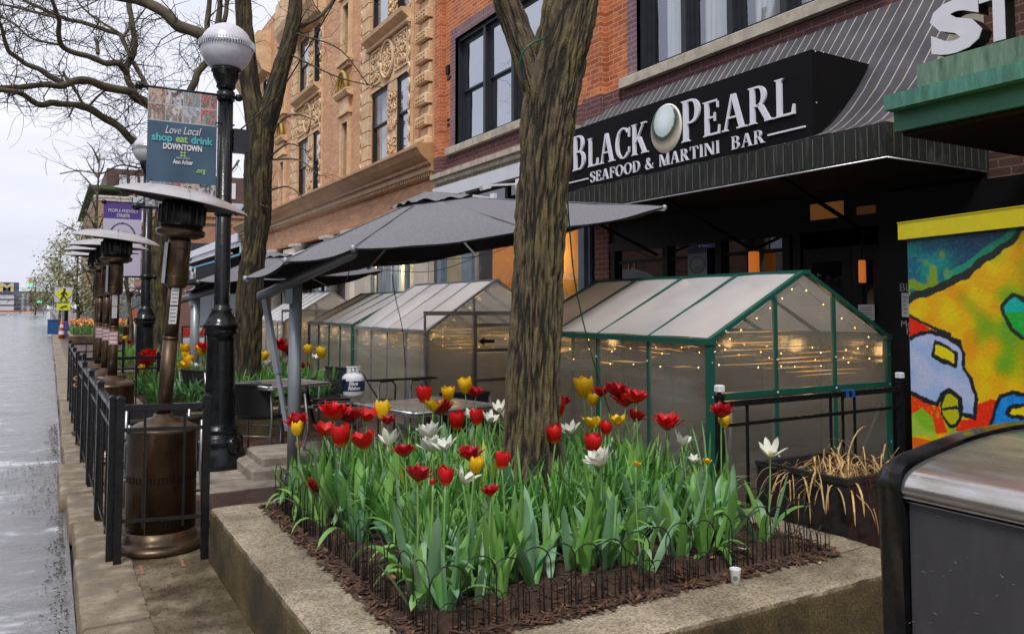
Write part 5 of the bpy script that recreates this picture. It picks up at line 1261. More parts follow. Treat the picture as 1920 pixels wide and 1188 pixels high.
    run((X0+q,Y0+q,Ze-.05),(XM,Y0+q,Zr-.08),.02,7,.01); run((XM,Y0+q,Zr-.08),(X1-q,Y0+q,Ze-.02),.02,5,.01)
    wi.build('wire','fairy_wire',s); bl.build('bulbs','fairy',s)
    # bulb glow smeared sideways by the sheet ribs, drawn as thin glowing tubes
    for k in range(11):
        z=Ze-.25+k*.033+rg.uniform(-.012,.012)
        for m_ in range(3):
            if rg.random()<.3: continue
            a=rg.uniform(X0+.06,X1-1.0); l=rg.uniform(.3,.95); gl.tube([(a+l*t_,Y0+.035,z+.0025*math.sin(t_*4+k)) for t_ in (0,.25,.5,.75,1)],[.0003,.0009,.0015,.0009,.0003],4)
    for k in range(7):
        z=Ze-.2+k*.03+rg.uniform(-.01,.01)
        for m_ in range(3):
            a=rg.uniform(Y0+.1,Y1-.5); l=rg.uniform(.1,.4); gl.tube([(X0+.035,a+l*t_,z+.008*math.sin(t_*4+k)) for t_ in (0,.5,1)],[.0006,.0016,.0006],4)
    gl.build('glow_streaks','fairy_glow',s)
    for f in (.15,.5,.85): roomlight(lerp(X0,X1,.3),lerp(Y0,Y1,f),Ze-.12,(1.1 if seed==1 else .55)*light,(1,.58,.22),s,'bulb_glow',.05); roomlight(lerp(X0,X1,.75),lerp(Y0,Y1,f),Ze-.12,(1.1 if seed==1 else .55)*light,(1,.58,.22),s,'bulb_glow',.05)
    return g
G1=greenhouse(4.04,6.60,3.88,5.77,1.25,1.76,'green_frame','large green-framed greenhouse under the black restaurant sign',1)
greenhouse(8.75,11.25,3.88,5.77,1.19,1.84,'alu','silver-framed greenhouse with a sliding door left of the foreground tree',2,door=True)
greenhouse(11.42,13.7,3.88,5.77,1.22,1.74,'green_frame','green-framed greenhouse tucked behind the silver one',3)
greenhouse(15.45,17.75,3.88,5.77,1.2,1.8,'alu','farthest silver-framed greenhouse seen past the umbrella mast',4,door=True,nb=5)
# arrow and reversed lettering on the sliding door
ar=thing('door_sticker','black arrow sticker and mirrored lettering on the silver greenhouse door','sticker',(4.8,8.68,1.1))
M['sticker']=mat('sticker_black',(.01,.01,.01),.6)
a=PY(897,640,8.70); b=PY(927,640,8.70); mb=MB(); z=a.z; y=8.70
mb.prism([(a.x,y,z),(a.x+.09,y,z+.055),(a.x+.075,y,z+.022),(b.x,y,z+.022),(b.x,y,z-.022),(a.x+.075,y,z-.022),(a.x+.09,y,z-.055)],(0,-.003,0)); mb.build('arrow','sticker',ar)
mb=MB(); c=PY(990,644,8.70); text(mb,'SLIDE',(c.x,y,c.z),(-1,0,0),(0,0,1),.085,extr=.002,bold=.003); mb.build('lettering','sticker',ar)
# ------------------------------------------------------------------ cantilever umbrellas
def umbrella(rim,ap,mast,label):
    """rim: eight rib tips in order; ap: crown of the canopy"""
    u=thing('cantilever_umbrella',label,'umbrella',(mast[0],mast[1],0),group='grey cantilever umbrellas')
    n=8; C=sum(rim,Vector())/8; up=(ap-C).normalized(); mb=MB(); un=MB()
    for k in range(n):
        a,b=rim[k],rim[(k+1)%n]
        def f(i,j,off=0):
            p=ap.lerp(a.lerp(b,i),j*.985+.015); sag=-.07*math.sin(math.pi*i)*j*j*.6
            return p+Vector((0,0,sag+off+.018*nz(p.x*2,p.y*2,1)+.010*nz(p.x*7,p.y*2.5,1)*(1.2-j)))+(C-p)*(.022*math.sin(math.pi*i)*j)
        mb.grid(lambda i,j:f(i,j),10,14); un.grid(lambda i,j:f(i,j,-.012),10,14)
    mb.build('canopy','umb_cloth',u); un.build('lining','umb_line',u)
    mb=MB()  # vent cap
    for k in range(n):
        a,b=rim[k],rim[(k+1)%n]
        def f2(i,j): 
            p=(ap+up*.05).lerp(a.lerp(b,i),j*.21); return p+Vector((0,0,.014*math.sin(i*9+k*2)*j+.01*nz(p.x*5,p.y*5,1)))
        mb.grid(f2,8,5)
    mb.build('vent_cap','umb_cloth',u)
    mb=MB()
    for k in range(n):
        a=rim[k]; mb.tube([ap.lerp(a,j/10*.985+.015)+Vector((0,0,.004)) for j in range(2,11)],.006,4)
        b=rim[(k+1)%n]; mb.tube([f3 for f3 in [a.lerp(b,i/10)+Vector((0,0,-.07*.6*math.sin(math.pi*i/10)-.004))+(C-a.lerp(b,i/10))*(.022*math.sin(math.pi*i/10)+.015) for i in range(11)]],.007,4)
    mb.build('seams','umb_cloth',u)
    mb=MB()
    for k in range(n):
        a=rim[k]; mb.bar(ap+(a-ap)*.03-Vector((0,0,.04)),a-Vector((0,0,.028)),.028,.018)
        lo=C.lerp(ap,.25); m_=ap.lerp(a,.52)-Vector((0,0,.04)); mb.bar(lo,m_,.018)
        mb.lathe(a-Vector((0,0,.03)),[(.012,0),(.022,.01),(.022,.04),(.01,.05)],8)
    mb.build('ribs','umb_pole',u)
    mb=MB(); mb.lathe(C.lerp(ap,.1),[(.03,0),(.05,.01),(.05,.12),(.03,.13)],14); mb.build('hub','umb_pole',u)
    return u,C
cr30=(math.cos(YAW),-math.sin(YAW))
um,C_=umbrella([PD(*q) for q in ((460,521,6.9),(535,487,6.2),(662,464,6.0),(990,429,6.2),(1246,388,7.3),(1150,408,8.8),(890,470,9.4),(690,499,8.9))],PD(800,368,7.6),(1.86,7.0),'big grey cantilever umbrella tilted over the silver greenhouse')
def mastparts(u,mast,top,armlow,armhi,strut,r=.055):
    mb=MB(); b=Vector((mast[0],mast[1],0)); mb.tube([b+Vector((0,0,.04)),top],[r,r],20); mb.lathe(top,[(r,0),(r*.9,.02),(r*.3,.03)],16); mb.build('mast','umb_pole',u)
    mb=MB(); mb.tube([armlow,armlow.lerp(armhi,.97),armhi],[r*.86,r*.8,r*.7],18)
    d=(armhi-armlow).normalized()
    for q in (.03,.055): p=armlow+(armhi-armlow)*q; mb.lathe(p+Vector((-.5,-.85,0)).normalized()*r*.82,[(.012,0),(.008,.01)],8,axis=(-.5,-.85,0))
    mb.build('arm','umb_pole',u)
    mb=MB(); mb.bar(strut[0],strut[1],.042,.05); q0,q1=strut[1],strut[2]; mb.bar(q0,q1,.03,.036); mb.build('strut','umb_pole',u)
    mb=MB(); p=top-Vector((0,0,.16)); mb.obox(p+Vector((-.075,-.03,.04)),(1,0,0),(0,1,0),(0,0,1),.06,.07,.16); 
    mb.obox(strut[2]+(b-Vector((strut[2].x,strut[2].y,0))).normalized()*.05,(1,0,0),(0,1,0),(0,0,1),.12,.05,.05); mb.build('bracket','umb_pole',u)
    mb=MB(); mb.cham((b.x-.07,b.y-.07,.0),(b.x+.07,b.y+.07,.06),.01); mb.build('base_plate','umb_pole',u)
dm=7.0; mx_=(1.86,7.0)
mtop=PD(565,527,7.05); al=PD(489,556,7.15); ah=PD(668,462,6.45)
ah2=PD(664,474,6.35)
ah2=al+(ah2-al)*1.0
mastparts(um,mx_,Vector((mx_[0],mx_[1],mtop.z)),al,ah2,(PD(497,560,7.1),PD(521,700,7.0),PD(538,800,6.95)))
# umbrella base: stacked slabs by the corner of the tulip planter
ub=thing('umbrella_base','two stacked pale concrete slabs weighing down the big umbrella','base weight',(1.7,6.4,0))
for a,b in (((PZ(470,905,0)),.0),):
    p=PZ(500,902,0)
    m1=MB(); m1.cham((p.x-.13,p.y-.0,0),(p.x+.75,p.y+.8,.11),.02); m1.build('slab','stone_grey',ub); m1=MB(); m1.cham((p.x-.02,p.y+.10,.112),(p.x+.72,p.y+.75,.19),.02); m1.build('slab','stone_grey',ub)
um2,C2=umbrella([PD(*q) for q in ((348,546,13.5),(371,527,12.8),(470,521,12.4),(575,516,12.6),(720,506,13.6),(700,512,15.0),(616,535,15.2),(480,546,15.0))],PD(507,476,13.9),(1.75,14.4),'second grey umbrella farther back behind the mossy tree')
mt2=PD(367,552,13.6); mastparts(um2,(mt2.x,mt2.y),mt2,PD(326,566,13.6),PD(410,541,13.4),(PD(329,568,13.6),PD(336,640,13.6),PD(345,700,13.5)),r=.075)
# wires from under the umbrella to the building
mb=MB(); 
for pts in ([PD(735,515,8.5),PD(742,560,8.9),PD(755,620,9.5),PD(760,690,10)],[PD(665,470,7),PD(640,540,8),PD(590,545,9)],[PD(715,490,8),PD(720,505,9.5),PD(830,505,11),PD(960,450,12)],[PD(700,494,8),PD(900,480,11),PD(968,455,12)]):
    cc=cr([(p,.004) for p in pts],6); mb.tube([p for p,_ in cc],.0045,4)
solo(mb,'power_cables','black_frame','thin dark cables hanging between the umbrella and the shop windows','cable',tuple(PD(735,515,8.5)))
# ------------------------------------------------------------------ lamp posts
M['globe_grey']=mat('globe_upper',(.62,.62,.66),.35,c2=(.52,.52,.56),ns=30,spec=.7)
M['globe']=mat('globe_glass',(.66,.66,.72),.35,c2=(.58,.58,.64),ns=20)
def lamp(x,y,label,full=True,s=1.0):
    l=thing('lamp_post',label,'street lamp',(x,y,0),group='black globe lamp posts'); n=40 if full else 12
    prof=[(.255,0),(.258,.03),(.25,.07),(.235,.12),(.215,.19),(.195,.23),(.205,.24),(.205,.26),(.185,.275),(.19,.30),(.17,.31),(.155,.33),(.17,.345),(.165,.37),(.14,.39),(.136,.42),(.128,1.18),(.127,1.24),(.150,1.25),(.155,1.28),(.145,1.30),(.165,1.315),(.168,1.345),(.145,1.36),(.135,1.40),(.095,1.47),(.10,1.49),(.08,1.50),(.072,1.54),(.066,3.70)]
    mb=MB(); mb.lathe((x,y,0),[(r*s,z) for r,z in prof],n)
    if full:
        for k in range(12):
            a=k*math.pi/6; mb.tube([(x+.066*s*math.cos(a),y+.066*s*math.sin(a),1.56),(x+.063*math.cos(a),y+.063*math.sin(a),3.6)],.007,4)
        for k in range(4):
            a=k*math.pi/2+.4; mb.lathe((x+.2*math.cos(a),y+.2*math.sin(a),.16),[(.05,0),(.05,.1),(.02,.14)],10)
    mb.build('post','lamp_black',l)
    mb=MB(); mb.lathe((x,y,3.6),[(.07,0),(.09,.02),(.085,.05),(.12,.12),(.125,.16),(.14,.17),(.14,.2)],n); mb.build('collar','lamp_black',l)
    zc=4.0; gb=MB(); gb.lathe((x,y,zc),[(.24*math.sin(a),-.24*math.cos(a)) for a in [R(32)+(math.pi-R(32))*i/16 for i in range(17)]],n); gb.build('globe','globe',l)
    mb=MB(); mb.lathe((x,y,zc+.03),[(.238,-.02),(.252,-.015),(.252,.015),(.235,.02)],n,capb=False,capt=False)
    if full:
        for k in range(60): a=2*math.pi*k/60; mb.box((x+.245*math.cos(a)-.004,y+.245*math.sin(a)-.004,zc-.0),(x+.245*math.cos(a)+.004,y+.245*math.sin(a)+.004,zc+.05)) if False else mb.bar((x+.252*math.cos(a),y+.252*math.sin(a),zc-.005),(x+.252*math.cos(a),y+.252*math.sin(a),zc+.06),.008,.012)
    mb.build('globe_band','steel',l); 
    gt=MB(); gt.lathe((x,y,zc),[(.2435*math.sin(a),.2435*math.cos(a)) for a in [R(78)*(1-i/8)+.01 for i in range(9)]],n,capb=False); gt.build('globe_top','globe_grey',l)
    return l
LX,LY=1.42,7.98
lamp(LX,LY,'black lamp post with a white globe, the nearest one, beside the patio heater')
L2x,L2y=1.31,13.8
l2=lamp(L2x,L2y,'second black lamp post carrying the purple banner')
for (px,py,lb) in ((123,640,'far lamp post with white globe beside the crossing sign'),(205,655,'partly hidden lamp post globe right behind the far tree')):
    d=55 if px==123 else 32; p=PD(px,577+1500*1.5/d,d); lamp(p.x,p.y,lb,False)
# arms, outlet box on the near lamp
def armset(x,y,z,l,nm):
    mb=MB(); mb.tube([(x-.66*l,y,z),(x+.1,y,z)],.016,8); 
    for xx in (x-.68*l,x+.12): mb.lathe((xx-.035,y,z),[(.01,0),(.034,.012),(.036,.05),(.02,.07)],10,axis=(1,0,0))
    mb.lathe((x,y,z-.04),[(.085,0),(.085,.08)],16)
    return mb
M['ban_blue']=mat('banner_blue',(.035,.075,.125),.6,c2=(.03,.062,.105),ns=3)
# near banner
bn=thing('street_banner','blue banner reading shop eat drink with photo strips, hung from the near lamp post','banner',(LX-.1,LY,2.35),group='lamp post banners')
z1=PY(277,178,LY).z; z0=PY(277,405,LY).z; xl=PY(277,200,LY).x; xr_=LX-.078; z1=3.535; z0=2.42
mb=armset(LX,LY,z1+.0,1.12,'a'); mb.build('top_arm','black_metal',bn); mb=armset(LX,LY,z0,1.12,'a'); mb.build('bottom_arm','black_metal',bn)
pal=[(.1,.24,.24),(.5,.5,.55),(.28,.2,.16),(.12,.14,.12),(.35,.24,.16),(.05,.05,.06),(.55,.42,.32),(.45,.08,.08),(.22,.3,.34),(.62,.6,.58),(.3,.13,.06)]
def photo(k,u,v):
    rg=(k*7919)%11
    a=pal[rg]; b=pal[(rg+4)%11]; c=pal[(rg+7)%11]
    t_=nz(u*1.0,v,4.2,k*3.1)*.5+.5; col_=mixc(a,b,sst(.4,.6,t_))
    # figure-like upright shapes
    for f in range(3):
        cx=.2+.3*f+.08*math.sin(k*2.3+f); hh=.45+.12*math.sin(k*1.7+f*2)
        if abs(u-cx)<.09*(1.2-v) and v<hh: col_=mixc(c,pal[(rg+f+2)%11],.4)
        if math.hypot(u-cx,(v-hh-.06)*.9)<.06: col_=(.42,.27,.2)
    return mixc(col_,(.0,.0,.0) if nz(u,v,13,k)<0 else (.75,.75,.78),.1+.4*abs(nz(u,v,9,k)))
def banner_fn(u,v):
    V=v
    if V>.725 or V<.22:
        vv=(V-.725)/.275 if V>.725 else V/.22
        cu=u*4; cv=vv*2; k=int(cu)+4*int(min(cv,1.99))+(20 if V<.5 else 0)
        fu,fv=cu%1,cv%1
        if fu<.03 or fv<.05 or fu>.97: return (.5,.52,.55)
        return photo(k+1,fu,fv)
    c=(.04,.085,.14); return mixc(c,(.06,.12,.18),.5+nz(u,v,3))
w_=xr_-xl; kw=w_/.70
paintsheet('panel',bn,(xl,LY-.012,z0),(1,0,0),(0,0,1),w_,z1-z0,96,150,banner_fn,'print_paint',.006)
yb_=LY-.0165; H=z1-z0; xc=(xl+xr_)/2
M['teal_ink']=mat('teal_lettering',(.10,.50,.52),.6,c2=(.09,.46,.48)); M['lime_ink']=mat('lime_lettering',(.32,.58,.20),.6,c2=(.3,.54,.18))
mb=MB(); text(mb,'Love Local',(xl+.24*w_,yb_,z0+H*.625),(1,0,.02),(0,0,1),.105,shear=.35,extr=.002,width=.52*w_)
text(mb,'DOWNTOWN',(xl+.22*w_,yb_,z0+H*.495),(1,0,0),(0,0,1),.075,bold=.003,extr=.002,width=.56*w_)
text(mb,'Ann Arbor',(xl+.37*w_,yb_,z0+H*.375),(1,0,0),(0,0,1),.06,bold=.002,extr=.002,width=.29*w_); text(mb,'MAIN STREET',(xl+.41*w_,yb_,z0+H*.42),(1,0,0),(0,0,1),.022,extr=.001,width=.2*w_)
mb.build('lettering','letter_plain',bn)
mb=MB(); text(mb,'shop',(xl+.06*w_,yb_,z0+H*.56),(1,0,0),(0,0,1),.095,bold=.003,extr=.002,width=.29*w_); mb.build('lettering','teal_ink',bn)
mb=MB(); text(mb,'eat',(xl+.40*w_,yb_,z0+H*.56),(1,0,0),(0,0,1),.095,bold=.003,extr=.002,width=.17*w_)
text(mb,'.org',(xl+.70*w_,yb_,z0+H*.315),(1,0,0),(0,0,1),.065,bold=.002,extr=.002,width=.14*w_)
for k in range(4):
    a=k*math.pi/2+.78; cx,cz=xl+.51*w_+.02*math.cos(a),z0+H*.46+.02*math.sin(a); mb.obox((cx,yb_-.001,cz),(math.cos(a),0,math.sin(a)),(0,1,0),(-math.sin(a),0,math.cos(a)),.022,.003,.018)
mb.build('lettering','lime_ink',bn)
mb=MB(); text(mb,'drink',(xl+.62*w_,yb_,z0+H*.56),(1,0,0),(0,0,1),.095,bold=.003,extr=.002,width=.32*w_); mb.build('lettering','teal_ink',bn)
mb=MB(); mb.box((LX+.07,LY-.06,3.0),(LX+.22,LY+.06,3.22)); mb.tube([(LX+.08,LY,3.26),(LX-.1,LY-.08,3.25),(LX-.08,LY+.1,3.25),(LX+.09,LY+.02,3.27)],.008,5); solo(mb,'outlet_box','black_plastic','small black electrical box strapped to the near lamp post','electrical box',(LX+.1,LY,3.1))
# purple banner
bz1=PY(194,378,L2y).z; bxl=PY(194,400,L2y).x; bxr=L2x-.09; bz0=bz1-1.15
b2_=thing('street_banner','purple and white banner reading PEOPLE-FRIENDLY STREETS on the second lamp post','banner',(L2x-.1,L2y,bz0),group='lamp post banners')
mb=armset(L2x,L2y,bz1,(L2x-bxl)/.68,'a'); mb.build('top_arm','black_metal',b2_); mb=armset(L2x,L2y,bz0,(L2x-bxl)/.68,'a'); mb.build('bottom_arm','black_metal',b2_)
def pfn(u,v):
    if v>.78: return (.085,.045,.26)
    dx,dy=(u-.5),(v-.50)*1.64; r=math.hypot(dx,dy)
    if .34<r<.375: return (.03,.04,.05)
    if r<=.34:
        if dy<.42*dx+.02 and dy>-.12:
            if ((dx*1.0+dy*1.9)*9)%1<.25: return (.5,.48,.58)
            return (.04,.30,.06)
        if dy<=-.12: return (.30,.42,.52) if ((dx+dy*.5)*11)%1<.5 else (.52,.50,.6)
    return (.53,.50,.64)
bw_=bxr-bxl; bh_=bz1-bz0
paintsheet('panel',b2_,(bxl,L2y-.012,bz0),(1,0,0),(0,0,1),bw_,bh_,70,110,pfn,'print_paint',.006)
mb=MB(); text(mb,'PEOPLE-FRIENDLY',(bxl+bw_*.12,L2y-.018,bz0+bh_*.865),(1,0,0),(0,0,1),.075,bold=.0,extr=.003,width=bw_*.78); text(mb,'STREETS',(bxl+bw_*.34,L2y-.018,bz0+bh_*.80),(1,0,0),(0,0,1),.075,bold=.001,extr=.003,width=bw_*.34)
mb.build('lettering','letter_plain',b2_)
# ------------------------------------------------------------------ patio heaters
def heater(x,y,lean,ldir,label,detail=True,tilt=None,hs_=1.0,knob=False):
    h=thing('patio_heater',label,'patio heater',(x,y,0),group='bronze mushroom patio heaters'); n=36
    ld=Vector((*ldir,0)).normalized(); ax=Vector((0,0,1)).cross(ld); Q=Matrix.Rotation(lean,3,ax); b=Vector((x,y,.8))
    up=Q@Vector((0,0,1)); P=lambda z:b+up*(z-.8)
    mb=MB(); mb.lathe((x,y,0),[(.262,0),(.27,.015),(.265,.035),(.235,.05),(.215,.06),(.215,.075),(.207,.08),(.207,.12)],n); mb.build('foot','bronze',h)
    mb=MB(); mb.lathe((x,y,0),[(.205,.10),(.205,.715),(.212,.722),(.212,.735),(.20,.748),(.15,.775),(.11,.785),(.105,.80),(.06,.81),(.055,.83)],n)
    mb.box((x-.206*math.cos(1.0)-.002,y-.206*math.sin(1.0)-.002,.12),(x-.206*math.cos(1.0)+.003,y-.206*math.sin(1.0)+.003,.71)); mb.build('tank_housing','bronze',h)
    # pierced zigzag vents round the housing
    mb=MB()
    for zc in ((.17,.44) if detail else ()):
        for k in range(56):
            a=2*math.pi*k/56; 
            for s in (-1,1):
                a2=a+.045*s; p=Vector((x+.2062*math.cos(a),y+.2062*math.sin(a),zc+.017*s)); q=Vector((x+.2062*math.cos(a+.06),y+.2062*math.sin(a+.06),zc+.017*s)); r_=Vector((x+.2062*math.cos(a+.03),y+.2062*math.sin(a+.03),zc-.006*s)); mb.add([p,q,r_,p*1,q*1,r_*1],[(0,1,2)])
    if detail: mb.build('vents','black_void',h)
    mb=MB(); mb.tube([P(.80),P(1.30)],.045,20); mb.tube([P(1.30),P(1.32)],.047,20); mb.tube([P(1.32),P(1.70)],.043,20); mb.build('pole','bronze',h)
    mb=MB(); mb.tube([P(1.63),P(1.65),P(1.93),P(1.95)],[.05,.07,.07,.06],22); 
    for z in (1.70,1.88): mb.tube([P(z),P(z+.008)],.0725,22)
    mb.build('control_housing','bronze',h)
    mb=MB(); mb.tube([P(1.95),P(1.97),P(2.0),P(2.02)],[.1,.145,.15,.12],26); mb.build('burner_pan','bronze',h)
    mb=MB(); mb.tube([P(2.02),P(2.05),P(2.15),P(2.19)],[.13,.138,.135,.12],26); 
    for k in range(18):
        a=2*math.pi*k/18; e=Q@Vector((.139*math.cos(a),.139*math.sin(a),0)); mb.bar(P(2.04)+e,P(2.16)+e,.012,.006)
    mb.build('emitter_screen','black_metal',h)
    t_=tilt if tilt is not None else lean; Q2=Matrix.Rotation(t_,3,ax); hc=P(2.245); prof=[(.001,.03),(.05,.029),(.16,.021),(.28,-.002),(.36,-.03),(.405,-.054),(.41,-.06)]
    mb=MB(); nn=40; vs=[]; 
    for r,z in prof:
        for k in range(nn):
            a=2*math.pi*k/nn; vs.append(hc+Q2@Vector((r*hs_*math.cos(a),r*hs_*math.sin(a),z+.006*math.sin(3*a)*r*2)))
    fs=[(i*nn+k,i*nn+(k+1)%nn,(i+1)*nn+(k+1)%nn,(i+1)*nn+k) for i in range(len(prof)-1) for k in range(nn)]
    mb.add(vs,fs,0,True); hd=mb.build('hood','hood',h)
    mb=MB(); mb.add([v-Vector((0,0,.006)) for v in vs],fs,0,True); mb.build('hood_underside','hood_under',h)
    mb=MB()
    for k in range(6): a=k*math.pi/3+.5; p=hc+Q2@Vector((.25*math.cos(a),.25*math.sin(a),.026)); mb.lathe(p,[(.012,0),(.006,.006)],8)
    a0=hc+Q2@Vector((0,0,.063))
    for k in range(3):
        a=k*2*math.pi/3+.5; pts=[hc+Q2@Vector((r*hs_*math.cos(a),r*hs_*math.sin(a),z+.002)) for r,z in prof[1:]]; mb.tube(pts,.0025,4)
    mb.build('hood_seams','black_frame',h)
    if detail:
        vd=Vector((-x,-y,0)).normalized(); sd_=Vector((-vd.y,vd.x,0)); M.setdefault('label_white',mat('label_white',(.62,.62,.62),.5)); M.setdefault('label_red',mat('label_red',(.6,.2,.2),.6))
        mb=MB()
        for (z0_,z1_) in ((1.52,1.64),(1.40,1.51)):
            c=P((z0_+z1_)/2)+vd*.0445; mb.obox(c,sd_,vd,up,.045,.004,z1_-z0_)
        mb.build('instruction_label','label_white',h); mb=MB()
        for k in range(9): c=P(1.42+.024*k)+vd*.0468; mb.obox(c,sd_,vd,up,.034,.001,.004)
        mb.build('label_print','black_frame',h)
        mb=MB(); c=P(1.79)-sd_*.078+vd*.02; mb.obox(c,sd_,vd,up,.02,.05,.26); mb.build('thermocouple_cover','alu',h)
    if knob:
        mb=MB(); mb.lathe((x+.27,y-.02,.12),[(.03,0),(.042,.01),(.04,.05),(.02,.055)],14,axis=(.7,-.7,.1)); mb.build('wheel','black_plastic',h)
    return h
heater(.645,5.56,R(4.2),cr30,'nearest bronze patio heater, leaning, inside the corner of the black railing',tilt=R(11),knob=True)
hp=[(.56,8.95,'second bronze patio heater in the line, its hood below the purple banner',R(8)),(.56,10.1,'third bronze patio heater in the line behind the second',R(3)),(.53,10.95,'fourth bronze patio heater, its hood farthest left',R(2)),(.56,12.1,'fifth and lowest-looking bronze patio heater in the line',R(3))]
for x,y,lb,t_ in hp: heater(x,y,R(.5),cr30,lb,detail=(y<9),tilt=t_)
M['warn_red']=mat('warning_label',(.55,.30,.30),.6)
for i,(x,y,lb,t_) in enumerate(hp[:3]):
    vd=Vector((-x,-y,0)).normalized(); sd_=Vector((-vd.y,vd.x,0)); wl=thing('warning_sign','red and white warning tag on the %s heater pole'%(('second','third','fourth')[i]),'tag',(x,y-.05,1.18),group='warning tags on the heater poles')
    mb=MB(); c=Vector((x,y,1.2))+vd*.05; mb.obox(c,sd_,vd,(0,0,1),.08,.004,.13); mb.build('sheet','warn_red',wl); mb=MB()
    for k in range(3): mb.obox(c+vd*.003+Vector((0,0,.04-.04*k)),sd_,vd,(0,0,1),.06,.002,.014)
    mb.build('print','letter_plain',wl)
hf=PD(240,645,33); heater(hf.x,hf.y,0,cr30,'small distant patio heater by the far blue planter',detail=False)
# ------------------------------------------------------------------ railings
def rail_panel(a,b,label,bars,grp='black railing panels along the kerb',post=True,low=.12):
    a=Vector((*a,0)); b=Vector((*b,0)); r=thing('railing',label,'railing',tuple(a),group=grp); H=.95
    for p in (a,b):
        mb=MB(); mb.bar(p,p+Vector((0,0,H+.005)),.042,.042); mb.obox(p+Vector((0,0,H+.012)),(1,0,0),(0,1,0),(0,0,1),.05,.05,.012); mb.add([p+Vector((s*.024,t_*.024,H+.018)) for s,t_ in ((-1,-1),(1,-1),(1,1),(-1,1))]+[p+Vector((0,0,H+.036))],[(0,1,4),(1,2,4),(2,3,4),(3,0,4)]); mb.build('post','black_metal',r)
    d=(b-a).normalized(); e=.021
    mb=MB(); mb.bar(a+d*e+Vector((0,0,.91)),b-d*e+Vector((0,0,.91)),.036,.036); mb.build('top_rail','black_metal',r)
    for z in (.78,low): mb=MB(); mb.bar(a+d*e+Vector((0,0,z)),b-d*e+Vector((0,0,z)),.014,.022); mb.build('rail','black_metal',r)
    mb=MB()
    for f in bars: p=a.lerp(b,f); mb.bar(p+Vector((0,0,low-.05 if low>.1 else .03)),p+Vector((0,0,.892)),.014,.014)
    mb.build('bars','black_metal',r); return r
RX=.345
rail_panel((RX+.035,5.28),(RX+.50,5.17),'black railing end panel across the front of the nearest patio heater',(.28,.74),low=.25)
ys=[(5.36,6.5),(6.58,7.7),(7.78,8.9),(8.98,10.1),(10.9,12.1),(12.2,13.4),(13.5,14.9)]
nm_=['first','second','third','fourth','fifth','sixth','last']
for i,(a,b) in enumerate(ys):
    dx=-.02*i if i<4 else -.08
    rail_panel((RX+dx*.5,a),(RX+dx*.5-(.01 if i<4 else 0),b),'%s black railing panel along the kerb counting from the front'%nm_[i],(.2,.35,.65,.8))
rail_panel((RX-.04,15.0),(RX+.75,15.0),'far black railing panel turning in from the kerb',(.3,.7))
rail_panel((RX+.02,10.5),(RX+.8,10.45),'black railing panel crossing the patio behind the heaters',(.3,.7))
mb=MB(); p=PZ(188,912,-.0); mb.box((p.x-.10,p.y-.04,.002),(p.x+.25,p.y+.05,.03)); solo(mb,'rail_foot','black_metal','flat black metal foot under the railing at the kerb','foot plate',tuple(p))
# rail in front of the green greenhouse
gr=rail_panel((3.56,3.63),(5.40,3.68),'black railing in front of the green greenhouse gable',(.13,.57,.64,.71),grp='greenhouse railing',low=.1)
mb=MB()
for p in ((3.56,3.63),(5.40,3.68)): mb.cham((p[0]-.025,p[1]-.025,.99),(p[0]+.025,p[1]+.025,1.03),.006)
mb.build('post_cap','white_paint',gr)
M['tape_blue']=mat('blue_tape',(.02,.10,.35),.5); mb=MB(); p=Vector((3.56,3.63,0)).lerp(Vector((5.4,3.68,0)),.675); mb.box((p.x-.05,p.y-.022,.885),(p.x-.02,p.y+.022,.935)); mb.box((p.x+.015,p.y-.022,.885),(p.x+.045,p.y+.022,.935)); mb.build('blue_tie','tape_blue',gr)
# chain and rope round the rail
M['rope']=mat('rope',(.36,.19,.06),.8); mb=MB(); p=Vector((RX-.05,10.6,.72)); pts=[p+Vector((.03*math.cos(k),.03*math.sin(k),-.012*k)) for k in range(14)]; mb.tube(pts,.011,5); mb.tube([pts[-1],pts[-1]+Vector((.01,0,-.12)),pts[-1]+Vector((-.02,.02,-.2))],.009,5)
solo(mb,'rope','rope','frayed tan rope knotted on the kerb railing','rope',tuple(p))
# ------------------------------------------------------------------ tables, chairs
M['table_metal']=mat('brushed_table',(.62,.61,.59),.22,metal=.85,c2=(.52,.50,.48),ns=7,rr=.08)
def table(p,rz,s,label):
    t_=thing('bistro_table',label,'table',(p.x,p.y,0),rz=rz,group='metal patio tables'); h=.72
    mb=MB(); mb.cham((-s/2,-s/2,h-.025),(s/2,s/2,h),.035); mb.build('tabletop','table_metal',t_)
    mb=MB(); pts=[(-s/2,-s/2+.03),(-s/2+.03,-s/2),(s/2-.03,-s/2),(s/2,-s/2+.03),(s/2,s/2-.03),(s/2-.03,s/2),(-s/2+.03,s/2),(-s/2,s/2-.03),(-s/2,-s/2+.03)]; mb.tube([(x,y,h-.006) for x,y in pts],.012,6); mb.build('rim','steel',t_)
    mb=MB(); mb.lathe((0,0,.03),[(.03,0),(.028,h-.06)],14); mb.build('pedestal','alu',t_)
    mb=MB()
    for k in range(4): a=k*math.pi/2+math.pi/4; mb.bar((0,0,.05),(.32*math.cos(a),.32*math.sin(a),.012),.06,.02)
    mb.build('foot','alu',t_); return t_
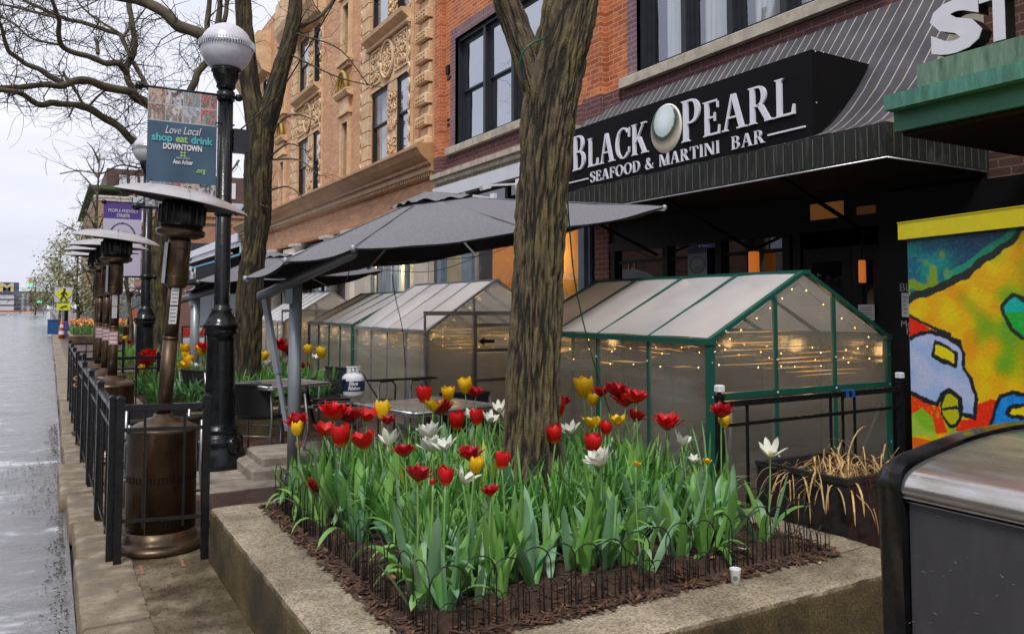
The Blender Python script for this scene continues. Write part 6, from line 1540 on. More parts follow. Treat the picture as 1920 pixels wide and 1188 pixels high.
def chair(p,rz,label,proto=[None]):
    if proto[0] is not None:
        c=dup(proto[0],(p.x,p.y,0),rz,label); return c
    c=thing('wicker_chair',label,'chair',(p.x,p.y,0),rz=rz,group='black wicker patio chairs'); proto[0]=c
    # local: back towards -y, seat facing +y
    mb=MB(); mb.grid(lambda i,j:(lerp(-.22,.22,i),-.20-.07*j+.03*(2*i-1)**2,.41+.31*j),14,12); mb.grid(lambda i,j:(lerp(-.22,.22,i),-.222-.07*j+.03*(2*i-1)**2,.41+.31*j),14,12)
    mb.tube([(lerp(-.23,.23,i/12),-.28+.03*(2*i/12-1)**2,.725) for i in range(13)],.018,8); mb.build('backrest','wicker',c)
    mb=MB(); mb.cham((-.22,-.20,.37),(.22,.22,.40),.03); mb.build('seat','wicker',c)
    for s in (-1,1):
        mb=MB(); mb.tube([(s*.25,-.32,0),(s*.235,-.24,.38),(s*.235,-.27,.71)],.0125,8); mb.build('leg','alu',c)
        mb=MB(); mb.tube([(s*.25,.25,0),(s*.245,.21,.38),(s*.25,.20,.54),(s*.25,.16,.575),(s*.245,-.1,.58),(s*.235,-.25,.585)],.0125,8); mb.build('leg','alu',c)
        mb=MB(); mb.cham((s*.25-.022,-.2,.585),(s*.25+.022,.17,.603),.006); mb.build('armrest','wicker',c)
    mb=MB(); mb.tube([(-.245,-.28,.22),(.245,-.28,.22)],.009,6); mb.tube([(-.245,.23,.25),(.245,.23,.25)],.009,6); mb.build('stretcher','alu',c)
    return c
tA=PZ(272,744,.72); tB=PZ(528,717,.72); tC=PZ(800,757,.72)
table(tA,R(0),.62,'metal-topped table behind the nearest heater'); table(tB,R(18),.72,'metal-topped table behind the black wicker chair, in front of the far tulips'); table(tC,R(12),.82,'metal-topped table just behind the red tulips')
pa=PZ(487,850,0); chair(pa,R(-38),'black wicker chair with silver legs beside the base of the near lamp post')
pb=PZ(300,835,0); chair(Vector((.72,7.15,0)),R(10),'black wicker chair at the table behind the nearest heater')
chair(Vector((.70,6.3,0)),R(5),'black wicker chair between the nearest heater and its table')
chair(PZ(640,880,0)+Vector((.0,.25,0)),R(-105),'black wicker chair turned sideways between the umbrella mast and the red tulips')
st_=PZ(780,840,0); st_.y+=.5; fs_=thing('folding_stand','low folding stand of bent chrome tube with dark slats behind the middle table','stand',tuple(st_)); zt=PD(780,710,st_.x*.5+st_.y*.866).z
for dx in (-.28,.1):
    mb=MB(); mb.tube([st_+Vector((dx,-.1,0)),st_+Vector((dx+.01,-.08,zt-.08)),st_+Vector((dx+.06,0,zt-.02)),st_+Vector((dx+.24,.1,zt-.02)),st_+Vector((dx+.3,.15,zt-.08)),st_+Vector((dx+.3,.2,0))],.012,8); mb.build('leg_frame','steel',fs_)
mb=MB()
for k in range(4): mb.bar(st_+Vector((-.36,-.06+.05*k,zt)),st_+Vector((.45,-.06+.05*k,zt)),.022,.012)
mb.build('slats','black_frame',fs_)
chair(PZ(600,800,0),R(110),'black wicker chair on the right of the far metal table')
chair(PZ(392,800,0),R(-60),'black wicker chair half hidden behind the near lamp post')
chair(PZ(860,880,0),R(-15),'black wicker chair pushed in at the table near the foreground trunk')
# dim furniture inside the near greenhouse
table(Vector((4.85,5.3,0)),0,.7,'table standing inside the large green greenhouse'); 
tt=table(Vector((4.85,10.0,0)),0,.7,'table standing inside the silver greenhouse with the sliding door')
chair(Vector((4.75,4.75,0)),R(0),'black wicker chair inside the large green greenhouse')
# ------------------------------------------------------------------ propane tank
pt=PZ(662,752,.31); tk=thing('propane_tank','white propane tank with a dark blue label behind the patio tables','gas tank',tuple(pt)); s=.92
mb=MB(); mb.lathe(pt,[(.10*s,0),(.105*s,.03*s),(.10*s,.05*s),(.145*s,.07*s),(.157*s,.11*s),(.157*s,.30*s),(.15*s,.345*s),(.11*s,.385*s),(.05*s,.40*s)],32); mb.build('tank','white_paint',tk)
mb=MB(); mb.lathe(pt,[(.159*s,.15*s),(.159*s,.29*s)],32,capb=False,capt=False); M['navy']=mat('label_navy',(.015,.035,.11),.4); mb.build('label','navy',tk)
mb=MB(); 
for k in range(20):
    if k in (3,4,5,13,14): continue
    a=2*math.pi*k/20; a2=2*math.pi*(k+1)/20; r=.095*s
    mb.prism([pt+Vector((r*math.cos(a),r*math.sin(a),.385*s)),pt+Vector((r*math.cos(a2),r*math.sin(a2),.385*s)),pt+Vector((r*math.cos(a2),r*math.sin(a2),.47*s)),pt+Vector((r*math.cos(a),r*math.sin(a),.47*s))],Vector((math.cos(a),math.sin(a),0))*.005)
mb.lathe(pt+Vector((0,0,.47*s)),[(.088*s,0),(.102*s,.0),(.102*s,.012),(.088*s,.012)],20,capb=False,capt=False); mb.lathe(pt+Vector((0,0,.4*s)),[(.02,0),(.02,.05)],10); mb.build('collar','white_paint',tk)
vd=Vector((-pt.x,-pt.y,0)).normalized(); a0=math.atan2(vd.y,vd.x)
mb=MB()
for ln,(wd_,zz) in enumerate((('Blue',.235),('Rhino',.172))):
    me=textmesh(wd_,.072*s,.0015,.0022,.25); xs_=[v.co.x for v in me.vertices]; w2=(max(xs_)-min(xs_)); off=.0
    vs=[]
    for v in me.vertices:
        a=a0+(v.co.x-w2/2+.01*ln)/(.161*s); r=.160*s+v.co.z; vs.append((pt.x+r*math.cos(a),pt.y+r*math.sin(a),pt.z+zz*s+v.co.y))
    mb.add(vs,[tuple(p.vertices) for p in me.polygons]); bpy.data.meshes.remove(me)
mb.build('lettering','letter_plain',tk)
mb=MB(); mb.tube([pt+Vector((0,0,.42)),pt+Vector((.08,-.12,.36)),pt+Vector((.2,-.16,.15)),pt+Vector((.3,-.1,.02)),pt+Vector((.5,-.1,.0))],.009,6); mb.build('hose','black_plastic',tk)
# ------------------------------------------------------------------ painted utility cabinet
bo=Vector((4.2,2.79,0)); bd=Vector((-math.sin(R(14)),-math.cos(R(14)),0)); bnm=Vector((-bd.y,bd.x,0)); bnm=-bnm if bnm.x>0 else bnm   # outward normal (street side)
cab=thing('utility_cabinet','tall utility cabinet painted with a bright mural and a yellow top','cabinet',tuple(bo)); ORG[cab.name]=tuple(bo)
Lb=1.15; zc_=1.885
mb=MB(); mb.obox(bo+bd*Lb/2-bnm*.3+Vector((0,0,zc_/2)),bd,bnm,(0,0,1),Lb,.594,zc_); M['cab_grey']=mat('cabinet_side',(.03,.10,.10),.5); mb.build('body','cab_grey',cab)
def mur(px,py):
    r=ray(px,py); o=Vector((0,0,CZ)); t_=(bo-o).dot(bnm)/r.dot(bnm); p=o+r*t_; return ((p-bo).dot(bd),p.z)
mz=lambda L_:[mur(1600+x/2.475,360+y/2.475) for x,y in L_]
diag=mz([(255,505),(400,440),(540,370),(690,262),(790,172),(860,100)]); 
diag2=mz([(262,572),(330,610),(400,640),(450,660)])
turq=mz([(690,530),(750,475),(800,500),(860,560),(860,700),(792,680),(740,635),(700,570)])
car=mz([(240,690),(300,668),(360,645),(440,670),(500,700),(522,745),(516,820),(550,870),(570,960),(572,1048),(505,1030),(500,960),(450,915),(410,940),(395,985),(330,960),(240,920)])
carw=mz([(385,695),(430,715),(485,742),(475,810),(420,785),(370,750)]); redL=mz([(240,560),(262,580),(365,640),(300,665),(240,690)])
wc=mur(1600+460/2.475,360+1003/2.475); wr=mur(1600+510/2.475,360+1003/2.475)[0]-wc[0]; wrz=wc[1]-mur(1600+460/2.475,360+1085/2.475)[1]
blue=mz([(640,1085),(660,1010),(690,945),(740,932),(800,940),(900,950),(900,1090)]); bw2=mz([(722,1020),(745,992),(800,990),(860,1000),(860,1050),(780,1050),(740,1040)])
redR=mz([(500,1060),(575,1045),(580,980),(640,960),(680,965),(650,1080),(520,1120),(480,1100)]); redB=mz([(240,925),(330,960),(400,990),(440,1110),(360,1130),(240,1130)]); grB=mz([(262,1040),(320,990),(370,1050),(390,1130),(240,1130)])
def side(p,pl):  # z of polyline at s
    for i in range(len(pl)-1):
        a,b=pl[i],pl[i+1]
        if a[0]<=p[0]<=b[0]: return p[1]-lerp(a[1],b[1],(p[0]-a[0])/(b[0]-a[0]+1e-9))
    return p[1]-(pl[0][1] if p[0]<pl[0][0] else pl[-1][1]+3)
def mural(u,v):
    c=mural0(u,v); l=.3*c[0]+.6*c[1]+.1*c[2]; return tuple(max(.004,min(.95,(l+(x-l)*1.22)*1.12)) for x in c)
def mural0(u,v):
    s,z=u*Lb,v*zc_; jx=nz(s,z,9)*.014+nz(s,z,28)*.005; jz=nz(s,z,9,5)*.014+nz(s,z,28,6)*.005; p=(s+jx,z+jz); st_=nz(s*1.0+z*.6,z-s*.4,7,2); fine=nz(s,z,45,3)
    def out(pl,wd=.011,close=True): return dline(p,pl,close)<wd*(1+.4*nz(s,z,20,9))
    sd_=side(p,diag)
    if sd_>0:
        c=mixc((.02,.12,.19),(.03,.25,.22),sst(-.25,.3,st_+fine*.3)); c=mixc(c,(.22,.33,.06),sst(.02,.3,nz(s,z,14,7)+.45-sd_*2.2-s*1.1)); c=mixc(c,(.015,.05,.12),sst(.25,.4,s+sd_*.3)*.85)
        if s>.25 and .02<sd_<.06: c=mixc(c,(.05,.35,.18),.7)
    else:
        c=mixc((.85,.47,.02),(.82,.62,.04),sst(-.3,.35,st_+fine*.25)); c=mixc(c,(.80,.30,.02),sst(.05,.4,nz(s,z,6,11)-.2*s)*.7)
        g_=sst(.25,.75,s+nz(s,z,7,15)*.5-abs(z-1.45)*.9); c=mixc(c,(.10,.38,.07),g_*.9); g2=sst(.1,.5,(1.12-z)*1.5+nz(s,z,9,21)*.7+ (s-.25)*.6-.25); c=mixc(c,(.25,.48,.08),g2*.85); g3=sst(.3,.6,(1.1-z)*1.2+s-.35+nz(s,z,8,25)*.4); c=mixc(c,(.05,.45,.33),g3*.7)
        if z<.78: c=mixc(c,(.75,.08,.02),.8)
    if abs(sd_)<.022*(1+.5*nz(s,z,18)): return (.02,.025,.02)
    if out(diag2,.009,False): return (.02,.02,.02)
    if inpoly(p,redL): c=(.78,.06,.02)
    if inpoly(p,redB): c=mixc((.80,.09,.02),(.7,.3,.05),sst(0,.4,fine+st_))
    if inpoly(p,grB): c=mixc((.25,.5,.08),(.45,.6,.15),sst(-.2,.3,st_))
    if inpoly(p,redR): c=mixc((.78,.07,.02),(.8,.25,.05),sst(.1,.4,st_))
    if inpoly(p,turq): c=(.03,.46,.38) if p[1]>turq[3][1]+.0+.06*(p[0]-turq[0][0]) else (.06,.42,.08)
    elif False: pass
    if out(turq): return (.02,.03,.02)
    if inpoly(p,car): c=mixc((.38,.52,.78),(.52,.58,.80),sst(-.3,.3,st_))
    if inpoly(p,carw): c=(.86,.72,.03)
    if inpoly(p,blue): c=mixc((.03,.22,.66),(.05,.30,.72),sst(-.3,.3,fine))
    if inpoly(p,bw2): c=(.82,.70,.04)
    if out(car,.012) or out(carw,.011) or out(blue,.011) or out(bw2,.010): return (.012,.014,.02)
    e=math.hypot((p[0]-wc[0])/wr,(p[1]-wc[1])/wrz)
    if e<.88: c=(.52,.52,.04); 
    if .84<e<1.05 or (e<.9 and abs(p[1]-wc[1]-.25*(p[0]-wc[0]))<.008): return (.012,.014,.02)
    br=nz(s*1.0+z*.25,z*1.0,60,3)*.5+nz(s*.25,z*1.0,110,8)*.5 if c[2]<.3 else nz(s,z*.3,70,5)
    return mixc(c,(0,0,0) if br<0 else (1,.95,.7),min(.08,abs(br)*.10))
paintsheet('mural',cab,bo+bnm*.006,bd,(0,0,1),Lb,zc_,230,370,mural,'mural_paint',.006)
mb=MB(); M['cab_yellow']=mat('cabinet_yellow',(.86,.74,.012),.4,c2=(.78,.66,.01),ns=8,c3=(.82,.72,.03)); ct=bo+bd*(Lb/2-.012)-bnm*.285; mb.obox(ct+Vector((0,0,zc_+.048)),bd,bnm,(0,0,1),Lb+.05,.64,.094); mb.obox(ct+Vector((0,0,zc_+.0975)),bd,bnm,(0,0,1),Lb+.056,.646,.005); mb.build('lid','cab_yellow',cab)
# ------------------------------------------------------------------ litter bin
bi=thing('litter_bin','big dark grey litter bin with a rounded stainless steel hood at the lower right','litter bin',(2.5,.9,0))
M['bin_grey']=mat('bin_panel',(.070,.070,.082),.42,c2=(.052,.052,.06),ns=3,rr=.12,bump=.12,bs=220,c3=(.085,.085,.095),scale=(1,1,.4)); M['bin_trim']=mat('bin_trim',(.016,.018,.022),.2,c2=(.03,.032,.036),ns=9,rr=.15,bump=.1,bs=40)
M['stainless']=mat('stainless_hood',(.66,.66,.67),.20,metal=.85,c2=(.50,.48,.44),ns=4,rr=.1,scale=(3,.7,3),bump=.03,c3=(.34,.31,.26))
prof=[(2.165,.955),(2.158,.965),(2.16,.985),(2.175,1.010),(2.21,1.030),(2.27,1.046),(2.36,1.062),(2.46,1.077),(2.58,1.090),(2.72,1.098),(2.88,1.10)]
Y0b,Y1b=-.4,1.475
mb=MB(); mb.cham((2.18,Y0b,0),(2.92,Y1b,.945),.01); mb.build('panel','bin_grey',bi)
mb=MB()
pp=cr([(Vector((x,0,z)),0) for x,z in prof],4); pp=[(p.x,p.z) for p,_ in pp]
nP=len(pp); mb.grid(lambda i,j:(pp[min(nP-1,int(round(j*(nP-1))))][0],lerp(Y0b,Y1b,i),pp[min(nP-1,int(round(j*(nP-1))))][1]),4,nP-1)
mb.box((2.163,Y0b,.949),(2.88,Y1b,.954)); mb.prism([(x,Y1b-.004,z) for x,z in pp]+[(2.88,Y1b-.004,.955)],(0,.003,0)); mb.build('hood','stainless',bi)
mb=MB(); out=[(x-.012 if x<2.3 else x,z+.014) for x,z in pp]; 
ring=[(2.17,0.0)]+[(2.165,.5)]+out+[(2.89,0)]
# trim with rounded outer edge
def trimsec(y,ins): return [(x+ins if x<2.5 else x,y,z-ins*.9 if z>.5 else z) for x,z in ring]
secs=[trimsec(Y1b+.001,.0),trimsec(Y1b+.055,0),trimsec(Y1b+.078,.008),trimsec(Y1b+.09,.026),trimsec(Y1b+.093,.05)]
m_=len(ring); vs=[v for s_ in secs for v in s_]; fs=[(i*m_+k,i*m_+k+1,(i+1)*m_+k+1,(i+1)*m_+k) for i in range(4) for k in range(m_-1)]+[tuple(range(m_)),tuple(range(4*m_+m_-1,4*m_-1,-1))]
mb.add(vs,fs,0,True); mb.build('end_trim','bin_trim',bi)
M['scuff']=mat('scuff',(.30,.30,.31),.7); mb=MB(); rg=random.Random(8)
for k in range(16):
    p=PX(rg.uniform(1700,1900),rg.choice((rg.uniform(1060,1170),rg.uniform(960,1170))),2.1795); a=rg.uniform(-.6,.6); l=rg.uniform(.002,.012); mb.obox(p,(1,0,0),(0,math.cos(a),math.sin(a)),(0,-math.sin(a),math.cos(a)),.0008,l,.0012)
mb.build('scuffs','scuff',bi)
mb=MB()
for zz in (.935,): mb.box((2.1785,Y0b,zz),(2.1805,Y1b,zz+.003))
mb.build('panel_lip','steel',bi)
mb=MB(); p=PX(1657,935,2.164); mb.lathe(p,[(.009,0),(.009,.003),(.004,.005)],12,axis=(-1,0,0)); mb.build('bolt','steel',bi)
# ------------------------------------------------------------------ black pot with dried grass
pot=thing('plant_pot','square black planter box with dead straw at the right end of the tulip bed','plant pot',(3.9,3.1,0))
mb=MB(); x0,x1,y0,y1,zt=3.645,4.25,2.80,3.42,.60; w=.035; M['pot_black']=mat('pot_black',(.014,.014,.015),.5,c2=(.026,.026,.027),ns=9,rr=.15,bump=.1,c3=(.008,.008,.009),spec=.25)
mb.box((x0,y0,0),(x0+w,y1,zt)); mb.box((x1-w,y0,0),(x1,y1,zt)); mb.box((x0+w,y0,0),(x1-w,y0+w,zt)); mb.box((x0+w,y1-w,0),(x1-w,y1,zt)); mb.box((x0-.006,y0-.006,zt-.03),(x0,y1+.006,zt+.002)); mb.box((x0,y0-.006,zt-.03),(x1,y0,zt+.002)); mb.build('box','pot_black',pot)
mb=MB(); mb.grid(lambda i,j:(lerp(x0+w,x1-w,i),lerp(y0+w,y1-w,j),zt-.06+.03*nz(i*3,j*3,2)),16,16); mb.build('soil','soil',pot)
M['straw']=mat('straw',(.60,.42,.20),.75,c2=(.40,.25,.10),ns=20,c3=(.24,.14,.05))
rg=random.Random(21); mb=MB()
def blade(mb,b,d,l,w,droop,n=8,mi=0,fold=.25,kink=None,rg=rg):
    d=Vector(d).normalized(); p=Vector(b); s=d.cross(Vector((0,0,1))); s=s.normalized() if s.length>1e-4 else Vector((1,0,0)); vs=[]
    for i in range(n+1):
        f=i/n; ww=w*(.45+1.2*f*(1-f)*1.6)*(1 if f<.9 else .5) if f<1 else w*.05
        nn=s.cross(d).normalized(); vs+=[p-s*ww,p+nn*ww*fold*-1,p+s*ww]
        if i<n:
            d=(d+Vector((0,0,-droop*(.4+f*1.6)/n*2))).normalized()
            if kink and abs(f-kink)<.5/n: d=(Vector((d.x,d.y,-.5+rg.uniform(-.4,.4)))).normalized()
            s=(s-d*s.dot(d)).normalized(); p=p+d*l/n
    fs=[]
    for i in range(n): a=i*3; fs+=[(a,a+1,a+4,a+3),(a+1,a+2,a+5,a+4)]
    mb.add(vs,fs,mi,True)
for k in range(300):
    cl=rg.choice(((3.70,2.95),(3.92,2.98),(3.98,3.05),(4.05,3.2),(3.70,3.18),(4.14,2.92))); a=rg.uniform(0,6.28); el=rg.uniform(.15,1.5) 
    b=(cl[0]+rg.gauss(0,.04),cl[1]+rg.gauss(0,.04),zt-.06); blade(mb,b,(math.cos(a)*math.cos(el),math.sin(a)*math.cos(el),math.sin(el)*.7+.05),rg.uniform(.18,.42),rg.uniform(.0025,.006),rg.uniform(.8,2.6),kink=rg.choice((None,.4,.3,.5,.35)))
solo(mb,'dried_grass','straw','tangle of dead straw-coloured grass blades in the black planter box','dried plant',(3.9,3.05,zt-.06))
M['leaf_young']=mat('young_leaf',(.10,.28,.07),.5,c2=(.07,.2,.04))
mb=MB()
for k in range(7): a=k*.9; blade(mb,(4.0,2.88,zt-.05),(math.cos(a),math.sin(a),.7),.07,.014,1.2,fold=.1)
solo(mb,'seedling','leaf_young','small fresh green seedling in the black planter box','plant',(4.0,2.88,zt-.05))
# ------------------------------------------------------------------ tulips
def leafmat(name,c,c2,tr=.25):
    m,t,b=nt(name); out=t.nodes['Material Output']; mp=coords(t,(1,1,.35)); n=N(t,'ShaderNodeTexNoise',i_Scale=9,i_Detail=3); L(t,mp,0,n,'Vector')
    oi=N(t,'ShaderNodeObjectInfo'); ad=N(t,'ShaderNodeMath',operation='MULTIPLY_ADD'); ad.inputs[1].default_value=.35; L(t,oi,'Random',ad,0); L(t,n,0,ad,2)
    r=ramp(t,[(.45,c2),(.85,c)]); L(t,ad,0,r,0); L(t,r,0,b,'Base Color'); b.inputs['Roughness'].default_value=.42
    tl=N(t,'ShaderNodeBsdfTranslucent'); L(t,r,0,tl,0); mx=N(t,'ShaderNodeMixShader'); mx.inputs[0].default_value=tr; L(t,b,0,mx,1); L(t,tl,0,mx,2); L(t,mx,0,out,0); return m
M['tulip_leaf']=leafmat('tulip_leaf',(.24,.46,.11),(.08,.25,.045)); M['tulip_leaf_blue']=leafmat('tulip_leaf_blue',(.28,.47,.27),(.12,.29,.14)); M['tulip_grass']=leafmat('narrow_leaf',(.17,.39,.08),(.05,.19,.035)); M['lime_leaf']=leafmat('lime_leaf',(.50,.56,.05),(.32,.44,.04))
M['stem']=mat('tulip_stem',(.20,.36,.12),.5,c2=(.14,.28,.08))
def petalmat(name,c,c2,base,tr=.2):
    m,t,b=nt(name); out=t.nodes['Material Output']; mp=coords(t,(1,1,1),obj=True); sx=N(t,'ShaderNodeSeparateXYZ'); L(t,mp,0,sx,0)
    n=N(t,'ShaderNodeTexNoise',i_Scale=55,i_Detail=3); L(t,mp,0,n,'Vector'); r=ramp(t,[(.35,c2),(.65,c)]); L(t,n,0,r,0)
    mr=N(t,'ShaderNodeMapRange',i_1=.0,i_2=.22,i_3=1,i_4=0); L(t,sx,2,mr,0); mx=N(t,'ShaderNodeMix',data_type='RGBA'); L(t,mr,0,mx,0); L(t,r,0,mx,6); mx.inputs[7].default_value=c4(base); L(t,mx,2,b,'Base Color'); b.inputs['Roughness'].default_value=.38
    tl=N(t,'ShaderNodeBsdfTranslucent'); L(t,mx,2,tl,0); ms=N(t,'ShaderNodeMixShader'); ms.inputs[0].default_value=tr; L(t,b,0,ms,1); L(t,tl,0,ms,2); L(t,ms,0,out,0); return m
M['p_red']=petalmat('petal_red',(.72,.012,.012),(.50,.004,.008),(.75,.35,.03)); M['p_dark']=petalmat('petal_dark_red',(.52,.006,.016),(.32,.003,.012),(.5,.12,.02)); M['p_yellow']=petalmat('petal_yellow',(.88,.58,.015),(.78,.45,.01),(.75,.6,.05)); M['p_white']=petalmat('petal_white',(.80,.79,.72),(.66,.68,.58),(.7,.66,.15)); M['p_pink']=petalmat('petal_faded',(.75,.36,.24),(.6,.24,.16),(.6,.45,.15)); M['stamen']=mat('stamen',(.55,.42,.05),.7)
def flower_mesh(kind,seed,matn):
    """unit flower: height about 1, base at origin. kinds: cup, ruffle, open, lily"""
    rg=random.Random(seed); mb=MB()
    def petal(a,h,wd,op,curl,tip,z0=0,tw=0,wav=0):
        ca,sa=math.cos(a),math.sin(a); out=Vector((ca,sa,0)); sd_=Vector((-sa,ca,0)); nu,nv=6,9
        def f(i,j):
            u=i*2-1; wv=wd*(math.sin(math.pi*min(1,(j*.80+.13)))**.75)*(1-.9*max(0,j-.86)/.14*tip)
            r=.04+op*j+ (.34*math.sin(math.pi*min(1,j*.62+.02)))*(1-op*.6)+curl*max(0,j-.6)**2*3
            z=z0+h*(j-curl*max(0,j-.7)*.8); cup=(u*u)*wv*.45*(1-op)
            return out*(r-cup)+sd_*(u*wv+tw*j)+Vector((0,0,z+wav*math.sin(u*5+seed+a*3)*j+.015*rg.gauss(0,1)*0))
        mb.grid(f,nu,nv)
    if kind=='cup':
        for k in range(3): petal(k*2.094+.3,1+rg.uniform(-.05,.05),.33,.03+rg.uniform(-.02,.05),rg.uniform(-.15,.05),.85)
        for k in range(3): petal(k*2.094+1.35,.95+rg.uniform(-.06,.05),.35,.08+rg.uniform(-.03,.08),rg.uniform(-.1,.15),.85)
    elif kind=='ruffle':
        for q,(n,op,h) in enumerate(((6,.62,.62),(6,.42,.8),(5,.2,.88),(4,.08,.8))):
            for k in range(n): petal(k*6.283/n+q*.5+rg.uniform(-.15,.15),h+rg.uniform(-.08,.08),.24,op+rg.uniform(-.08,.1),rg.uniform(0,.3),.95,wav=.05,tw=rg.uniform(-.06,.06))
    elif kind=='open':
        for k in range(3): petal(k*2.094+.3,.8+rg.uniform(-.05,.05),.34,.42+rg.uniform(-.08,.12),.12,.85,wav=.02)
        for k in range(3): petal(k*2.094+1.35,.85+rg.uniform(-.06,.05),.33,.30+rg.uniform(-.08,.12),.1,.85,wav=.02)
    elif kind=='lily':
        for k in range(6): petal(k*1.047+.3+rg.uniform(-.12,.12),.85+rg.uniform(-.12,.08),.2,.48+rg.uniform(-.12,.2),rg.uniform(.0,.5),1,wav=.02,tw=rg.uniform(-.05,.05))
        if seed%2:
            for k in range(5): petal(k*1.256+.8,.72,.19,.22+rg.uniform(-.08,.1),.1,1,wav=.03)
    n0=len(mb.f)
    if kind in('open','lily','ruffle'):
        for k in range(6): a=k*1.047; mb.tube([(0,0,.02),(.09*math.cos(a),.09*math.sin(a),.22),(.10*math.cos(a),.10*math.sin(a),.32)],[.012,.012,.022],4,mi=1)
        mb.tube([(0,0,0),(0,0,.26),(0,0,.3)],[.03,.03,.05],5,mi=1)
    me=mb.mesh('flower',[matn,'stamen']); return me
FM={}
for code,kind,m_ in (('r','cup','p_red'),('o','open','p_red'),('f','ruffle','p_dark'),('F','ruffle','p_red'),('y','cup','p_yellow'),('Y','open','p_yellow'),('w','lily','p_white'),('b','cup','p_pink'),('W','ruffle','p_white')):
    FM[code]=[flower_mesh(kind,s,m_) for s in (1,2,3)]
def leafmesh(seed,n,lmin,lmax,wmin,wmax,mats,droop=(-.05,.40),el=(1.05,1.52)):
    rg=random.Random(seed); mb=MB()
    for k in range(n):
        a=k*6.283/n+rg.uniform(-.5,.5); e=rg.uniform(*el); wd=rg.uniform(wmin,wmax); drr=rg.uniform(*droop) if rg.random()>.36 else rg.uniform(.6,1.9)
        blade(mb,(rg.gauss(0,.012),rg.gauss(0,.012),-.02),(math.cos(a)*math.cos(e),math.sin(a)*math.cos(e),math.sin(e)),rg.uniform(lmin,lmax),wd,drr,n=9,mi=rg.randrange(len(mats)),fold=rg.uniform(.25,.7),rg=rg)
    return mb.mesh('leaves',mats)
LEAF=[leafmesh(s,rnd.choice((6,7,8)),.20,.42,.013,.029,['tulip_leaf','tulip_leaf_blue' if s%2==0 else 'tulip_leaf']) for s in range(12)]
GRASS=[leafmesh(40+s,16,.30,.50,.004,.0085,['tulip_grass'],droop=(.05,.5),el=(1.1,1.5)) for s in range(6)]
LIME=leafmesh(99,22,.14,.26,.006,.012,['lime_leaf'],droop=(.1,.8),el=(.6,1.4))
def inst(name,me,loc,rz,s,parent=None):
    o=bpy.data.objects.new(name,me); col.objects.link(o); o.location=loc; o.rotation_euler=(0,0,rz); o.scale=(s,s,s)
    if parent: o.parent=parent
    return o
cn={'r':('red cup-shaped','red tulip'),'o':('wide-open red','red tulip'),'f':('dark red ruffled','red tulip'),'F':('bright red double','red tulip'),'y':('yellow cup-shaped','yellow tulip'),'Y':('yellow open','yellow tulip'),'w':('white spiky','white tulip'),'W':('full white double','white tulip'),'b':('small faded pink','pink tulip')}
def tulip(px,py,size,code,where,bed,ztop=None,zs=.33,hmin=.80,hmax=1.06,ttl='tulip',leaves=True,i=0):
    x0,x1,y0,y1=bed; best=None; fo=rnd
    Zs=[hmin+.02*k for k in range(int((hmax-hmin)/.02)+1)]
    st0=rnd.randrange(0,4)
    for Z in Zs[st0:]+Zs[:st0][::-1]+[hmin-.02*k for k in range(1,14)]:
        p=PZ(px,py,Z)
        if x0<p.x<x1 and y0<p.y<y1: best=p; break
    if best is None:
        p=PZ(px,py,hmin); best=Vector((min(max(p.x,x0),x1),min(max(p.y,y0),y1),hmin)); pr=PD(px,py,best.x*.5+best.y*.866); best=Vector((pr.x,pr.y,pr.z))
    p=best; d=p.x*.5+p.y*.866; hs=size*d/F*((1.02 if code in 'rywW' else .93) if bed is BED1 else 1.2)
    base=Vector((p.x+rnd.gauss(0,.03),p.y+rnd.gauss(0,.03),zs))
    base.x=min(max(base.x,x0),x1); base.y=min(max(base.y,y0),y1)
    c=cn[code]; t_=thing('tulip','%s tulip %s'%(c[0],where),c[1],tuple(base),group='tulips of the foreground bed' if zs==.33 and bed is BED1 else 'tulips of the bed behind the lamp')
    sc_=hs*(1.0 if code in 'ryb' else .95)*.98; hb=Vector((p.x,p.y,p.z-sc_*.5))
    mid=base.lerp(hb,.5)+Vector((rnd.gauss(0,.012),rnd.gauss(0,.012),0)); cc=cr([(base-Vector((0,0,.03)),.0052),(mid,.0045),(hb,.0042)],4)
    mb=MB(); mb.tube([q for q,_ in cc],[r for _,r in cc],6); mb.build('stem','stem',t_)
    fl=inst('flower',FM[code][i%3],hb-base,rnd.uniform(0,6.28),sc_,t_); sx=1.05 if code in 'ryb' else .98; fl.scale=(sc_*sx,sc_*sx,sc_); fl.rotation_euler=(rnd.gauss(0,.13),rnd.gauss(0,.13),rnd.uniform(0,6.28))
    if code in 'wW': fl.rotation_euler=(.35,-.15,rnd.uniform(0,6.28))
    if leaves: inst('leaves',rnd.choice(LEAF),(0,0,0),rnd.uniform(0,6.28),rnd.uniform(.85,1.15)*(p.z-zs)/.52,t_)
    return t_
BED1=(SX0+.09,SX1-.10,SY0+.13,SY1-.05)
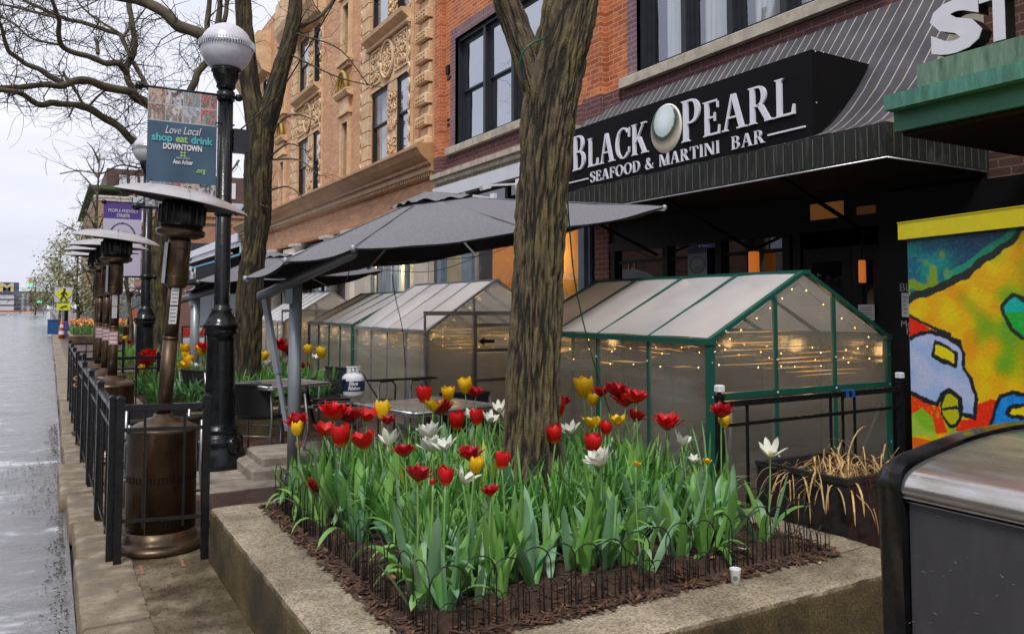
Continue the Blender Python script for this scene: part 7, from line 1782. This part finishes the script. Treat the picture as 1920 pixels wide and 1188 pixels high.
T1=[(558,786,34,'f','over a yellow one at the far left, beside the umbrella mast'),(557,803,26,'y','tucked under a dark red one at the far left'),(628,768,46,'F','biggest of the cluster left of the wicker chair arm'),(660,777,34,'f','directly right of the big double red'),(688,776,32,'o','next to the leftmost upright yellow tulip'),(607,801,34,'o','lower left of the big double red'),(642,815,42,'r','third up from the planter corner, below the big double red'),(684,822,44,'o','right of the big red cup, largest of the left group'),(716,768,34,'y','standing alone above the left red cluster'),(727,785,22,'f','hanging just beneath the lone yellow one'),(731,818,36,'w','with a yellow throat, leftmost of the white ones'),(759,842,32,'f','below the leftmost white one'),(806,806,34,'W','upper one of the white pair in mid-bed'),(812,830,36,'W','lower one of the white pair in mid-bed'),(838,830,30,'w','right of the white double pair'),(795,739,32,'r','leftmost of the top row against the metal table'),(812,758,30,'Y','squeezed between two reds over the metal table'),(829,762,36,'f','just right of the squeezed yellow one'),(839,737,28,'y','above the metal table, second yellow from the left top'),(873,722,30,'y','topmost yellow near the table edge'),(891,733,26,'f','right behind the topmost yellow'),(858,787,34,'r','tall, in front of the metal table centre'),(895,781,30,'r','left of the trunk between two whites'),(880,775,20,'w','left half hidden behind a red cup'),(916,781,26,'w','right of the red cup left of the trunk'),(936,760,24,'w','highest white close to the trunk'),(951,778,28,'w','white bloom touching the trunk edge'),(983,772,36,'F','against the left side of the trunk'),(966,795,38,'Y','yellow bloom drooping in front of the trunk'),(882,847,36,'f','stacked over a yellow one in mid-bed'),(889,871,30,'y','stacked under a dark red one in mid-bed'),(868,890,32,'w','lowest white in the middle of the bed'),(941,862,32,'r','below the trunk drooping yellow'),(783,885,38,'f','fully open, low in the left middle'),(835,892,34,'r','low, right of the fully open dark red'),(812,903,12,'r','tiny bud beside the low red cup'),(592,907,32,'f','lowest at the far left by the hoops'),(921,917,26,'f','small and low in the middle front'),(1043,763,40,'r','large cup right of the trunk, upper'),(1056,750,24,'f','peeking behind the large cup right of the trunk'),(1041,813,34,'r','right of the trunk, lower'),(1070,801,28,'w','right of the trunk between two red cups'),(1096,725,40,'y','largest yellow, top right of the trunk'),(1109,748,24,'y','hanging below the largest yellow'),(1126,732,24,'f','between the yellow pair and the dark red crowd'),(1155,728,36,'f','top of the dark red crowd'),(1172,746,36,'f','middle of the dark red crowd'),(1192,741,34,'F','right edge of the dark red crowd'),(1190,777,28,'f','bottom of the dark red crowd'),(1113,790,34,'Y','open yellow below the yellow pair'),(1135,802,26,'r','slim, beside the open yellow'),(1158,785,28,'Y','open yellow under the dark red crowd'),(1112,831,38,'r','heart-shaped, above the full white one'),(1128,856,40,'W','under the heart-shaped red one'),(1250,788,40,'F','alone halfway between crowd and railing'),(1278,821,30,'w','right of the lone double red'),(1352,767,34,'f','over a yellow one in front of the railing post'),(1358,789,24,'y','under the dark red one at the railing post'),(1444,838,36,'w','drooping, far right over the straw'),(1299,858,16,'w','small withered one right of centre'),(1325,863,14,'Y','small withered one near the right end'),(1192,868,14,'Y','withered small bloom below the dark red crowd'),(559,833,16,'b','bud at the left edge near the slabs')]
for i,(px,py,s,c_,wh) in enumerate(T1): tulip(px,py,s,c_,wh,BED1,i=i)
# flowerless plants that fill the bed
rg=random.Random(77); placed=[]
def fillbed(n,bed,zs,label,group,meshes,smin,smax,mind,keep=None):
    k=0; tries=0
    while k<n and tries<n*40:
        tries+=1; x=rg.uniform(bed[0],bed[1]); y=rg.uniform(bed[2],bed[3])
        if any((x-a)**2+(y-b)**2<mind**2 for a,b in placed): continue
        if keep and not keep(x,y): continue
        placed.append((x,y)); o=inst('tulip_plant',rg.choice(meshes),(x,y,zs),rg.uniform(0,6.28),rg.uniform(smin,smax)); tag(o,label,'tulip plant',group); k+=1
tbx,tby=base.x,base.y
far_ok=lambda x,y:(x-tbx)**2+(y-tby)**2>.05
fillbed(185,(BED1[0],BED1[1],BED1[2]+.07,BED1[3]),.33,'flowerless tulip plant of broad grey-green leaves in the foreground bed','flowerless tulip plants, foreground',LEAF,.8,1.12,.078,lambda x,y:far_ok(x,y) and not(1.35<x<2.1 and y<3.0 and (x*7.3)%1<.5))
fillbed(95,(BED1[0]+.2,BED1[1],3.2,BED1[3]),.33,'clump of narrow dark green leaves standing among the tulips of the foreground bed','narrow-leaved clumps, foreground',GRASS,.8,1.2,.05,far_ok)
p=PZ(905,930,.5); o=inst('lime_shrub',LIME,(p.x+.05,p.y+.1,.36),0,2.1); tag(o,'bright lime-green leafy plant low in the middle of the foreground bed','plant')
o=inst('lime_shrub',LIME,(p.x-.35,p.y+.2,.36),1.3,1.8); tag(o,'second lime-green leafy plant left of the brighter one','plant')
def stuffbed(n,bed,zs,label,meshes,smin,smax,mind):
    """many small far clumps merged into one mass of foliage"""
    mb=MB(); mats=[]; pl=[]; k=0; tries=0
    while k<n and tries<n*40:
        tries+=1; x=rg.uniform(bed[0],bed[1]); y=rg.uniform(bed[2],bed[3])
        if any((x-a)**2+(y-b)**2<mind**2 for a,b in pl): continue
        pl.append((x,y)); me=rg.choice(meshes); s=rg.uniform(smin,smax); a=rg.uniform(0,6.28); ca,sa=math.cos(a)*s,math.sin(a)*s
        vs=[(x+v.co.x*ca-v.co.y*sa,y+v.co.x*sa+v.co.y*ca,zs+v.co.z*s) for v in me.vertices]
        mi=[me.materials[p.material_index].name for p in me.polygons]
        for m_ in set(mi):
            if m_ not in mats: mats.append(m_)
        o=len(mb.v); mb.v+=vs
        for p,m_ in zip(me.polygons,mi): mb.f.append(tuple(i+o for i in p.vertices)); mb.mi.append(mats.index(m_)); mb.sm.append(True)
        k+=1
    tag(mb.build('tulip_foliage',[bpy.data.materials[m_] for m_ in mats]),label,'foliage',kind='stuff')
# second bed
BED2=(1.1,3.3,9.95,12.4)
T2=[(346,653,17,'y','highest left of the lamp post'),(348,666,17,'y','second down left of the lamp post'),(356,675,18,'y','third down, nearest the lamp post'),(344,684,18,'Y','lowest of the yellow stack left of the lamp'),(378,656,18,'y','touching the left of the lamp post'),(386,648,22,'F','behind the lamp post, left side'),(362,683,14,'w','white beside the lowest yellow'),(273,678,18,'f','far left by the second lamp, lower'),(281,662,20,'F','far left by the second lamp, upper'),(292,668,18,'F','right of the second lamp post'),(472,669,14,'f','small against the mossy trunk'),(494,666,15,'y','first yellow right of the mossy trunk'),(501,679,16,'w','under the first yellow right of the trunk'),(478,686,15,'w','low near the mossy trunk'),(529,676,15,'w','left of the umbrella mast'),(524,642,19,'f','top left of the cluster at the mast'),(535,650,18,'F','middle of the cluster at the mast'),(543,658,18,'f','bottom right of the cluster at the mast'),(579,654,15,'y','just right of the umbrella mast'),(602,660,19,'y','before the silver greenhouse, right end'),(589,668,10,'w','tiny, between the two right yellows'),(572,684,12,'f','low against the umbrella mast'),(616,694,13,'w','rightmost white one, low'),(268,690,12,'y','small at the far left edge')]
for i,(px,py,s,c_,wh) in enumerate(T2): tulip(px,py,s,c_,wh+' in the far bed',BED2,zs=.332,hmin=.66,hmax=1.15,i=i)
placed=[]
stuffbed(190,BED2,.33,'mass of narrow and broad green leaves filling the bed behind the lamp post',GRASS+GRASS+LEAF,.8,1.1,.09)
# third bed, tiny
BED3=(1.2,3.0,17.2,19.2)
placed=[]
stuffbed(60,BED3,.33,'distant green leaves in the bed round the third tree',GRASS,.8,1.1,.12)
for i,(px,py,s,c_,wh) in enumerate([(236,634,9,'y','small yellow one past the heaters'),(226,642,9,'f','small red one past the heaters'),(243,640,8,'f','tiny red one left of the second lamp')]): tulip(px,py,s,c_,wh,BED3,zs=.331,hmin=.6,hmax=1.2,i=i)
# ------------------------------------------------------------------ the far street
def facade(x0,x1,y0,y1,z,m_,label,loc,fl=3.3,ww=1.2,wg=1.3,z0=4.2,top='terra_dark',wm='frame_dark',wins=True,ground='frame_dark',faces=('x','y')):
    b=thing('building',label,'building',loc); mb=MB(); mb.box((x0,y0,0),(x1,y1,z)); mb.build('wall',m_,b)
    mb=MB(); mb.box((x0-.25,y0-.25,z),(x1,y1,z+.35)); mb.box((x0-.12,y0-.12,z-.5),(x1,y1,z-.003)); mb.build('cornice',top,b)
    mb=MB(); mb.box((x0-.05,y0-.05,.1),(x1,y1,z0-1)); mb.build('shop_front',ground,b)
    if wins:
        zz=z0
        while zz+1.9<z-.6:
            if 'x' in faces:
                y=y0+.8
                while y+ww<y1-.4:
                    w=MB(); w.box((x0-.06,y,zz),(x0+.02,y+ww,zz+1.8)); o=w.build('window','glass',b); w=MB(); w.box((x0-.1,y-.1,zz-.15),(x0,y+ww+.1,zz-.003)); w.box((x0-.09,y,zz+.86),(x0-.061,y+ww,zz+.94)); w.build('sill','limestone',o); y+=ww+wg
            if 'y' in faces:
                x=x0+.8
                while x+ww<x1-.4:
                    w=MB(); w.box((x,y0-.06,zz),(x+ww,y0+.02,zz+1.8)); o=w.build('window','glass',b); w=MB(); w.box((x-.1,y0-.1,zz-.15),(x+ww+.1,y0,zz-.003)); w.box((x,y0-.09,zz+.86),(x+ww,y0-.061,zz+.94)); w.build('sill','limestone',o); x+=ww+wg
            zz+=fl
    return b
M['pale_blue']=mat('pale_blue_wall',(.38,.50,.62),.6,c2=(.3,.44,.58),ns=1); M['cyan']=mat('cyan_fascia',(.12,.42,.60),.5); M['brown_clad']=mat('brown_cladding',(.10,.055,.045),.7,c2=(.08,.042,.036),ns=.8); M['tan_far']=brick('far_tan_brick',(.46,.30,.18),(.40,.25,.15),(.36,.26,.18),bw=.6,bh=.2,ms=.02); M['orange_far']=brick('far_orange_brick',(.55,.24,.13),(.48,.19,.10),(.4,.28,.2),bw=.4,bh=.15,ms=.02); M['white_wall']=mat('white_wall',(.60,.60,.64),.8,c2=(.55,.55,.6),ns=.3); M['grey_far']=mat('grey_far',(.18,.20,.22),.7)
facade(7.0,16,34.8,48,4.3,'pale_blue','low pale blue shop beyond the tan brick building',(7,41,0),wins=False,top='white_panel',ground='frame_blue')
mb=MB(); mb.box((6.88,34.9,3.4),(6.95,48,4.1)); mb.build('fascia','cyan',bpy.data.objects['building'])
facade(7.0,16,48.1,64,4.8,'white_wall','low white shop beyond the pale blue one',(7,56,0),wins=False,top='frame_dark',ground='red_brick')
facade(6.9,18,64.2,84,8.4,'orange_far','two-storey orange brick shop behind the second lamp post',(7,74,0))
facade(6.9,18,84.2,112,11.5,'white_wall','pale three-storey building past the orange brick shop',(7,98,0),top='pale_blue')
bk=facade(6.2,30,150,215,20,'tan_far','tan brick block with cream cornice behind the purple banner',(7,180,0),fl=4.6,ww=3.0,wg=2.2,top='cream')
mb=MB(); mb.box((5.2,152,21.8),(12,214,22.3)); mb.build('roof_canopy','leaf_dark',bk)
bb=thing('building','dark brown modern block with white windows rising above the tan brick one','building',(13,170,0)); mb=MB(); mb.box((8.2,158,0),(40,225,26.3)); mb.box((20,162,26.3),(24,176,27.2)); mb.build('wall','brown_clad',bb)
for k in range(3): 
    mb=MB(); mb.box((10.2+k*1.7,157.8,22.2),(11.4+k*1.7,158.05,25.2)); mb.build('window','white_wall',bb)
for k in range(6): mb=MB(); mb.box((18+k*2.2,157.8,22.2),(19.2+k*2.2,158.05,25.2)); mb.build('window','white_wall',bb)
for k in range(4): mb=MB(); mb.box((9.6+k*1.8,157.7,20.5),(11.0+k*1.8,158.02,21.6)); mb.build('window','glass',bb)
# "The M" black shop awning
ba=thing('shop_awning','black shop awning with white script lettering beyond the near lamp post','awning',(6.2,36,2.8)); mb=MB(); mb.prism([(6.99,34.9,3.75),(6.15,34.9,3.4),(6.15,34.9,2.75),(6.99,34.9,2.75)],(0,12.5,0)); mb.build('fabric','sign_black',ba)
mb=MB(); text(mb,'The M',(6.145,43.6,2.95),(0,-1,.0),(0,0,1),.75,shear=.3,extr=.01,bold=.01); mb.build('lettering','letter_plain',ba)
mb=MB(); mb.box((6.1,34.9,3.76),(6.6,47.6,3.82)); mb.build('trim','white_paint',ba)
# cannoli awning
ca=thing('shop_awning','small purple-brown awning with white lettering far down the sidewalk','awning',(5.4,62,2.6)); M['maroon']=mat('maroon_canvas',(.09,.03,.08),.7); mb=MB(); mb.prism([(6.9,60,3.9),(5.2,60,2.9),(5.2,60,2.4),(6.9,60,2.4)],(0,7,0)); mb.build('fabric','maroon',ca); mb=MB(); text(mb,'CANNOLI',(5.3,59.96,2.5),(1,0,0),(0,0,1),.38,extr=.01,bold=.01); mb.build('lettering','letter_plain',ca)
# end of the street
eb=thing('building','white four-storey apartment block closing the far end of the street','building',(-20,340,0)); x0,x1=PD(27,560,330).x,PD(86,560,330).x; Ye=PD(50,577,330).y
Ye=330.0; x0=PY(26,577,Ye).x; x1=PY(88,577,Ye).x; zt_=PY(60,548,Ye).z
mb=MB(); mb.box((x0,Ye,-1),(x1,Ye+20,zt_)); mb.build('wall','white_wall',eb); mb=MB(); mb.box((x0-.2,Ye-.4,zt_),(x1+.2,Ye+20,zt_+.4)); mb.build('roof','grey_far',eb)
fl_=(zt_)/4.6
M['brick_panel']=mat('brick_panel',(.34,.18,.16),.8)
xp0,xp1=PY(53,577,Ye).x,PY(66,577,Ye).x; mb=MB(); mb.box((xp0,Ye-.3,2.6),(xp1,Ye,zt_-.4)); mb.build('brick_bay','brick_panel',eb)
for r_ in range(4):
    for px in (31,36,46,57,61,71,76,83):
        xw=PY(px,577,Ye).x; mb=MB(); mb.box((xw-.32,Ye-.4,.8+r_*fl_*1.05),(xw+.5,Ye-.02,.8+r_*fl_*1.05+fl_*.55)); mb.build('window','grey_far',eb)
gb_=thing('building','glassy grey building with a large M sign at the far left','building',(-30,320,0)); mb=MB(); mb.box((PY(-40,577,322).x,322,-1),(PY(25,577,322).x,340,PY(10,548,322).z)); mb.build('wall','grey_far',gb_)
for k in range(6):
    for r_ in range(4):
        xw=PY(-2+k*5,577,322).x; mb=MB(); mb.box((xw-.4,321.8,.6+r_*2),(xw+.4,322,2.0+r_*2)); mb.build('window','white_wall',gb_)
sg_=thing('rooftop_sign','dark blue rooftop sign with a yellow block letter M at the far left','sign',(-32,321,7.5)); M['maize']=mat('maize',(.72,.56,.25),.6); M['sign_blue']=mat('sign_blue',(.06,.10,.17),.6)
zb_,zt2=PY(10,546,321).z,PY(10,529,321).z; mb=MB(); mb.box((PY(-60,577,321).x,321,zb_),(PY(34.5,577,321).x,321.4,zt2)); mb.build('panel','sign_blue',sg_)
a=PY(-2,546,320.9); b=PY(24,546,320.9); hh=zt2-zb_-.3
mb=MB(); text(mb,'M',(a.x,320.95,zb_+.05),(1,0,0),(0,0,1),hh*1.42,extr=.04,bold=.12,width=b.x-a.x); mb.build('lettering','maize',sg_)
# traffic lights on a span wire
M['tl_yellow']=mat('signal_yellow',(.65,.40,.05),.5); M['tl_green']=emis('signal_green',(.05,.9,.5),1.2)
for px,lb in ((57,'yellow traffic signal with a green light hanging over the far street'),(74,'traffic signal showing green, lower right of the hanging one'),(91,'traffic signal showing green near the kerb trees')):
    d=150; y_=534 if px==57 else 566; p=PD(px,y_,d); tl=thing('traffic_light',lb,'traffic light',tuple(p),group='far traffic lights'); mb=MB(); mb.box((p.x-.35,p.y,p.z),(p.x+.35,p.y+.5,p.z+1.1)); mb.build('housing','tl_yellow' if px==57 else 'grey_far',tl); mb=MB(); mb.lathe((p.x,p.y,p.z-.15),[(.01,0),(.3,.03),(.38,.2),(.3,.36),(.01,.4)],12); mb.build('lens','tl_green',tl)
mb=MB(); mb.tube([PD(-40,536,150),PD(57,541,150),PD(100,538,150)],.035,4); solo(mb,'span_wire','black_frame','wire carrying the far traffic signals','cable',tuple(PD(57,541,150)))
# barricades across the far street
for k,px in enumerate((6,25,50,72)):
    p=PZ(px,592,-.135); p=PD(px,577+1500*1.63/165,165); p.z=-.135; br_=thing('barricade','%s orange and white barricade across the far end of the road'%(('leftmost','second','third','rightmost')[k]),'barricade',tuple(p),group='far barricades')
    mb=MB(); 
    for xx in (-.9,.9): mb.bar(p+Vector((xx,0,0)),p+Vector((xx,0,1.1)),.1)
    mb.build('legs','white_paint',br_)
    for zz in (.5,.9): mb=MB(); mb.box((p.x-1.0,p.y-.05,zz-.1),(p.x+1.0,p.y+.02,zz+.1)); b1=mb.build('board','orange' if zz>.6 else 'white_paint',br_)
# cones, boxes, signs in the middle distance
M['cone_white']=mat('cone_white',(.75,.75,.75),.5)
for px,pyb,pyt,lb in ((115,639,598,'tall orange and white traffic cone nearest the kerb line, left one'),(151,638,600,'tall orange and white traffic cone, right one')):
    p=PZ(px,pyb,0.0 if px>120 else -.13); h=1.0; c=thing('traffic_cone',lb,'traffic cone',tuple(p),group='tall traffic cones')
    mb=MB(); mb.cham((p.x-.24,p.y-.24,p.z),(p.x+.24,p.y+.24,p.z+.05),.02); mb.build('foot','black_plastic',c)
    mb=MB(); mb.lathe(p,[(.16,.05),(.05,1.02),(.03,1.05)],16); mb.build('body','orange',c); mb=MB()
    for a,b in ((.32,.5),(.66,.82)): mb.lathe(p,[(.168-.113*a,a),(.168-.113*b,b)],16,capb=False,capt=False)
    mb.build('reflective_bands','cone_white',c)
p=PZ(99,626,0); mb=MB(); mb.cham((p.x-.28,p.y-.2,0),(p.x+.28,p.y+.3,.75),.03); mb.cham((p.x-.3,p.y-.22,.75),(p.x+.3,p.y+.32,.85),.02); solo(mb,'newspaper_box','blue','blue newspaper box at the kerb by the crossing sign','newspaper box',tuple(p))
p=PZ(119,632,0); mb=MB(); mb.cham((p.x-.2,p.y,0),(p.x+.2,p.y+.3,.8),.03); M['violet']=mat('violet_paint',(.08,.05,.28),.5); solo(mb,'newspaper_box','violet','violet box right behind the left traffic cone','newspaper box',tuple(p))
# crossing sign
p=PD(117,620,50); p.z=0; cs=thing('crossing_sign','fluorescent yellow pedestrian crossing sign on a pole','sign',tuple(p)); mb=MB(); mb.tube([p,p+Vector((0,0,2.9))],.04,6); mb.build('pole','alu',cs)
zc=PD(117,552,50).z; s_=.42; mb=MB(); mb.prism([(p.x-s_*1.15,p.y-.06,zc-s_*1.1),(p.x+s_*1.15,p.y-.06,zc-s_*1.1),(p.x+s_*1.15,p.y-.06,zc+s_*1.1),(p.x-s_*1.15,p.y-.06,zc+s_*1.1)],(0,.02,0)); mb.build('backing','label_white',cs)
mb=MB(); q=s_*1.12; mb.prism([(p.x,p.y-.09,zc-q),(p.x+q,p.y-.09,zc),(p.x,p.y-.09,zc+q),(p.x-q,p.y-.09,zc)],(0,.015,0)); mb.box((p.x-.36,p.y-.09,zc-.98),(p.x+.40,p.y-.06,zc-.54)); mb.build('panel','yellow_sign',cs)
mb=MB(); mb.lathe((p.x+.05,p.y-.1,zc+.33),[(.07,0),(.07,.01)],10,axis=(0,-1,0)); y_=p.y-.1
for a,b in (((.03,.25),(.0,-.02)),((.0,-.02),(-.16,-.36)),((.0,-.02),(.2,-.36)),((.03,.2),(-.15,.02)),((.03,.2),(.2,.0))): mb.bar((p.x+a[0],y_,zc+a[1]),(p.x+b[0],y_,zc+b[1]),.07,.07)
mb.bar((p.x+.2,y_,zc-.68),(p.x-.16,y_,zc-.82),.06,.06); mb.build('symbol','sticker',cs)
# far flower bed and bike racks
fb=MB(); rg=random.Random(5)
for k in range(900): x=rg.uniform(.9,3.6); y=rg.uniform(40,47); blade(fb,(x,y,.3),(rg.gauss(0,.3),rg.gauss(0,.3),1),.4,.02,.4,n=3)
fo_=tag(fb.build('flower_bed_foliage','tulip_grass'),'green leaves of a far tulip bed beyond the cones','plants',kind='stuff')
fb=MB()
for k in range(320): x=rg.uniform(.9,3.6); y=rg.uniform(40,47); z=rg.uniform(.66,.85); fb.lathe((x,y,z),[(.01,0),(.05,.03),(.05,.09),(.02,.11)],5)
M['far_bloom']=mat('far_bloom',(.80,.42,.05),.6,c2=(.65,.12,.04),ns=3); tag(fb.build('flower_bed_blooms','far_bloom'),'orange and yellow blooms of a far tulip bed beyond the cones','flowers',kind='stuff')
planter(.8,39.6,3.8,47.4,.3,.15,.15,.15,.15,'far low planter full of orange and yellow tulips',fine=.1)
for k,(px,lb) in enumerate(((132,'left'),(144,'middle'),(170,'right'))):
    p=PZ(px,634,0); mb=MB(); mb.tube([p+Vector((.0,0,0)),p+Vector((.05,.0,.6)),p+Vector((.2,.05,.75)),p+Vector((.35,.1,.6)),p+Vector((.45,.1,0))],.03,6); mb.tube([p+Vector((.1,0,.3)),p+Vector((.3,0,.45))],.03,5); solo(mb,'bike_rack','black_metal','black curved bike rack by the far cones, the %s of three'%lb,'bike rack',tuple(p),group='bike racks')
# blue boxes and barricade on the sidewalk
p=PZ(239,635,0); bp_=thing('planter_box','bright blue planter box on the sidewalk past the heaters','planter box',tuple(p)); mb=MB(); mb.cham((p.x-.55,p.y-.1,0),(p.x+.55,p.y+.45,.6),.02); mb.build('box','blue',bp_)
p=PD(252,640,35); p.z=0; os_=thing('warning_sign','orange diamond warning sign on a thin post behind the blue planter box','sign',tuple(p)); mb=MB(); mb.tube([p,p+Vector((0,0,1.2))],.03,5); mb.build('post','white_paint',os_); mb=MB(); mb.prism([p+Vector((0,-.04,.85)),p+Vector((.18,-.04,1.15)),p+Vector((0,-.04,1.5)),p+Vector((-.18,-.04,1.15))],(0,.02,0)); mb.build('panel','orange',os_)
p=PD(363,640,20); p.z=0; rb=thing('barricade','small red and white striped board on a black frame behind the yellow tulips','barricade',tuple(p)); 
mb=MB(); z=PD(363,612,20).z; z2=PD(363,643,20).z; w2=.27
for xx in (-w2,w2): mb.bar(p+Vector((xx,0,0)),Vector((p.x+xx,p.y,z)),.03)
mb.bar(Vector((p.x-w2,p.y,z)),Vector((p.x+w2,p.y,z)),.03); mb.build('frame','black_frame',rb)
mb=MB(); mb.box((p.x-w2+.02,p.y-.01,z-.24),(p.x+w2-.02,p.y+.01,z-.03)); mb.build('board','red',rb); mb=MB(); mb.prism([(p.x-.1,p.y-.02,z-.24),(p.x+.1,p.y-.02,z-.24),(p.x+.2,p.y-.02,z-.03),(p.x+.0,p.y-.02,z-.03)],(0,.006,0)); mb.box((p.x-w2+.02,p.y-.01,z-.5),(p.x+w2-.02,p.y+.01,z-.28)); mb.build('stripe','white_paint',rb)
# tall grey poles of further umbrellas / white blue panels under the second umbrella
mb=MB(); mb.box((5.9,27,0),(6.0,29,2.4)); 
# vehicles-free street: opposite kerb lamps
# the opposite side of the road (outside the picture, but it shades and is mirrored)
M['opp_brick']=brick('opposite_brick',(.36,.17,.12),(.28,.12,.09),(.4,.33,.27)); M['opp_pale']=mat('opposite_pale',(.42,.38,.32),.8)
yy=-22
for k,(w_,h_,m_) in enumerate(((14,8,'opp_brick'),(11,9.5,'opp_pale'),(13,7.5,'opp_brick'),(10,8.5,'opp_pale'),(15,9,'opp_brick'),(14,7.5,'opp_pale'))):
    fo=facade(-24,-14.5,yy,yy+w_,h_,m_,'%s building across the road, off to the left of the picture'%('first brick','first pale','second brick','second pale','third brick','third pale')[k].replace('first','nearest'),(-14.5,yy,0),wins=False)
    if k in (1,2,3):
        y=yy+1
        while y+1.2<yy+w_:
            for zz in (3.9,):
                m1=MB(); m1.box((-14.5,y,zz),(-14.4,y+1.2,zz+2.1)); wo=m1.build('window','white_paint',fo); m1=MB(); m1.box((-14.39,y+.1,zz+.1),(-14.38,y+1.1,zz+2.0)); m1.build('pane','glass',wo)
            m1=MB(); m1.box((-14.5,y-.3,.5),(-14.42,y+1.5,2.8)); m1.build('shop_window','glass',fo); y+=2.3
    yy+=w_+.1
print('objects',len(bpy.data.objects))
